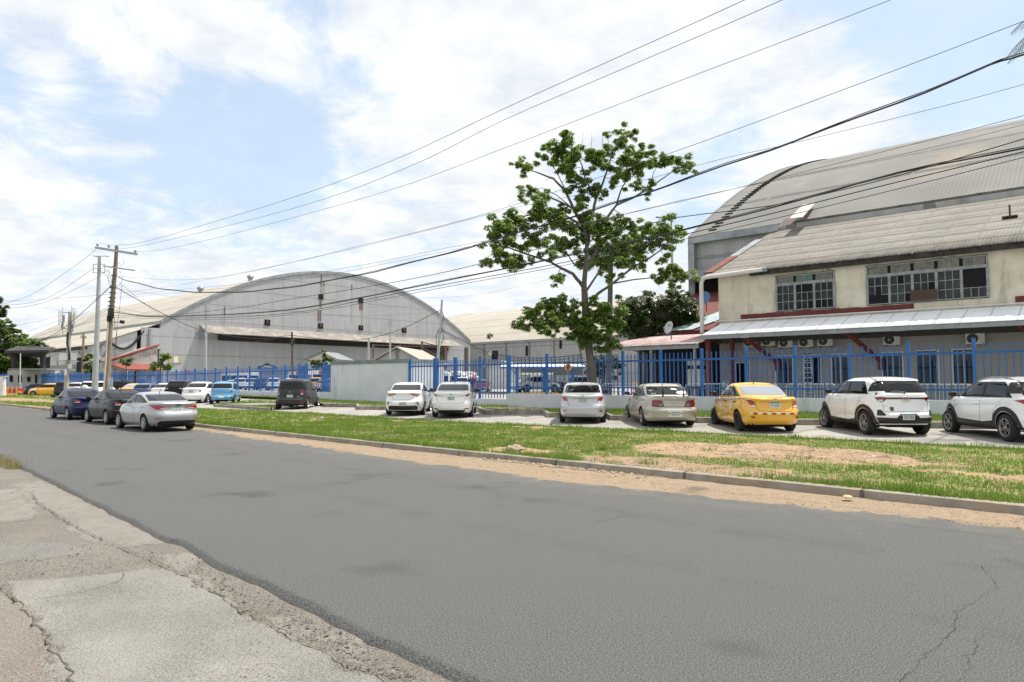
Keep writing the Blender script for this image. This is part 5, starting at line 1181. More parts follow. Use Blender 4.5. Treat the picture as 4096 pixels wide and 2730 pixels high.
# ---- lamp outlines: y>0 half, z ; side outlines x, z
TL = dict(
 accent=dict(l=[('tail_light', [(.86, .93), (.80, 1.0), (.62, .90), (.56, .80), (.50, .74), (.62, .745), (.80, .76), (.86, .80)], [(-.95, .78), (-.80, .80), (-.52, .97), (-.60, .99), (-.80, .97), (-.95, .93)], m_red),
    ('reversing_light', [(.80, .765), (.62, .80), (.50, .738), (.62, .735), (.80, .745)], None, m_clear, .013), ('reflector', [(.74, .47), (.58, .47), (.62, .42), (.70, .42)], None, m_red)]),
)
spec('accent', **derive(SEDAN, lamps=TL['accent']['l'], plate=.80, rear_parts=[('boot_crease', [(-.40, .895), (.40, .895), (.40, .880), (-.40, .880)], m_steelg, .003), ('boot_seam', [(-.56, .92), (-.50, .66), (-.40, .615), (.40, .615), (.50, .66), (.56, .92), (.55, .92), (.49, .667), (.395, .622), (-.395, .622), (-.49, .667), (-.55, .92)], m_under, .003)], rim='steel', mpaint=False))
spec('accent_taxi', **derive(SEDAN, lamps=TL['accent']['l'], plate=.80, rglass=m_glass2, glass=mat('see_glass', (.05, .06, .06), .03, spec=1.0, coat=1), rear_parts=SP['accent']['rear_parts'], rim='steel', hpaint=False))
YAR = derive(SEDAN, wb=2.55, ro=1.03, fo=.86, W=1.73, H=1.475, top=[(-1.03, .97), (-.93, 1.04), (-.35, 1.07), (.5, 1.02), (1.6, .98), (2.35, .99), (2.8, .92), (3.2, .80), (3.43, .66)], grear=[(0, -.52), (.3, -.20), (.6, .16), (.85, .50), (1, .90)])
spec('yaris', **derive(YAR, lamps=[('tail_light', [(.865, .96), (.78, 1.0), (.60, .93), (.28, .885), (.50, .87), (.80, .86), (.865, .88)], [(-1.05, .87), (-.90, .88), (-.62, 1.0), (-.85, .99), (-1.05, .97)], m_red), ('reversing_light', [(.80, .875), (.55, .91), (.34, .882), (.55, .865), (.80, .862)], None, m_clear, .013), ('reflector', [(.80, .42), (.48, .38), (.56, .355), (.80, .36)], None, m_dred)],
    plate=.79, rear_parts=[('chrome_strip', [(-.32, .885), (.32, .885), (.32, .865), (-.32, .865)], m_chrome, .008), ('boot_seam', [(-.66, .86), (-.56, .66), (-.40, .61), (.40, .61), (.56, .66), (.66, .86), (.65, .86), (.55, .667), (.395, .617), (-.395, .617), (-.55, .667), (-.65, .86)], m_under, .003), ('bumper_valance', [(-.62, .33), (.62, .33), (.55, .24), (-.55, .24)], m_under)], rim='ten', mpaint=False))
spec('rio', **derive(YAR, W=1.725, H=1.46, lamps=[('tail_light', [(.86, .95), (.60, .95), (.28, .965), (.40, .90), (.62, .85), (.86, .86)], [(-1.05, .86), (-.80, .90), (-.70, .96), (-1.05, .95)], m_red), ('light_divider', [(.80, .915), (.45, .915), (.46, .90), (.80, .895)], None, m_clear, .013), ('reflector', [(.74, .585), (.50, .59), (.50, .572), (.74, .568)], None, m_dred), ('bumper_vent', [(.62, .62), (.665, .62), (.76, .48), (.74, .46), (.66, .52)], None, m_under)],
    plate=.52, rear_parts=[('diffuser', [(-.72, .36), (-.60, .45), (.60, .45), (.72, .36), (.70, .26), (-.70, .26)], m_black), ('boot_seam', [(-.50, .90), (-.44, .74), (-.34, .70), (.34, .70), (.44, .74), (.50, .90), (.49, .90), (.43, .747), (.335, .707), (-.335, .707), (-.43, .747), (-.49, .90)], m_under, .003)], rim='five', mpaint=False))
ELA = derive(SEDAN, wb=2.70, ro=.97, fo=.88, W=1.78, H=1.43, top=[(-.97, 1.0), (-.86, 1.05), (-.3, 1.06), (.5, 1.0), (1.7, .95), (2.5, .95), (2.9, .88), (3.3, .76), (3.58, .64)], grear=[(0, -.50), (.3, -.16), (.6, .24), (.85, .64), (1, 1.05)], gfront=[(0, 2.78), (.3, 2.40), (.6, 2.04), (.85, 1.68), (1, 1.35)], split=(1.12,))
spec('elantra', **derive(ELA, lamps=[('tail_light', [(.885, .93), (.80, .965), (.60, .93), (.22, .885), (.34, .84), (.60, .80), (.885, .80)], [(-1.0, .79), (-.70, .82), (-.30, .97), (-.55, .975), (-1.0, .95)], m_red), ('reversing_light', [(.62, .845), (.40, .875), (.28, .876), (.36, .842), (.60, .808)], None, mat('amber_lens', (.45, .36, .22), .15, coat=.5), .013), ('reflector', [(.82, .50), (.60, .50), (.60, .475), (.80, .47)], None, m_red)],
    plate=.81, rear_parts=[('diffuser', [(-.76, .33), (-.62, .40), (.62, .40), (.76, .33), (.72, .24), (-.72, .24)], m_black), ('boot_seam', [(-.66, .85), (-.52, .68), (-.38, .645), (.38, .645), (.52, .68), (.66, .85), (.65, .85), (.51, .687), (.375, .652), (-.375, .652), (-.51, .687), (-.65, .85)], m_under, .003)], rim='cover', mpaint=False))
BLK = derive(YAR, wb=2.6, W=1.70, H=1.47)
spec('small_sedan_round', **derive(BLK, lamps=[('tail_light', [(.86, .96), (.78, 1.0), (.54, .93), (.50, .85), (.62, .82), (.86, .83)], [(-1.05, .83), (-.85, .85), (-.62, .95), (-.8, .99), (-1.05, .97)], m_red), ('reversing_light', [(.84, .85), (.54, .86), (.58, .825), (.84, .822)], None, m_clear, .013), ('reflector', [(.82, .62), (.4, .62), (.4, .59), (.82, .58)], None, m_dred)], plate=.6, rim='cover', mpaint=False,
    rear_parts=[('boot_seam', [(-.60, .82), (-.54, .70), (.54, .70), (.60, .82), (.59, .82), (.53, .707), (-.53, .707), (-.59, .82)], m_under, .003), ('diffuser', [(-.7, .30), (-.6, .36), (.6, .36), (.7, .30), (.65, .24), (-.65, .24)], m_under)]))
CAM = derive(SEDAN, wb=2.62, ro=1.12, fo=.95, W=1.77, H=1.41, zb=.19, nr=5.5, top=[(-1.12, .91), (-1.02, .97), (-.4, .99), (.4, .96), (1.6, .93), (2.35, .94), (2.9, .86), (3.3, .76), (3.57, .62)], grear=[(0, -.42), (.3, -.20), (.6, .08), (.85, .34), (1, .70)], gfront=[(0, 2.52), (.3, 2.22), (.6, 1.92), (.85, 1.62), (1, 1.30)],
    rear=[(0, .12), (.12, .03), (.25, 0), (.46, .0), (.52, .03), (.56, .09), (.86, .12), (.95, .11), (1, .15)], wid=[(0, .9), (.1, .955), (.3, .99), (.5, 1.0), (.8, .975), (.93, .94), (1, .89)])
def rack(S, bvh):
    b = MB(); 
    for s in (-1, 1):
        q = bvh.ray_cast(Vector((-.88, s*.34, 3)), Vector((0, 0, -1)))[0]; b.tube([q, q+Vector((-.02, -s*.02, .14)), q+Vector((-.02, 0, .27))], [.035, .018, .015], 6)
        b.tube([q+Vector((.06, 0, 0)), q+Vector((-.02, 0, .24))], .012, 6)
    z = q.z+.27; b.add([(-.98, -.80, z+.02), (-.80, -.80, z), (-.80, .80, z), (-.98, .80, z+.02), (-.98, -.80, z+.045), (-.80, -.80, z+.02), (-.80, .80, z+.02), (-.98, .80, z+.045)], [(0, 3, 2, 1), (4, 5, 6, 7), (0, 1, 5, 4), (1, 2, 6, 5), (2, 3, 7, 6), (3, 0, 4, 7)])
    for s in (-1, 1): b.box((-.98, s*.80-.012, z-.04), (-.80, s*.80+.012, z+.05))
    return b.mesh('sp')
m_decalw = mat('white_sticker', (.75, .75, .75), .5)
spec('camry', **derive(CAM, plate=.44, lamps=[('tail_light', [(.87, .87), (.44, .865), (.38, .84), (.32, .66), (.87, .665)], [(-1.16, .665), (-.99, .67), (-.97, .87), (-1.16, .87)], m_dred), ('lamp_lens', [(.72, .80), (.52, .80), (.52, .70), (.72, .70)], None, m_red, .013), ('reversing_light', [(.50, .76), (.40, .76), (.37, .69), (.50, .69)], None, mat('smoke_lens', (.2, .17, .17), .2, coat=.5), .013)],
    rear_parts=[('boot_seam', [(-.62, .665), (.62, .665), (.62, .655), (-.62, .655)], m_under, .003), ('plate_recess', rrect(0, .44, .46, .22), m_chrome, .004), ('bumper_crease', [(-.8, .50), (.8, .50), (.8, .494), (-.8, .494)], m_under, .002), ('boot_lid_line', [(-.70, .88), (.70, .88), (.70, .874), (-.70, .874)], m_under, .002)], solids=[('spoiler', rack, m_black)], rim='five', mpaint=False, antx=.6, rglass=m_glass,
    extra_side=[('side_moulding', [(-.5, .50), (3.0, .50), (3.0, .56), (-.5, .56)], mat('moulding', (.36, .34, .30), .4), .012), ('lower_panel', [(.42, .20), (2.2, .20), (2.2, .28), (.42, .28)], mat('lower_panel', (.14, .13, .12), .5), .008)]))
m_checker = None
def checker(name):
    m, b, t = bsdf(name); n = t.nodes; l = t.links; c = n.new('ShaderNodeTexChecker'); c.inputs['Scale'].default_value = 20; c.inputs['Color1'].default_value = (.02, .02, .02, 1); c.inputs['Color2'].default_value = (.6, .6, .6, 1); tcn = n.new('ShaderNodeTexCoord'); l.new(tcn.outputs['Object'], c.inputs[0]); l.new(c.outputs[0], b.inputs['Base Color']); return m
# Raize-like white SUV
def wiper(S, bvh):
    b = MB(); p = [onrear(bvh, y, z)[0]+Vector((-.03, 0, 0)) for y, z in ((-.02, 1.13), (-.05, 1.17), (.22, 1.20), (.36, 1.16))]; b.tube(p, [.02, .014, .01, .006], 6); return b.mesh('w')
def rails(S, bvh):
    b = MB()
    for s in (-1, 1):
        P_ = []
        for x in np.linspace(.0, 1.75, 8):
            q = bvh.ray_cast(Vector((x, s*S['W']*.33, 3)), Vector((0, 0, -1)))[0]; P_.append(q+Vector((0, 0, .035*math.sin(math.pi*min(1, max(0, x/1.75)))**.4)))
        b.tube(P_, .018, 6)
    return b.mesh('r')
def spoil(S, bvh):
    q = bvh.ray_cast(Vector((.15, 0, 3)), Vector((0, 0, -1)))[0]; z = q.z; w_ = S['W']*.335; b = MB(); x0 = spec_fn(S)[4](.86)-.04
    b.hexa([(x0, -w_, z-.10), (x0+.4, -w_, z-.05), (x0+.4, w_, z-.05), (x0, w_, z-.10), (x0+.02, -w_*.97, z-.055), (x0+.4, -w_*.97, z-.01), (x0+.4, w_*.97, z-.01), (x0+.02, w_*.97, z-.055)]); return b.mesh('s')
RZ = .335
def cladding(S, w=.10, sill=.11):
    out = []; r0 = S['R']+.068; 
    for x in (0, S['wb']): out.append(('wheel_arch_trim', ring_sector(x, S['R'], r0, r0+w, R(-12), R(192)), m_black, .012))
    out.append(('sill_trim', [(r0+.04, S['zb']), (S['wb']-r0-.04, S['zb']), (S['wb']-r0-.04, S['zb']+sill+.04), (r0+.5, S['zb']+sill), (r0+.04, S['zb']+sill+.05)], m_black, .010)); return out
spec('raize', **derive(SUV, extra_side=cladding(SUV)+[('rear_quarter_glass', [(-.50, 1.19), (-.10, 1.19), (-.16, 1.44), (-.40, 1.44)], m_glass, .010)], plate=.52, rise=0, rearin=.42, split=(.95,), rim='twin', antenna=False,
    lamps=[('tail_light', [(.84, 1.05), (.62, 1.04), (.50, 1.03), (.50, .98), (.62, .92), (.84, .90)], [(-.80, .89), (-.60, .93), (-.42, 1.03), (-.80, 1.05)], m_dred), ('lamp_lens', [(.80, 1.03), (.60, 1.02), (.62, 1.0), (.80, 1.01)], None, m_red, .013), ('reversing_light', [(.78, .97), (.62, .97), (.64, .93), (.78, .93)], None, m_clear, .013), ('bumper_vent', [(.80, .70), (.70, .70), (.58, .58), (.58, .55), (.80, .55)], None, m_black), ('reflector', [(.80, .47), (.62, .46), (.62, .43), (.80, .44)], None, m_dred)],
    rear_parts=[('light_bar', [(-.52, 1.03), (.52, 1.03), (.52, .985), (-.52, .985)], m_black, .008), ('light_bar_strip', [(-.52, 1.022), (.52, 1.022), (.52, 1.012), (-.52, 1.012)], m_red, .012), ('rear_skid', [(-.82, .50), (-.30, .49), (-.22, .60), (.22, .60), (.30, .49), (.82, .50), (.78, .34), (-.78, .34)], m_black, .008), ('tailgate_seam', [(-.66, .90), (-.62, .66), (.62, .66), (.66, .90), (.652, .90), (.612, .668), (-.612, .668), (-.652, .90)], m_under, .003), ('handle_recess', [(-.16, .97), (.16, .97), (.10, .90), (-.10, .90)], m_white, .004)],
    solids=[('wiper', wiper, m_black), ('roof_spoiler', spoil, 'paint')], rw0=.12, rw1=.86, rwi=.86, mpaint=False))
KX_ = derive(SUV, wb=2.62, ro=.80, fo=.86, W=1.76, H=1.59, R=.335, nf=2.8, top=[(-.80, 1.05), (-.4, 1.09), (.5, 1.06), (1.6, 1.03), (2.4, 1.05), (2.85, .96), (3.2, .86), (3.48, .68)], grear=[(0, -.66), (.3, -.55), (.6, -.42), (.85, -.22), (1, .10)], gfront=[(0, 2.66), (.3, 2.36), (.6, 2.06), (.85, 1.72), (1, 1.40)])
spec('kicks', **derive(KX_, extra_side=cladding(KX_, .11, .17)+[('rear_pillar_panel', [(-.46, 1.17), (.06, 1.17), (.0, 1.44), (-.34, 1.44)], m_black, .010)], rearin=.42, split=(.95,), rim='twin', antenna=False, lamps=[('tail_light', [(.87, 1.05), (.60, 1.02), (.60, .95), (.87, .90)], [(-.84, .88), (-.62, .92), (-.30, 1.0), (-.50, 1.03), (-.84, 1.04)], m_red)],
    rear_parts=[('rear_skid', [(-.84, .50), (.84, .50), (.8, .34), (-.8, .34)], m_black, .008)], head=[([(.85, .86), (.60, .88), (.42, .80), (.60, .76), (.85, .78)], [(3.42, .80), (3.05, .90), (3.0, .86), (3.42, .74)])], solids=[('roof_rails', rails, m_steel), ('roof_spoiler', spoil, 'paint')], mpaint=False, seam=[[(2.22, .45), (2.26, .7), (2.28, 1.03)], [(1.05, .45), (1.0, .7), (1.06, 1.03)], [(.46, .6), (.40, .75), (.12, 1.03)]]))
MPV = derive(SUV, wb=2.655, ro=.72, fo=.78, W=1.69, H=1.66, zb=.22, R=.305, nr=5, nf=2.8, top=[(-.72, 1.03), (-.4, 1.04), (.5, 1.0), (1.6, .97), (2.5, .98), (2.9, .88), (3.2, .78), (3.43, .62)], grear=[(0, -.60), (.3, -.52), (.6, -.42), (.85, -.30), (1, -.08)], gfront=[(0, 2.95), (.3, 2.62), (.6, 2.28), (.85, 1.88), (1, 1.45)])
spec('mpv', **derive(MPV, rearin=.16, split=(.15, 1.15), plate=.72, rim='five', antx=.3, lamps=[('tail_light', [(.84, .99), (.72, 1.03), (.62, .93), (.58, .86), (.60, .84), (.84, .85)], [(-.78, .85), (-.56, .86), (-.48, .95), (-.60, 1.04), (-.78, 1.0)], m_red), ('reversing_light', [(.82, .84), (.60, .845), (.64, .79), (.82, .79)], [(-.78, .79), (-.58, .80), (-.56, .845), (-.78, .845)], m_clear), ('reflector', [(.76, .45), (.56, .45), (.58, .42), (.74, .42)], None, m_red)],
    rear_parts=[('plate_recess', [(-.40, .82), (.40, .82), (.30, .64), (-.30, .64)], m_black, .003), ('tailgate_seam', [(-.62, .80), (-.58, .60), (.58, .60), (.62, .80), (.61, .80), (.572, .608), (-.572, .608), (-.61, .80)], m_under, .003)], rw0=.10, rw1=.86, rwi=.90))
HAT = derive(SUV, wb=2.385, ro=.58, fo=.68, W=1.60, H=1.48, zb=.2, R=.29, nr=4.5, nf=2.8, top=[(-.58, .98), (-.3, 1.0), (.5, .97), (1.5, .94), (2.15, .95), (2.5, .88), (2.8, .78), (3.06, .62)], grear=[(0, -.46), (.3, -.36), (.6, -.22), (.85, -.05), (1, .2)], gfront=[(0, 2.42), (.3, 2.14), (.6, 1.86), (.85, 1.55), (1, 1.22)],
    extra_side=[], lamps=[('tail_light', [(.78, 1.06), (.70, 1.08), (.60, 1.0), (.58, .86), (.78, .84)], [(-.62, .84), (-.42, .86), (-.36, 1.0), (-.46, 1.08), (-.62, 1.06)], m_red), ('reflector', [(.74, .48), (.60, .48), (.60, .38), (.74, .38)], None, m_dred)], rear_parts=[('bumper_insert', [(-.4, .30), (.4, .30), (.36, .24), (-.36, .24)], m_under)], plate=.50, rim='ten', rw0=.14, rw1=.84, split=(.9,), mirrors=True, rearin=.18, solids=[('roof_spoiler', spoil, 'paint')],
    seam=[[(1.98, .3), (2.0, .6), (1.98, .92)], [(.95, .3), (.97, .6), (.96, .92)]], handles=(1.05, .15), head=[([(.76, .78), (.50, .80), (.44, .70), (.70, .66), (.76, .68)], [(3.0, .72), (2.6, .86), (2.58, .80), (2.95, .62)])])
spec('hatch', **HAT)
spec('hatch_front', **derive(HAT, head=[([(.76, .80), (.50, .80), (.40, .70), (.70, .66), (.76, .68)], [(3.0, .74), (2.55, .90), (2.55, .82), (2.95, .64)])], front_parts=[('grille', [(-.50, .58), (.50, .58), (.36, .34), (-.36, .34)], m_black), ('licence_plate_front', rrect(0, .44, .34, .12), m_plate, .012)]))
COR = derive(CAM, wb=2.60, ro=.98, fo=.88, W=1.70, H=1.47, nr=4, top=[(-.98, .98), (-.88, 1.02), (-.3, 1.03), (.5, .99), (1.6, .96), (2.35, .97), (2.8, .88), (3.2, .78), (3.46, .64)])
spec('corolla', **derive(COR, plate=.80, lamps=[('tail_light', [(.86, .88), (.78, .92), (.62, .91), (.52, .87), (.50, .82), (.60, .78), (.86, .79)], [(-1.0, .79), (-.86, .79), (-.84, .90), (-1.0, .90)], m_red), ('reversing_light', [(.60, .85), (.54, .85), (.54, .82), (.60, .82)], None, m_clear, .013)], rear_parts=[('boot_seam', [(-.52, .78), (-.50, .68), (.50, .68), (.52, .78), (.51, .78), (.49, .687), (-.49, .687), (-.51, .78)], m_under, .003), ('bumper_shadow', [(-.7, .26), (.7, .26), (.7, .22), (-.7, .22)], m_under)], rim='five', mpaint=False))
BSUV = derive(SUV, wb=2.66, ro=.95, fo=.9, W=1.84, H=1.70, zb=.28, R=.35, top=[(-.95, 1.12), (-.4, 1.14), (.5, 1.10), (1.6, 1.08), (2.4, 1.10), (2.85, 1.02), (3.2, .95), (3.56, .74)], grear=[(0, -.80), (.3, -.66), (.6, -.48), (.85, -.28), (1, .0)], gfront=[(0, 2.62), (.3, 2.36), (.6, 2.10), (.85, 1.80), (1, 1.45)])
spec('big_suv', **derive(BSUV, extra_side=cladding(BSUV), plate=.85, rim='five', antenna=False, lamps=[('tail_light', [(.91, 1.12), (.60, 1.06), (.56, 1.0), (.70, .93), (.91, .92)], [(-1.0, .92), (-.70, .95), (-.42, 1.10), (-.60, 1.14), (-1.0, 1.12)], m_red), ('reversing_light', [(.60, 1.05), (.42, 1.06), (.44, 1.01), (.58, 1.0)], None, m_clear)], rear_parts=[('rear_skid', [(-.86, .52), (.86, .52), (.8, .34), (-.8, .34)], m_black, .008)], solids=[('roof_rails', rails, m_steel), ('roof_spoiler', spoil, 'paint')]))
BOX = derive(BSUV, W=1.80, H=1.74, grear=[(0, -.86), (.3, -.80), (.6, -.74), (.85, -.66), (1, -.5)], rear=[(0, .10), (.12, .02), (.25, 0), (.4, .0), (.45, .04), (.6, .05), (.85, .05), (1, .07)], nr=7)
def spare(S, bvh):
    b = MB(); M = Matrix.Translation((-1.02, .12, .98)) @ Matrix.Rotation(R(90), 4, 'Y'); b.lathe([(.001, -.14), (.28, -.13), (.35, -.08), (.37, 0), (.37, .08)], 28, M); me = b.mesh('s'); sharpen(me, 50); return me
spec('boxy_suv', **derive(BOX, plate=.5, rim='five', antenna=False, lamps=[('tail_light', [(.89, 1.10), (.76, 1.10), (.74, .82), (.89, .82)], [(-1.0, .82), (-.86, .82), (-.86, 1.10), (-1.0, 1.10)], m_red), ('reversing_light', [(.88, .95), (.76, .95), (.76, .90), (.88, .90)], None, m_clear, .013)], rear_parts=[('rear_skid', [(-.86, .50), (.86, .50), (.8, .34), (-.8, .34)], m_black, .008)], solids=[('spare_wheel_cover', spare, m_white)]))
spec('boxy_suv_plain', **derive(BOX, plate=.85, rim='five', antenna=False, lamps=SP['boxy_suv']['lamps'], rear_parts=SP['boxy_suv']['rear_parts'], solids=[('roof_rails', rails, m_steel)]))
PU = derive(BOX, wb=3.2, ro=1.15, fo=.95, W=1.86, H=1.82, zb=.42, R=.39, top=[(-1.15, 1.14), (-.8, 1.15), (.5, 1.15), (1.6, 1.12), (2.9, 1.14), (3.4, 1.06), (3.8, 1.0), (4.15, .84)], grear=[(0, .62), (.3, .68), (.6, .76), (.85, .88), (1, 1.05)], gfront=[(0, 3.05), (.3, 2.84), (.6, 2.6), (.85, 2.3), (1, 2.0)], zg=1.08)
def bedhole(S, bvh):
    b = MB(); b.box((-1.08, -.76, 1.10), (.60, .76, 1.175)); return b.mesh('b')
def sportbar(S, bvh):
    b = MB()
    for s in (-1, 1): b.tube([(-.5, s*.80, 1.14), (.15, s*.66, 1.66), (.55, s*.62, 1.72)], .045, 8)
    b.tube([(.2, -.66, 1.68), (.2, .66, 1.68)], .045, 8); return b.mesh('b')
PU = derive(PU, plate=.7, rim='five', antenna=False, split=(1.75,), rearin=.10, lamps=[('tail_light', [(.92, 1.10), (.80, 1.10), (.80, .80), (.92, .80)], [(-1.2, .80), (-1.02, .80), (-1.02, 1.10), (-1.2, 1.10)], m_red)], extra_side=cladding(PU, .08, .05), seam=[[(2.75, .5), (2.75, 1.1)], [(1.75, .5), (1.75, 1.1)], [(.75, .5), (.75, 1.1)]], handles=(1.9, .95))
spec('pickup', **derive(PU, solids=[('truck_bed', bedhole, m_under), ('sport_bar', sportbar, m_white)]))
spec('pickup_plain', **derive(PU, solids=[('truck_bed', bedhole, m_under)], head=[([(.9, .98), (.62, 1.0), (.6, .86), (.9, .84)], [(4.1, .84), (3.8, .98), (3.78, .88)])]))
spec('hatch_big', **derive(HAT, wb=2.65, ro=.75, fo=.85, W=1.76, lamps=[('tail_light', [(.86, 1.10), (.74, 1.12), (.62, .95), (.60, .80), (.86, .80)], [(-.80, .80), (-.55, .84), (-.42, 1.06), (-.56, 1.12), (-.80, 1.10)], m_red)], top=[(-.75, .98), (-.3, 1.0), (.5, .97), (1.5, .94), (2.3, .95), (2.7, .88), (3.1, .78), (3.5, .62)], grear=[(0, -.60), (.3, -.45), (.6, -.25), (.85, -.02), (1, .3)], gfront=[(0, 2.6), (.3, 2.3), (.6, 2.0), (.85, 1.65), (1, 1.3)]))
P_W = paint('white', (.84, .84, .83)); P_W2 = paint('warm_white', (.83, .825, .80)); P_S = paint('silver', (.52, .53, .55), .3, .25); P_SG = paint('steel_silver', (.40, .41, .42), .3, .45); P_B = paint('champagne', (.43, .395, .33), .3, .35); P_Y = paint('taxi_yellow', (.80, .42, .02)); P_BL = paint('navy', (.006, .014, .06), .25); P_K = paint('black', (.004, .004, .005)); P_G = paint('charcoal', (.045, .045, .048), .3, .3)
P_LB = paint('light_blue', (.12, .33, .56), .3, .1); P_MB = paint('mid_blue', (.035, .09, .22), .3, .2); P_R = paint('dark_red', (.22, .012, .02)); P_DG = paint('dark_grey', (.04, .042, .048), .3, .3)
# ---- the near row
car('rio', P_W, place(1623, 1661), ang(-1), 'white saloon nearest the grey booth with low set plate DE7450', plate='DE7450')
def x_yaris(t, S, bvh, bd, pm): emblem(t, bvh, .955, 'ovals'); badge(t, bvh, .55, .75, 'TOYOTA', .035); badge(t, bvh, -.50, .76, 'YARIS', .04)
car('yaris', P_W2, place(1812, 1669), ang(0), 'white saloon with plate EB0052 parked in front of the gate posts', plate='EB0052', extras=x_yaris)
def x_acc(t, S, bvh, bd, pm): emblem(t, bvh, .955, 'oval_h'); badge(t, bvh, .55, .935, 'ACCENT', .035)
car('accent', P_S, place(2331, 1690), ang(6), 'silver saloon with plate AK6588 parked below the tall tree', plate='AK6588', extras=x_acc)
def x_cam(t, S, bvh, bd, pm):
    badge(t, bvh, 0, .775, 'C  A  M  R  Y', .04, mat('brown_ink', (.25, .20, .15), .5)); emblem(t, bvh, .90, 'ovals', 0, .9); badge(t, bvh, .42, 1.17, 'La Bella', .10, m_decalw, 'window_lettering'); badge(t, bvh, .36, 1.07, 'La Gitana', .09, m_decalw, 'window_lettering'); badge(t, bvh, -.42, .92, 'JDM', .05, m_ink); badge(t, bvh, -.62, .91, 'Tu Gusta', .05, m_ink)
    me = decal(bvh, [([(-.30, 1.08), (-.44, 1.04), (-.62, 1.06), (-.66, 1.12), (-.52, 1.15), (-.36, 1.13)], 'x', 1), ([(-.16, 1.20), (-.22, 1.24), (-.34, 1.22), (-.40, 1.17), (-.28, 1.19)], 'x', 1)], .012, .05); link('window_sticker', me, m_decalw, t)
car('camry', P_B, place(2668, 1703), ang(-1), 'old champagne saloon with black rear wing and plate 862618', plate='862618', extras=x_cam)
def x_taxi(t, S, bvh, bd, pm):
    emblem(t, bvh, .955, 'oval_h'); badge(t, bvh, .52, .945, 'ACCENT', .035); badge(t, bvh, -.50, .955, '1200', .05, mat('brown_ink', (.25, .20, .15), .5))
    for k in range(12):
        y0 = .78-k*.13; P_ = [(y0, .575), (y0-.13, .575), (y0-.13, .527), (y0, .527)]; link('reflective_tape', decal(bvh, [(to_wrap(P_, 'rear', S), 'w', S)], .009, .05), m_white if k % 2 == 0 else m_red, t)
    ck = checker('checker_band')
    for s in (1, -1):
        link('checker_band', decal(bvh, [([(-.55, .945), (-.3, .965), (0, .955), (.6, .915), (1.3, .875), (1.3, .935), (.6, .96), (0, .985), (-.3, .985), (-.55, .97)], 'y', s)], .006, .05), ck, t)
        link('grey_band', decal(bvh, [([(1.3, .875), (2.2, .84), (3.0, .70), (3.1, .73), (2.4, .88), (1.3, .935)], 'y', s)], .006, .06), mat('band_grey', (.22, .20, .17), .4, coat=.5), t)
        for cx_ in (1.62, .58): link('door_disc', decal(bvh, [([(cx_+.13*math.cos(k*math.pi/10), (.66 if cx_ > 1 else .75)+.13*math.sin(k*math.pi/10)) for k in range(20)], 'y', s)], .006, .06), mat('pale_disc', (.62, .58, .48), .4, coat=.4), t)
        o = link('door_panel_sticker', decal(bvh, [(rrect(1.07-.0, .64, .30, .26, .01), 'y', s)], .007, .06), mat('sticker_orange', (.72, .50, .30), .5), t)
    if True:
        h = bvh.ray_cast(Vector((1.07, 3, .68)), Vector((0, -1, 0))); M = frame(h[0]+h[1]*.01, (-1, 0, 0), (0, 0, 1)); text_part('TAXI', .10, M, mat('rust_ink', (.5, .2, .05), .5), 'taxi_lettering', t, .001)
        h = bvh.ray_cast(Vector((1.07, 3, .57)), Vector((0, -1, 0))); M = frame(h[0]+h[1]*.01, (-1, 0, 0), (0, 0, 1)); text_part('011363', .06, M, m_white, 'door_number', t, .001)
car('accent_taxi', P_Y, place(3060, 1724), ang(1), 'yellow taxi with chequered band and red white tape, plate 011363', cat='taxi', plate='011363', extras=x_taxi, name='taxi')
def x_raize(t, S, bvh, bd, pm):
    emblem(t, bvh, 1.005, 'ovals', 0, 1.15); badge(t, bvh, .50, .80, 'TOYOTA', .04); badge(t, bvh, -.58, .82, 'G', .04)
    link('shield_sticker', decal(bvh, [([(.44, .78), (.34, .78), (.34, .70), (.39, .66), (.44, .70)], 'x', 1)], .006, .04), mat('gold_black', (.20, .14, .03), .4, c2=(.03, .03, .02), sc=30), t)
    link('window_sticker', decal(bvh, [(rrect(.58, 1.17, .22, .035, .005), 'x', 1)], .012, .05), m_decalw, t)
car('raize', P_W, place(3577, 1739), ang(1), 'white compact sport utility car with plate DE5202 and rear light bar', plate='DE5202', extras=x_raize)
car('kicks', P_W, place(4172, 1768), ang(6), 'white crossover with black arch trims cut off by the right edge')
def x_mpv(t, S, bvh, bd, pm): emblem(t, bvh, .93, 's', 0, .8); badge(t, bvh, .55, .66, 'SUZUKI', .035); badge(t, bvh, -.42, .67, 'ERTIGA', .045)
car('mpv', P_G, place(1170, 1637), ang(-4), 'charcoal people carrier with plate CA3709 beside the kerbed island', plate='CA3709', extras=x_mpv)
# ---- parked along the street kerb, heading away to the left
for (px, py, tn, pm, lb, pl, ex, dy) in [(582, 1727, 'elantra', P_SG, 'silver saloon at the street kerb, plate EP3959, rearmost of the street row', 'EP3959', lambda t, S, bvh, bd, pm: emblem(t, bvh, .955, 'oval_h', 0, 1.2, m_black), 0), (430, 1699, 'small_sedan_round', P_K, 'black saloon at the street kerb between the navy and the silver saloons', None, None, 0), (274, 1680, 'small_sedan_round', P_BL, 'navy blue saloon at the street kerb, foremost of the street row', None, lambda t, S, bvh, bd, pm: emblem(t, bvh, .93, 'oval_h', 0, 1.2), 0)]:
    p = onZ(px, py, 0); a_ = math.pi-R(1.5); hw = SP[tn]['W']/2-.1
    loc = Vector((p.x, p.y+hw, 0)); car(tn, pm, loc, a_, lb, plate=pl, group='saloons along the street kerb', extras=ex)
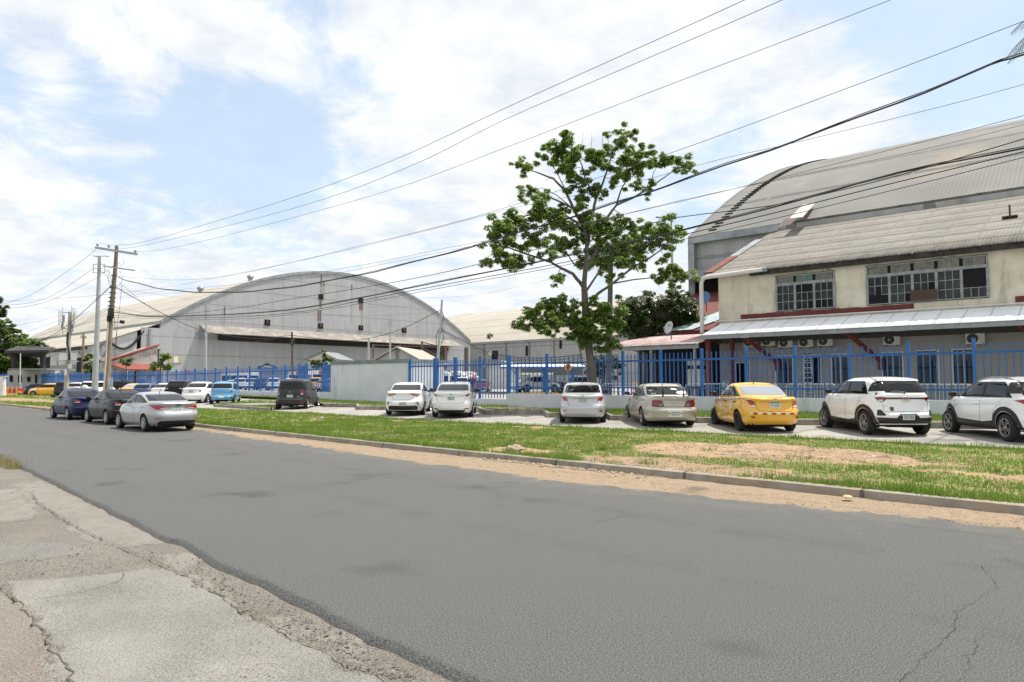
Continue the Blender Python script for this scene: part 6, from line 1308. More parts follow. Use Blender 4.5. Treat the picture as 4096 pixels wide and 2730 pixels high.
# ---- left part of the lot
def z0_(px, py, z): return onZ(px, py, z)
def carF(tn, pm, px, F, a, z, label, **k):
    p = onF(px, 1528, F); p.z = z; return car(tn, pm, p, ang(a), label, **k)
car('corolla', P_W, place(782, 1613), ang(-4), 'white saloon with round red lamps left of the light blue hatchback', plate='853402')
car('hatch', P_LB, place(890, 1617), ang(-14), 'light blue hatchback beside the grassy island', plate='CK4780')
carF('big_suv', P_K, 712, 56, -6, .22, 'black sport utility car with silver roof rails behind the white saloon')
carF('corolla', P_W, 648, 59, -4, .22, 'white saloon half hidden behind the black sport utility car')
carF('hatch_big', P_MB, 573, 61, -6, .2, 'mid blue hatchback with tall red lamps behind the black street saloon')
carF('accent_taxi', P_Y, 520, 64, -4, .2, 'yellow taxi saloon whose roof shows left of the blue hatchback', cat='taxi', name='taxi')
carF('boxy_suv_plain', P_K, 488, 72, -4, .2, 'dark boxy estate with light interior behind the yellow taxi roof')
carF('corolla', P_W, 455, 76, -4, .15, 'white saloon mostly hidden behind the base of the wooden pole')
carF('boxy_suv', P_W, 368, 66, -3, .15, 'white boxy off roader with round spare wheel cover on its tailgate')
carF('raize', P_W2, 304, 71, 0, .15, 'white crossover with dark tail strip behind the navy saloon')
carF('boxy_suv_plain', P_DG, 262, 76, 0, .12, 'dark vehicle tucked behind the concrete telecom pole', rim_m=None)
p = onF(238, 1528, 80); p.z = .15; car('hatch_front', P_Y, p, ang(-110), 'yellow hatchback facing left with black lower grille', name='taxi', cat='taxi')
p = onF(190, 1528, 83); p.z = .15; car('hatch_front', P_DG, p, ang(-110), 'dark grey hatchback facing left next to the yellow one')
# ---- vehicles in the yard beyond the fence
YD = 'vehicles in the yard behind the fence'
def yard(tn, pm, px, F, a, label, **k): k.setdefault('group', YD); return carF(tn, pm, px, F, a, YG, label, **k)
yard('pickup', P_W, 2090, 68, 62, 'white double cab pickup with sport bar under the blue car port', cat='pickup', name='pickup_truck', plate=None)
yard('pickup_plain', P_DG, 2262, 71, 62, 'dark grey double cab pickup behind the pedestrian sign', cat='pickup', name='pickup_truck')
yard('hatch_big', P_R, 1925, 82, 4, 'dark red car seen from behind between the fence bars')
yard('pickup_plain', P_W, 1846, 88, 2, 'white pickup seen from behind next to the white vans', cat='pickup', name='pickup_truck')
yard('boxy_suv_plain', P_W, 1096, 92, -14, 'white boxy off roader in the yard in front of the big bus', plate=None)
yard('big_suv', P_DG, 1042, 95, -10, 'dark sport utility car next to the white off roader in the yard')
yard('big_suv', P_W, 1005, 98, -10, 'white crossover at the left of the yard row before the bus')
yard('boxy_suv_plain', P_W, 962, 96, -12, 'white off roader at the far left of the yard row')
yard('boxy_suv_plain', P_W, 1160, 100, -20, 'white off roader roof seen over the charcoal people carrier')
yard('boxy_suv_plain', P_Y, 1262, 84, -8, 'yellow boxy taxi in the yard right of the purple banner', cat='taxi', name='taxi')
yard('big_suv', P_W, 1318, 86, -8, 'white car in the yard cut by the left edge of the grey booth')
yard('hatch_big', P_W, 925, 105, -10, 'small white car in the yard seen over the light blue hatchback')
yard('hatch_big', P_S, 1300, 76, -10, 'grey car low behind the fence close to the booth')
# ================================================================ TREES AND PLANTS
def leafmat(name, ca, cb, rough=.45, tr=.3):
    m, b, t = bsdf(name); n = t.nodes; l = t.links; g = n.new('ShaderNodeNewGeometry'); r = n.new('ShaderNodeValToRGB'); l.new(g.outputs['Random Per Island'], r.inputs[0])
    r.color_ramp.elements[0].color = lin(ca); r.color_ramp.elements[1].color = lin(cb); l.new(r.outputs[0], b.inputs['Base Color']); b.inputs['Roughness'].default_value = rough; b.inputs['Specular IOR Level'].default_value = .35
    q = n.new('ShaderNodeBsdfTranslucent'); l.new(r.outputs[0], q.inputs['Color']); ms = n.new('ShaderNodeMixShader'); ms.inputs[0].default_value = tr; l.new(b.outputs[0], ms.inputs[1]); l.new(q.outputs[0], ms.inputs[2]); l.new(ms.outputs[0], n['Material Output'].inputs['Surface']); return m
m_leafA = leafmat('leaf_fresh', (.09, .175, .035), (.31, .42, .09), tr=.45); m_leafB = leafmat('leaf_dark', (.035, .07, .025), (.12, .17, .05), .35, .2); m_leafC = leafmat('leaf_light', (.06, .11, .02), (.18, .24, .05)); m_palm = leafmat('palm_leaf', (.05, .10, .02), (.13, .18, .05), .4, .25)
m_bark = mat('pale_bark', (.17, .15, .125), .9, c2=(.095, .085, .07), sc=5, bump=.6, bsc=14, streak=True); m_barkd = mat('dark_bark', (.12, .10, .08), .9, c2=(.07, .06, .05), sc=5, bump=.6, bsc=14)
def leaves(C, r, n, L=.17, W=.055, droop=.7, whorl=6, flat=.8):
    "clumps C (k,3), radii r (k), whorls of drooping leaflets"
    out = []
    for c, rr, m in zip(C, r, n):
        k = max(1, int(m/whorl)); u = rng.normal(0, 1, (k, 3)); u /= np.linalg.norm(u, axis=1)[:, None]; rad = rng.uniform(.35, 1, k)**.5*rr; o = u*rad[:, None]; o[:, 2] *= flat; P = np.array(c)+o
        a0 = rng.uniform(0, 2*np.pi, k)
        for j in range(whorl):
            a = a0+j*2*np.pi/whorl+rng.normal(0, .2, k); dr = droop*rng.uniform(.3, 1.3, k); l_ = L*rng.uniform(.7, 1.25, k); w_ = W*rng.uniform(.8, 1.2, k)
            d = np.stack([np.cos(a)*np.cos(dr), np.sin(a)*np.cos(dr), -np.sin(dr)], -1); s = np.stack([-np.sin(a), np.cos(a), np.zeros(k)], -1); up = np.cross(s, d)
            b0 = P+d*.02; m1 = P+d*(l_*.5)[:, None]+up*.0; tip = P+d*l_[:, None]+np.array([0, 0, -1])*(l_*.12)[:, None]
            out.append(np.stack([b0, m1+s*w_[:, None]/1, tip, m1-s*w_[:, None]], 1).reshape(-1, 3))
    return np.concatenate(out)
def crown(name, C, r, n, m, parent, **k):
    V = leaves(C, r, n, **k)-np.array(parent.location); o = link(name, np_mesh('crown', V, np.arange(len(V)).reshape(-1, 4)), m, parent); return o
def limb(b, P, r0, r1, n=8):
    P = [Vector(p) for p in P]; Q = []
    for i in range(len(P)-1):
        for k in range(3): t = k/3; Q.append(P[i].lerp(P[i+1], t)+Vector((rnd.gauss(0, .012), rnd.gauss(0, .012), 0)))
    Q.append(P[-1]); b.tube(Q, [r0+(r1-r0)*i/(len(Q)-1) for i in range(len(Q))], n)
# --- the tall street tree
F0 = 31.2
zt_ = lambda x, y, f: onF(1800+x*.7655, 400+y*.7655, f)
base = zt_(755, 1500, F0); base.z = .45; tree = empty('tall_tree', base)
SK = []   # (points (x,y,depth), r0, r1)
L_ = [([(757, 1560, 0), (745, 1480, 0), (733, 1350, 0), (714, 1180, 0), (706, 1080, 0), (701, 985, 0)], .21, .145), ([(701, 985, 0), (665, 935, -.3), (640, 908, -.5), (580, 880, -.8), (530, 850, -1.1), (450, 822, -1.5), (380, 800, -1.8), (300, 770, -2.1), (240, 760, -2.3)], .09, .02),
      ([(701, 985, 0), (708, 880, 0), (718, 760, .2), (700, 660, .1), (645, 570, .2), (605, 480, .5), (540, 412, .8), (470, 385, 1.0), (430, 372, 1.1), (395, 335, 1.2)], .12, .012), ([(645, 570, .2), (570, 530, -.2), (500, 500, -.5), (430, 480, -.8), (395, 490, -1)], .05, .012),
      ([(700, 660, .1), (600, 605, -.6), (480, 590, -1.1), (400, 605, -1.6), (320, 625, -2), (230, 690, -2.4)], .06, .014), ([(718, 760, .2), (745, 600, .5), (760, 520, .7), (800, 430, .9), (830, 340, 1.1), (865, 260, 1.2), (900, 190, 1.3)], .09, .012),
      ([(760, 520, .7), (705, 405, .3), (690, 340, .1), (645, 265, -.1), (615, 205, -.2)], .045, .01), ([(605, 480, .5), (560, 380, .2), (520, 320, 0)], .03, .01), ([(708, 880, 0), (765, 790, .4), (800, 640, .8), (870, 550, 1.0), (960, 510, 1.2), (1040, 462, 1.3), (1100, 420, 1.4), (1160, 378, 1.5), (1230, 335, 1.6)], .085, .012),
      ([(870, 550, 1.0), (890, 480, .6), (922, 418, .3), (960, 330, .1), (1000, 280, 0)], .045, .01), ([(1040, 462, 1.3), (1062, 380, 1.0), (1105, 310, .8)], .025, .008), ([(712, 1090, 0), (770, 1015, -.5), (850, 960, -.9), (950, 880, -1.3), (1050, 822, -1.6), (1110, 780, -1.8), (1175, 710, -2)], .08, .014),
      ([(850, 960, -.9), (960, 940, -.7), (1050, 930, -.5), (1110, 905, -.4), (1240, 905, -.2)], .04, .01), ([(712, 1160, 0), (650, 1192, -.4), (590, 1180, -.7), (500, 1150, -1.0), (400, 1145, -1.3)], .05, .012), ([(708, 880, 0), (650, 860, .6), (610, 800, 1.2), (560, 740, 1.6)], .05, .012),
      ([(708, 1000, 0), (780, 900, .9), (840, 800, 1.5), (900, 720, 2.0)], .06, .012), ([(714, 1180, 0), (770, 1150, -.6), (830, 1120, -1), (880, 1110, -1.2)], .04, .01), ([(716, 1230, 0), (760, 1260, -.5), (830, 1270, -.8)], .03, .01), ([(645, 570, .2), (560, 500, 1.2), (480, 460, 1.8), (300, 548, 2)], .03, .006)]
b = MB(); nodes = []
for pts, r0, r1 in L_:
    P = [zt_(x, y, F0+d) for x, y, d in pts]
    if pts[0][1] == 1560: P[0].z = .40
    limb(b, P, r0, r1, 10 if r0 > .1 else 7)
    for i in range(len(P)-1):
        for k in range(4):
            if pts[i][1] < 1240 or len(nodes) == 0: nodes.append((P[i].lerp(P[i+1], k/4), r0+(r1-r0)*(i+k/4)/(len(P)-1), pts[i][2]+(pts[i+1][2]-pts[i][2])*k/4))
CL = [(395,330,48),(362,345,30),(560,230,58),(620,200,48),(680,260,66),(620,300,52),(560,300,40),(500,300,42),(738,290,36),(640,370,46),(880,190,50),(940,180,40),(830,270,50),(780,310,36),(900,250,46),(960,280,52),(1030,280,46),(1060,330,44),(1000,350,36),(1120,300,34),(1190,340,54),(1243,338,36),(900,380,50),(940,400,36),(980,440,26),(1040,440,32),(1022,480,22),(690,480,50),(750,460,44),(800,480,26),(800,340,34),(400,480,40),(378,512,24),(480,510,40),(500,550,40),(440,560,34),(690,570,44),(600,600,46),(540,600,36),(480,600,46),(620,645,46),(430,640,46),
 (330,600,56),(260,650,58),(220,700,46),(350,660,46),(290,720,46),(420,740,46),(350,770,46),(260,790,54),(222,830,36),(310,850,50),(190,835,24),(360,860,26),(480,760,46),(535,800,28),(560,720,46),(640,700,54),(700,640,54),(760,640,56),(720,700,56),(780,700,56),(690,780,46),(640,760,36),(830,660,46),(900,690,54),(960,690,46),(1020,660,38),(1045,690,40),(1130,660,54),(1180,690,52),(1150,720,44),(1080,740,36),(1040,780,44),(980,770,40),(1120,820,30),(860,840,54),(900,820,46),(950,840,36),(820,880,44),(780,840,36),(1010,860,26),(1090,930,40),(1150,890,44),(1200,890,40),(1250,920,36),(1170,950,30),(1110,880,26),(555,930,32),(590,920,22),(940,790,36),
 (530,1070,46),(580,1060,54),(620,1090,54),(500,1100,54),(430,1120,54),(390,1150,42),(360,1165,28),(560,1120,56),(640,1140,46),(480,1170,44),(520,1190,32),(600,1160,36),(410,1180,28),
 (760,1050,46),(830,1060,50),(790,1120,62),(860,1130,54),(745,1130,36),(800,1180,54),(860,1190,46),(690,1200,52),(650,1210,46),(740,1215,54),(780,1260,56),(850,1260,42),(700,1250,36),(810,1300,28),(890,1110,36),(630,1230,28),
 (600,350,40),(720,380,40),(850,430,40),(860,330,45),(930,330,40),(700,520,45),(580,560,40),(540,650,45),(820,720,50),(870,620,30),(740,760,50),(680,850,35),(590,770,45),(450,700,45),(300,660,50),(400,830,35),(960,760,40),(900,760,50),(820,790,50),(1080,690,40),(940,640,35),(1180,910,36),(640,420,35),(600,260,45),(980,320,45),(1150,310,36),(650,1150,50),(560,1150,44),(720,1130,40)]
C = []; Rr = []; Nn = []
for x, y, r in CL:
    q = zt_(x, y, F0); best = min(nodes, key=lambda n_: (zt_(x, y, F0+n_[2])-n_[0]).length); dep = best[2]+rnd.uniform(-.5, .5); q = zt_(x, y, F0+dep)
    mid = best[0].lerp(q, .5)+Vector((0, 0, .08)); b.tube([best[0], mid, q], [min(best[1]*.5, .022), .012, .005], 5)
    for _ in range(3): e = q+Vector((rnd.gauss(0, .2), rnd.gauss(0, .2), rnd.gauss(.02, .16))); b.tube([mid.lerp(q, .6), e], [.008, .003], 4)
    rr = r*.0087
    for _ in range(7):
        C.append(q+Vector((rnd.gauss(0, rr*.55), rnd.gauss(0, rr*.7), rnd.gauss(0, rr*.5)))); Rr.append(rr*rnd.uniform(.3, .5)); Nn.append(int(150*(r/50)**1.6*rnd.uniform(.8, 1.2)))
for (x0, y0, x1, y1, f) in [(730, 300, 740, 170, .1), (790, 300, 795, 155, .5), (480, 320, 440, 265, .5), (400, 600, 290, 545, -1), (1230, 320, 1275, 265, 1.5), (660, 330, 700, 170, 0), (830, 240, 815, 190, .8), (530, 410, 480, 430, .5)]:
    a = zt_(x0, y0, F0+f); c = zt_(x1, y1, F0+f); b.tube([a, a.lerp(c, .5)+Vector((.05, 0, .03)), c], [.012, .008, .003], 4); b.tube([a.lerp(c, .5), c+Vector((.2, 0, -.1))], [.006, .002], 4)
inv = Matrix.Translation(-base); o = b.build('trunk', m_bark, tree, True); o.matrix_parent_inverse = inv
crown('crown', C, Rr, Nn, m_leafA, tree, L=.155, W=.030, droop=.8, whorl=6)
tag(tree, 'tall open crowned tree with drooping leaf clusters rising beside the blue fence', 'tree')

def tree_(name, F, clumps, trunk, label, m, sc_n=60, L=.2, W=.05, bark=m_barkd, grp=None, droop=.6, tr=.15, kk=6, flat=.85, src=True):
    f = (lambda x, y, d=0: onF(x, y, F+d)); m_ = F/2731.
    p0 = f(*trunk[0]); p0.z = YG if F > 38 else .45; t = empty(name, p0); b = MB(); P = [p0]+[f(*q) for q in trunk[1:]]; limb(b, P, tr, tr*.5)
    C = []; Rr = []; Nn = []
    for x, y, r in clumps:
        q = f(x, y, rnd.uniform(-1, 1)*r*m_*1.2); k = min(P[1:], key=lambda n_: (n_-q).length); b.tube([k, k.lerp(q, .5)+Vector((0, 0, .1)), q], [tr*.4, tr*.2, .01], 5)
        for _ in range(kk): C.append(q+Vector((rnd.gauss(0, r*m_*.5), rnd.gauss(0, r*m_*.5), rnd.gauss(0, r*m_*.42)))); Rr.append(r*m_*rnd.uniform(.3, .5)); Nn.append(int(sc_n*rnd.uniform(.7, 1.3)))
    o = b.build('trunk', bark, t, True); o.matrix_parent_inverse = Matrix.Translation(-p0); crown('crown', C, Rr, Nn, m, t, L=L, W=W, droop=droop, flat=flat); tag(t, label, 'tree', grp); return t
def ell_clumps(cx, cy, rx, ry, n, r):
    out = []
    for k in range(n):
        a = rnd.uniform(0, 2*math.pi); q = rnd.random()**.5; out.append((cx+rx*q*math.cos(a), cy+ry*q*math.sin(a), r*rnd.uniform(.7, 1.2)))
    return out
zs = lambda x, y: (1800+x*.7655, 400+y*.7655)
mg = [(*zs(a, c), r*.7655) for a, c, r in ell_clumps(1105, 1100, 190, 85, 46, 46)+ell_clumps(1010, 1220, 110, 75, 24, 44)+ell_clumps(1180, 1140, 110, 60, 14, 40)+ell_clumps(1230, 1130, 75, 95, 22, 42)+ell_clumps(930, 1150, 60, 90, 16, 42)+[(960, 1040, 30), (1040, 1010, 30), (1150, 1010, 30), (1250, 1060, 30), (1290, 1140, 26), (1230, 1020, 26)]]
tree_('mango_tree', 50, mg, [zs(1030, 1480), zs(1030, 1330), zs(1040, 1220), zs(1060, 1130)], 'dense dark rounded tree behind the white satellite dish', m_leafB, 72, .20, .035, kk=6, tr=.25, grp='trees in the yard')
tree_('mango_tree', 46, [(*zs(a, c), r*.7655) for a, c, r in ell_clumps(800, 1390, 90, 60, 16, 36)], [zs(800, 1500), zs(805, 1420), zs(800, 1380)], 'dark low tree seen through the fence right of the tall trunk', m_leafB, 50, .18, .035, kk=5, tr=.2, grp='trees in the yard')
b = MB(); q = onF(2430-16, 1560, 46); 
tree_('shade_tree', 120, ell_clumps(60, 1400, 90, 60, 34, 26)+ell_clumps(20, 1340, 50, 60, 16, 22)+ell_clumps(120, 1375, 50, 28, 14, 16)+ell_clumps(40, 1470, 70, 40, 20, 22), [(40, 1580), (42, 1500), (50, 1430)], 'big green tree massed behind the gatehouse canopy at the far left', m_leafC, 55, .5, .16, kk=6, tr=.5, grp='trees at the far left')
tree_('shade_tree', 105, ell_clumps(-30, 1240, 34, 80, 16, 20)+ell_clumps(-45, 1330, 60, 50, 12, 22), [(-60, 1580), (-55, 1450), (-45, 1330)], 'dark tree cut off by the left edge of the view', m_leafB, 55, .45, .14, kk=6, tr=.5, grp='trees at the far left')
tree_('shade_tree', 100, ell_clumps(110, 1470, 60, 50, 22, 20), [(110, 1580), (112, 1520), (112, 1480)], 'dark green tree showing under the gatehouse canopy', m_leafB, 50, .4, .12, kk=5, tr=.35, grp='trees at the far left')
tree_('shade_tree', 180, ell_clumps(200, 1385, 22, 12, 8, 9)+ell_clumps(248, 1362, 22, 12, 8, 9), [(225, 1560), (225, 1450), (225, 1400)], 'distant tree top peeping over the left end of the tan roof', m_leafC, 40, .5, .16, kk=5, tr=.4, grp='trees at the far left')
tree_('young_tree', 78, ell_clumps(365, 1455, 44, 32, 14, 13), [(365, 1560), (365, 1510), (365, 1470)], 'bright young tree behind the blue mesh fence left of the wooden pole', m_leafC, 34, .26, .07, kk=5, tr=.1, grp='young trees along the yard fence')
tree_('young_tree', 74, ell_clumps(505, 1442, 26, 16, 8, 9), [(505, 1560), (505, 1490), (505, 1455)], 'thin young tree in front of the red roofed outbuilding', m_leafC, 24, .24, .06, kk=4, tr=.08, grp='young trees along the yard fence')
tree_('young_tree', 72, ell_clumps(642, 1458, 42, 22, 14, 12)+ell_clumps(655, 1430, 22, 12, 6, 10), [(642, 1560), (642, 1500), (642, 1465)], 'bushy young tree at the corner of the left hangar', m_leafA, 42, .22, .06, kk=5, tr=.1, grp='young trees along the yard fence')
tree_('young_tree', 62, ell_clumps(1288, 1448, 42, 22, 14, 11)+[(1298, 1415, 9), (1296, 1402, 6), (1330, 1440, 9)], [(1288, 1560), (1288, 1490), (1288, 1455)], 'young tree rising over the fence beside the booth', m_leafC, 40, .2, .055, kk=5, tr=.07, grp='young trees along the yard fence')
tree_('young_tree', 150, ell_clumps(415, 1460, 30, 20, 8, 10), [(415, 1540), (415, 1500), (415, 1470)], 'small leafy tree right of the wooden pole by the red roof', m_leafC, 30, .35, .1, kk=4, tr=.1, grp='young trees along the yard fence')
def weed(F, x, y, r, label, n=5):
    p = onF(x, y+r, F); t = empty('roof_weed', p); b = MB(); b.tube([p, onF(x, y, F)], [.05, .02], 5); o = b.build('stem', m_barkd, t); o.matrix_parent_inverse = Matrix.Translation(-p)
    crown('foliage', [onF(x+rnd.gauss(0, r*.5), y+rnd.gauss(0, r*.4), F+rnd.uniform(-.3, .3)) for _ in range(n)], [r*F/2731*.5]*n, [30]*n, m_leafC, t, L=.012*F*.25, W=.004*F*.2); tag(t, label, 'plant', 'weeds growing on the roofs')
weed(196, 1960, 1345, 15, 'shrub sprouting from the gutter of the farthest hangar', 8); weed(58, 2930, 910, 10, 'green sprig growing on the eave of the nearest hangar', 4); weed(24, 2205, 1697, 6, 'single green weed standing at the edge of the parking slab', 3)
# palms
def frond(b, p, az, el, L, droop, nl=26, ll=.55, wl=.035):
    P = []; d = Vector((math.cos(az)*math.cos(el), math.sin(az)*math.cos(el), math.sin(el))); q = Vector(p)
    for k in range(13): P.append(q.copy()); q = q+d*(L/12); d = (d+Vector((0, 0, -droop/12))).normalized()
    b.k = 1; b.tube(P, [.03*(1-.8*i/12) for i in range(13)], 5); b.k = 0
    for k in range(nl):
        t = .12+.88*k/nl; i = min(11, int(t*12)); c = P[i].lerp(P[i+1], t*12-i); dd = (P[i+1]-P[i]).normalized(); s = dd.cross(Vector((0, 0, 1))).normalized(); l_ = ll*math.sin(math.pi*min(1, t*.85+.12))*rnd.uniform(.85, 1.1)
        for sg in (-1, 1):
            e = (s*sg*.75+dd*.55+Vector((0, 0, -.35-.35*rnd.random()))).normalized(); n = e.cross(dd).normalized(); w = dd*wl
            m1 = c+e*l_*.5; tip = c+e*l_+Vector((0, 0, -l_*.25)); b.add([c-w*.4, m1-w, tip, m1+w, c+w*.4], [(0, 1, 3, 4), (1, 2, 3)])
def palm(base, top, r, fr, label, **k):
    t = empty('palm_tree', base); inv = Matrix.Translation(-Vector(base)); b = MB(); limb(b, [base, Vector(base).lerp(Vector(top), .5), top], r, r*.75, 12); o = b.build('trunk', mat('palm_trunk', (.13, .12, .10), .9, c2=(.085, .078, .065), sc=3, seams=[('Z', .25, (.08, .07, .06), .05)]), t, True); o.matrix_parent_inverse = inv
    for az, el, L, dr in fr: b = MB(); frond(b, top, az, el, L, dr, **k); o = b.build('frond', [m_palm, m_barkd], t); o.matrix_parent_inverse = inv
    tag(t, label, 'palm', 'palm trees')
F = 44; pb = onF(2434, 1560, F); pb.z = YG; pt = onF(2444, 1010, F); 
palm(pb, pt, .2, [(YAW+R(a), R(e), L, d) for a, e, L, d in [(0, 35, 2.6, 2.0), (180, 30, 2.7, 2.2), (60, 60, 2.6, 1.6), (-50, 50, 2.7, 1.8), (120, 55, 2.6, 1.7), (-120, 50, 2.6, 1.9), (20, 75, 2.8, .5), (150, 15, 2.5, 2.0), (-20, 10, 2.5, 2.2), (200, 5, 2.3, 2.0), (-70, 10, 2.4, 2.2), (90, 20, 2.4, 2.1), (-150, 20, 2.4, 2.2), (-10, 45, 2.8, 2.0)]], 'palm standing behind the tall tree, its fronds showing through the crown', nl=46, ll=.8, wl=.032)
pt = onF(4330, 60, 19); pb = Vector((pt.x+.4, pt.y, .35))
palm(pb, pt, .17, [(YAW+R(a), R(e), L, d) for a, e, L, d in [(180, 22, 2.35, 1.5), (172, -8, 2.5, 1.1), (195, 55, 2.4, 1.4), (150, 10, 2.2, 1.5), (90, 30, 2.5, 1.8), (0, 30, 2.5, 1.8), (-60, 30, 2.5, 1.8), (40, 50, 2.5, 1.6), (-110, 30, 2.4, 1.8), (-30, 60, 2.5, 1.5)]], 'palm whose frond tips reach into the top right corner', nl=30, ll=.5, wl=.012)

# ================================================================ POLES AND WIRES
m_wood = mat('weathered_pole', (.30, .24, .165), .85, c2=(.20, .165, .12), sc=2, bump=.4, bsc=20, streak=True, dirt=((.13, .115, .095), .5, .45, .65, False)); m_galv = mat('pale_steel_pole', (.42, .46, .46), .45, .2, c2=(.36, .39, .39), sc=2); m_cpole = mat('concrete_pole', (.42, .40, .36), .85, c2=(.34, .32, .29), sc=1.5); m_cable = mat('black_cable', (.015, .015, .016), .6); m_wire = mat('grey_wire', (.07, .075, .08), .5); m_ceram = mat('insulator_grey', (.40, .41, .40), .35)
def stick(name, pts, F, rs, m, label, cat='pole', grp=None, zb=None, parts=None):
    P = [onF(x, y, F) for x, y in pts]
    if zb is not None: 
        d = (P[-1]-P[-2]); P.append(P[-1]+d*((zb-P[-1].z)/d.z))
    t = empty(name, P[-1]); inv = Matrix.Translation(-P[-1]); b = MB(); n = len(P); rr = [rs[0]+(rs[1]-rs[0])*i/(n-1) for i in range(n)]; b.tube(P, rr, 14); o = b.build('pole', m, t, True); o.matrix_parent_inverse = inv
    def add(nm, fn, m2, sm=False): b = MB(); fn(b); o = b.build(nm, m2, t, sm); o.matrix_parent_inverse = inv; return o
    if parts: parts(add, lambda x, y, d=0: onF(x, y, F+d))
    tag(t, label, cat, grp); return t
def main_parts(add, f):
    add('crossarm', lambda b: b.beam(f(381, 991, -.15), f(549, 1018, -.15), .12, .14), m_galv); add('lower_arm', lambda b: b.beam(f(412, 1065, -.14), f(540, 1083, -.14), .07, .08), m_galv)
    for x, y in ((390, 986), (435, 992), (541, 1012)):
        def ins(b, x=x, y=y): q = f(x, y, -.15); b.lathe([(.02, -.02), (.03, .02), (.09, .04), (.05, .07), (.10, .09), (.05, .13), (.085, .15), (.04, .20), (.001, .21)], 14, Matrix.Translation(q))
        add('insulator', ins, m_ceram, True)
    for x, y, s in ((443, 1250, .26), (436, 1275, .2), (448, 1262, .18)): add('junction_box', lambda b, x=x, y=y, s=s: b.box(f(x, y, -.2)-Vector((s*.6, s*.5, s)), f(x, y, -.2)+Vector((s*.6, s*.5, s))), m_cable)
    add('cable_coil', lambda b: [b.tube([f(453+7*math.cos(a/8*math.pi*2), 1289+17*math.sin(a/8*math.pi*2), -.25-.02*k) for a in range(9)], .018, 5) for k in range(3)], m_cable)
    add('bracket_arm', lambda b: b.tube([f(452, 1290, -.1), f(480, 1289, -.1)], .025, 6), m_cable)
    add('floodlight', lambda b: (b.hexa([f(478, 1294, -.4), f(497, 1297, -.4), f(497, 1297, 0), f(478, 1294, 0), f(480, 1281, -.4), f(500, 1284, -.4), f(500, 1284, 0), f(480, 1281, 0)])), m_black)
    for y in (1002, 1070, 1103, 1152, 1172, 1192, 1207, 1225): add('pole_band', lambda b, y=y: b.lathe([(.115+.0004*(y-1000), -.03), (.125+.0004*(y-1000), -.03), (.125+.0004*(y-1000), .03), (.115+.0004*(y-1000), .03)], 14, Matrix.Translation(f(466-(y-990)*.086, y))), m_wire)
    add('guard_pipe', lambda b: b.tube([f(434, 1512, -.3), f(440, 1600, -.3)], .075, 10), m_galv, True); add('guard_pipe', lambda b: b.tube([f(447, 1516, -.35), f(447, 1600, -.35)], .055, 10), m_galv, True); add('orange_duct', lambda b: b.tube([f(446, 1509, -.35), f(446, 1518, -.35)], .05, 8), mat('orange_duct', (.6, .25, .15), .6))
    add('riser_pipe', lambda b: b.tube([f(433, 1288, -.25), f(424, 1440, -.25), f(412, 1590, -.25)], .05, 8), m_pvc, True)
    for (P_) in ([(452, 1120), (462, 1105), (480, 1085), (492, 1120), (478, 1140), (455, 1150)], [(376, 1072), (400, 1080), (425, 1100), (440, 1130), (446, 1150)], [(420, 1080), (436, 1090), (444, 1115), (448, 1140)], [(470, 1060), (478, 1050), (486, 1070), (496, 1050), (492, 1040)], [(440, 1085), (432, 1100), (436, 1140), (445, 1150)], [(487, 1140), (480, 1220), (470, 1300), (462, 1420), (455, 1520)], [(460, 1300), (466, 1340), (458, 1400), (450, 1480)]): add('jumper_wire', lambda b, P_=P_: b.tube([f(x, y, -.2) for x, y in P_], .012, 4), m_cable)
stick('utility_pole', [(467, 984), (462, 1068), (449, 1206), (441, 1288), (431, 1461), (426, 1568)], 43.5, (.10, .22), m_wood, 'leaning wooden utility pole with crossarm and tangled black boxes', 'utility pole', zb=.2, parts=main_parts)
def cage(cx, cy, w, h, F_, add, f, m=m_galv):
    def g(b):
        for yy in (cy-h/2, cy+h/2): b.beam(f(cx-w/2, yy, -.4), f(cx+w/2, yy, -.4), .05); b.beam(f(cx-w/2, yy, .4), f(cx+w/2, yy, .4), .05); b.beam(f(cx-w/2, yy, -.4), f(cx-w/2, yy, .4), .05); b.beam(f(cx+w/2, yy, -.4), f(cx+w/2, yy, .4), .05)
        b.beam(f(cx-w/2, cy, -.4), f(cx+w/2, cy, -.4), .03)
        for xx in (cx-w/2, cx+w/2): 
            for d in (-.4, .4): b.beam(f(xx, cy-h/2, d), f(xx, cy+h/2, d), .05)
    add('service_cage', g, m)
def lp_parts(add, f):
    cage(396, 1075, 46, 34, 60, add, f); add('top_bar', lambda b: b.beam(f(372, 1025), f(436, 1026), .05, .05), m_galv)
    for x in (380, 425): add('lamp_head', lambda b, x=x: b.hexa([f(x-9, 1026, -.2), f(x+9, 1029, -.2), f(x+9, 1029, .2), f(x-9, 1026, .2), f(x-9, 1023, -.2), f(x+9, 1026, -.2), f(x+9, 1026, .2), f(x-9, 1023, .2)]), m_steelg)
stick('light_pole', [(398, 1027), (390, 1280), (381, 1528)], 60, (.13, .30), m_galv, 'tall pale steel lighting pole with a service cage left of the wooden pole', 'light pole', 'lighting poles', zb=.2, parts=lp_parts)
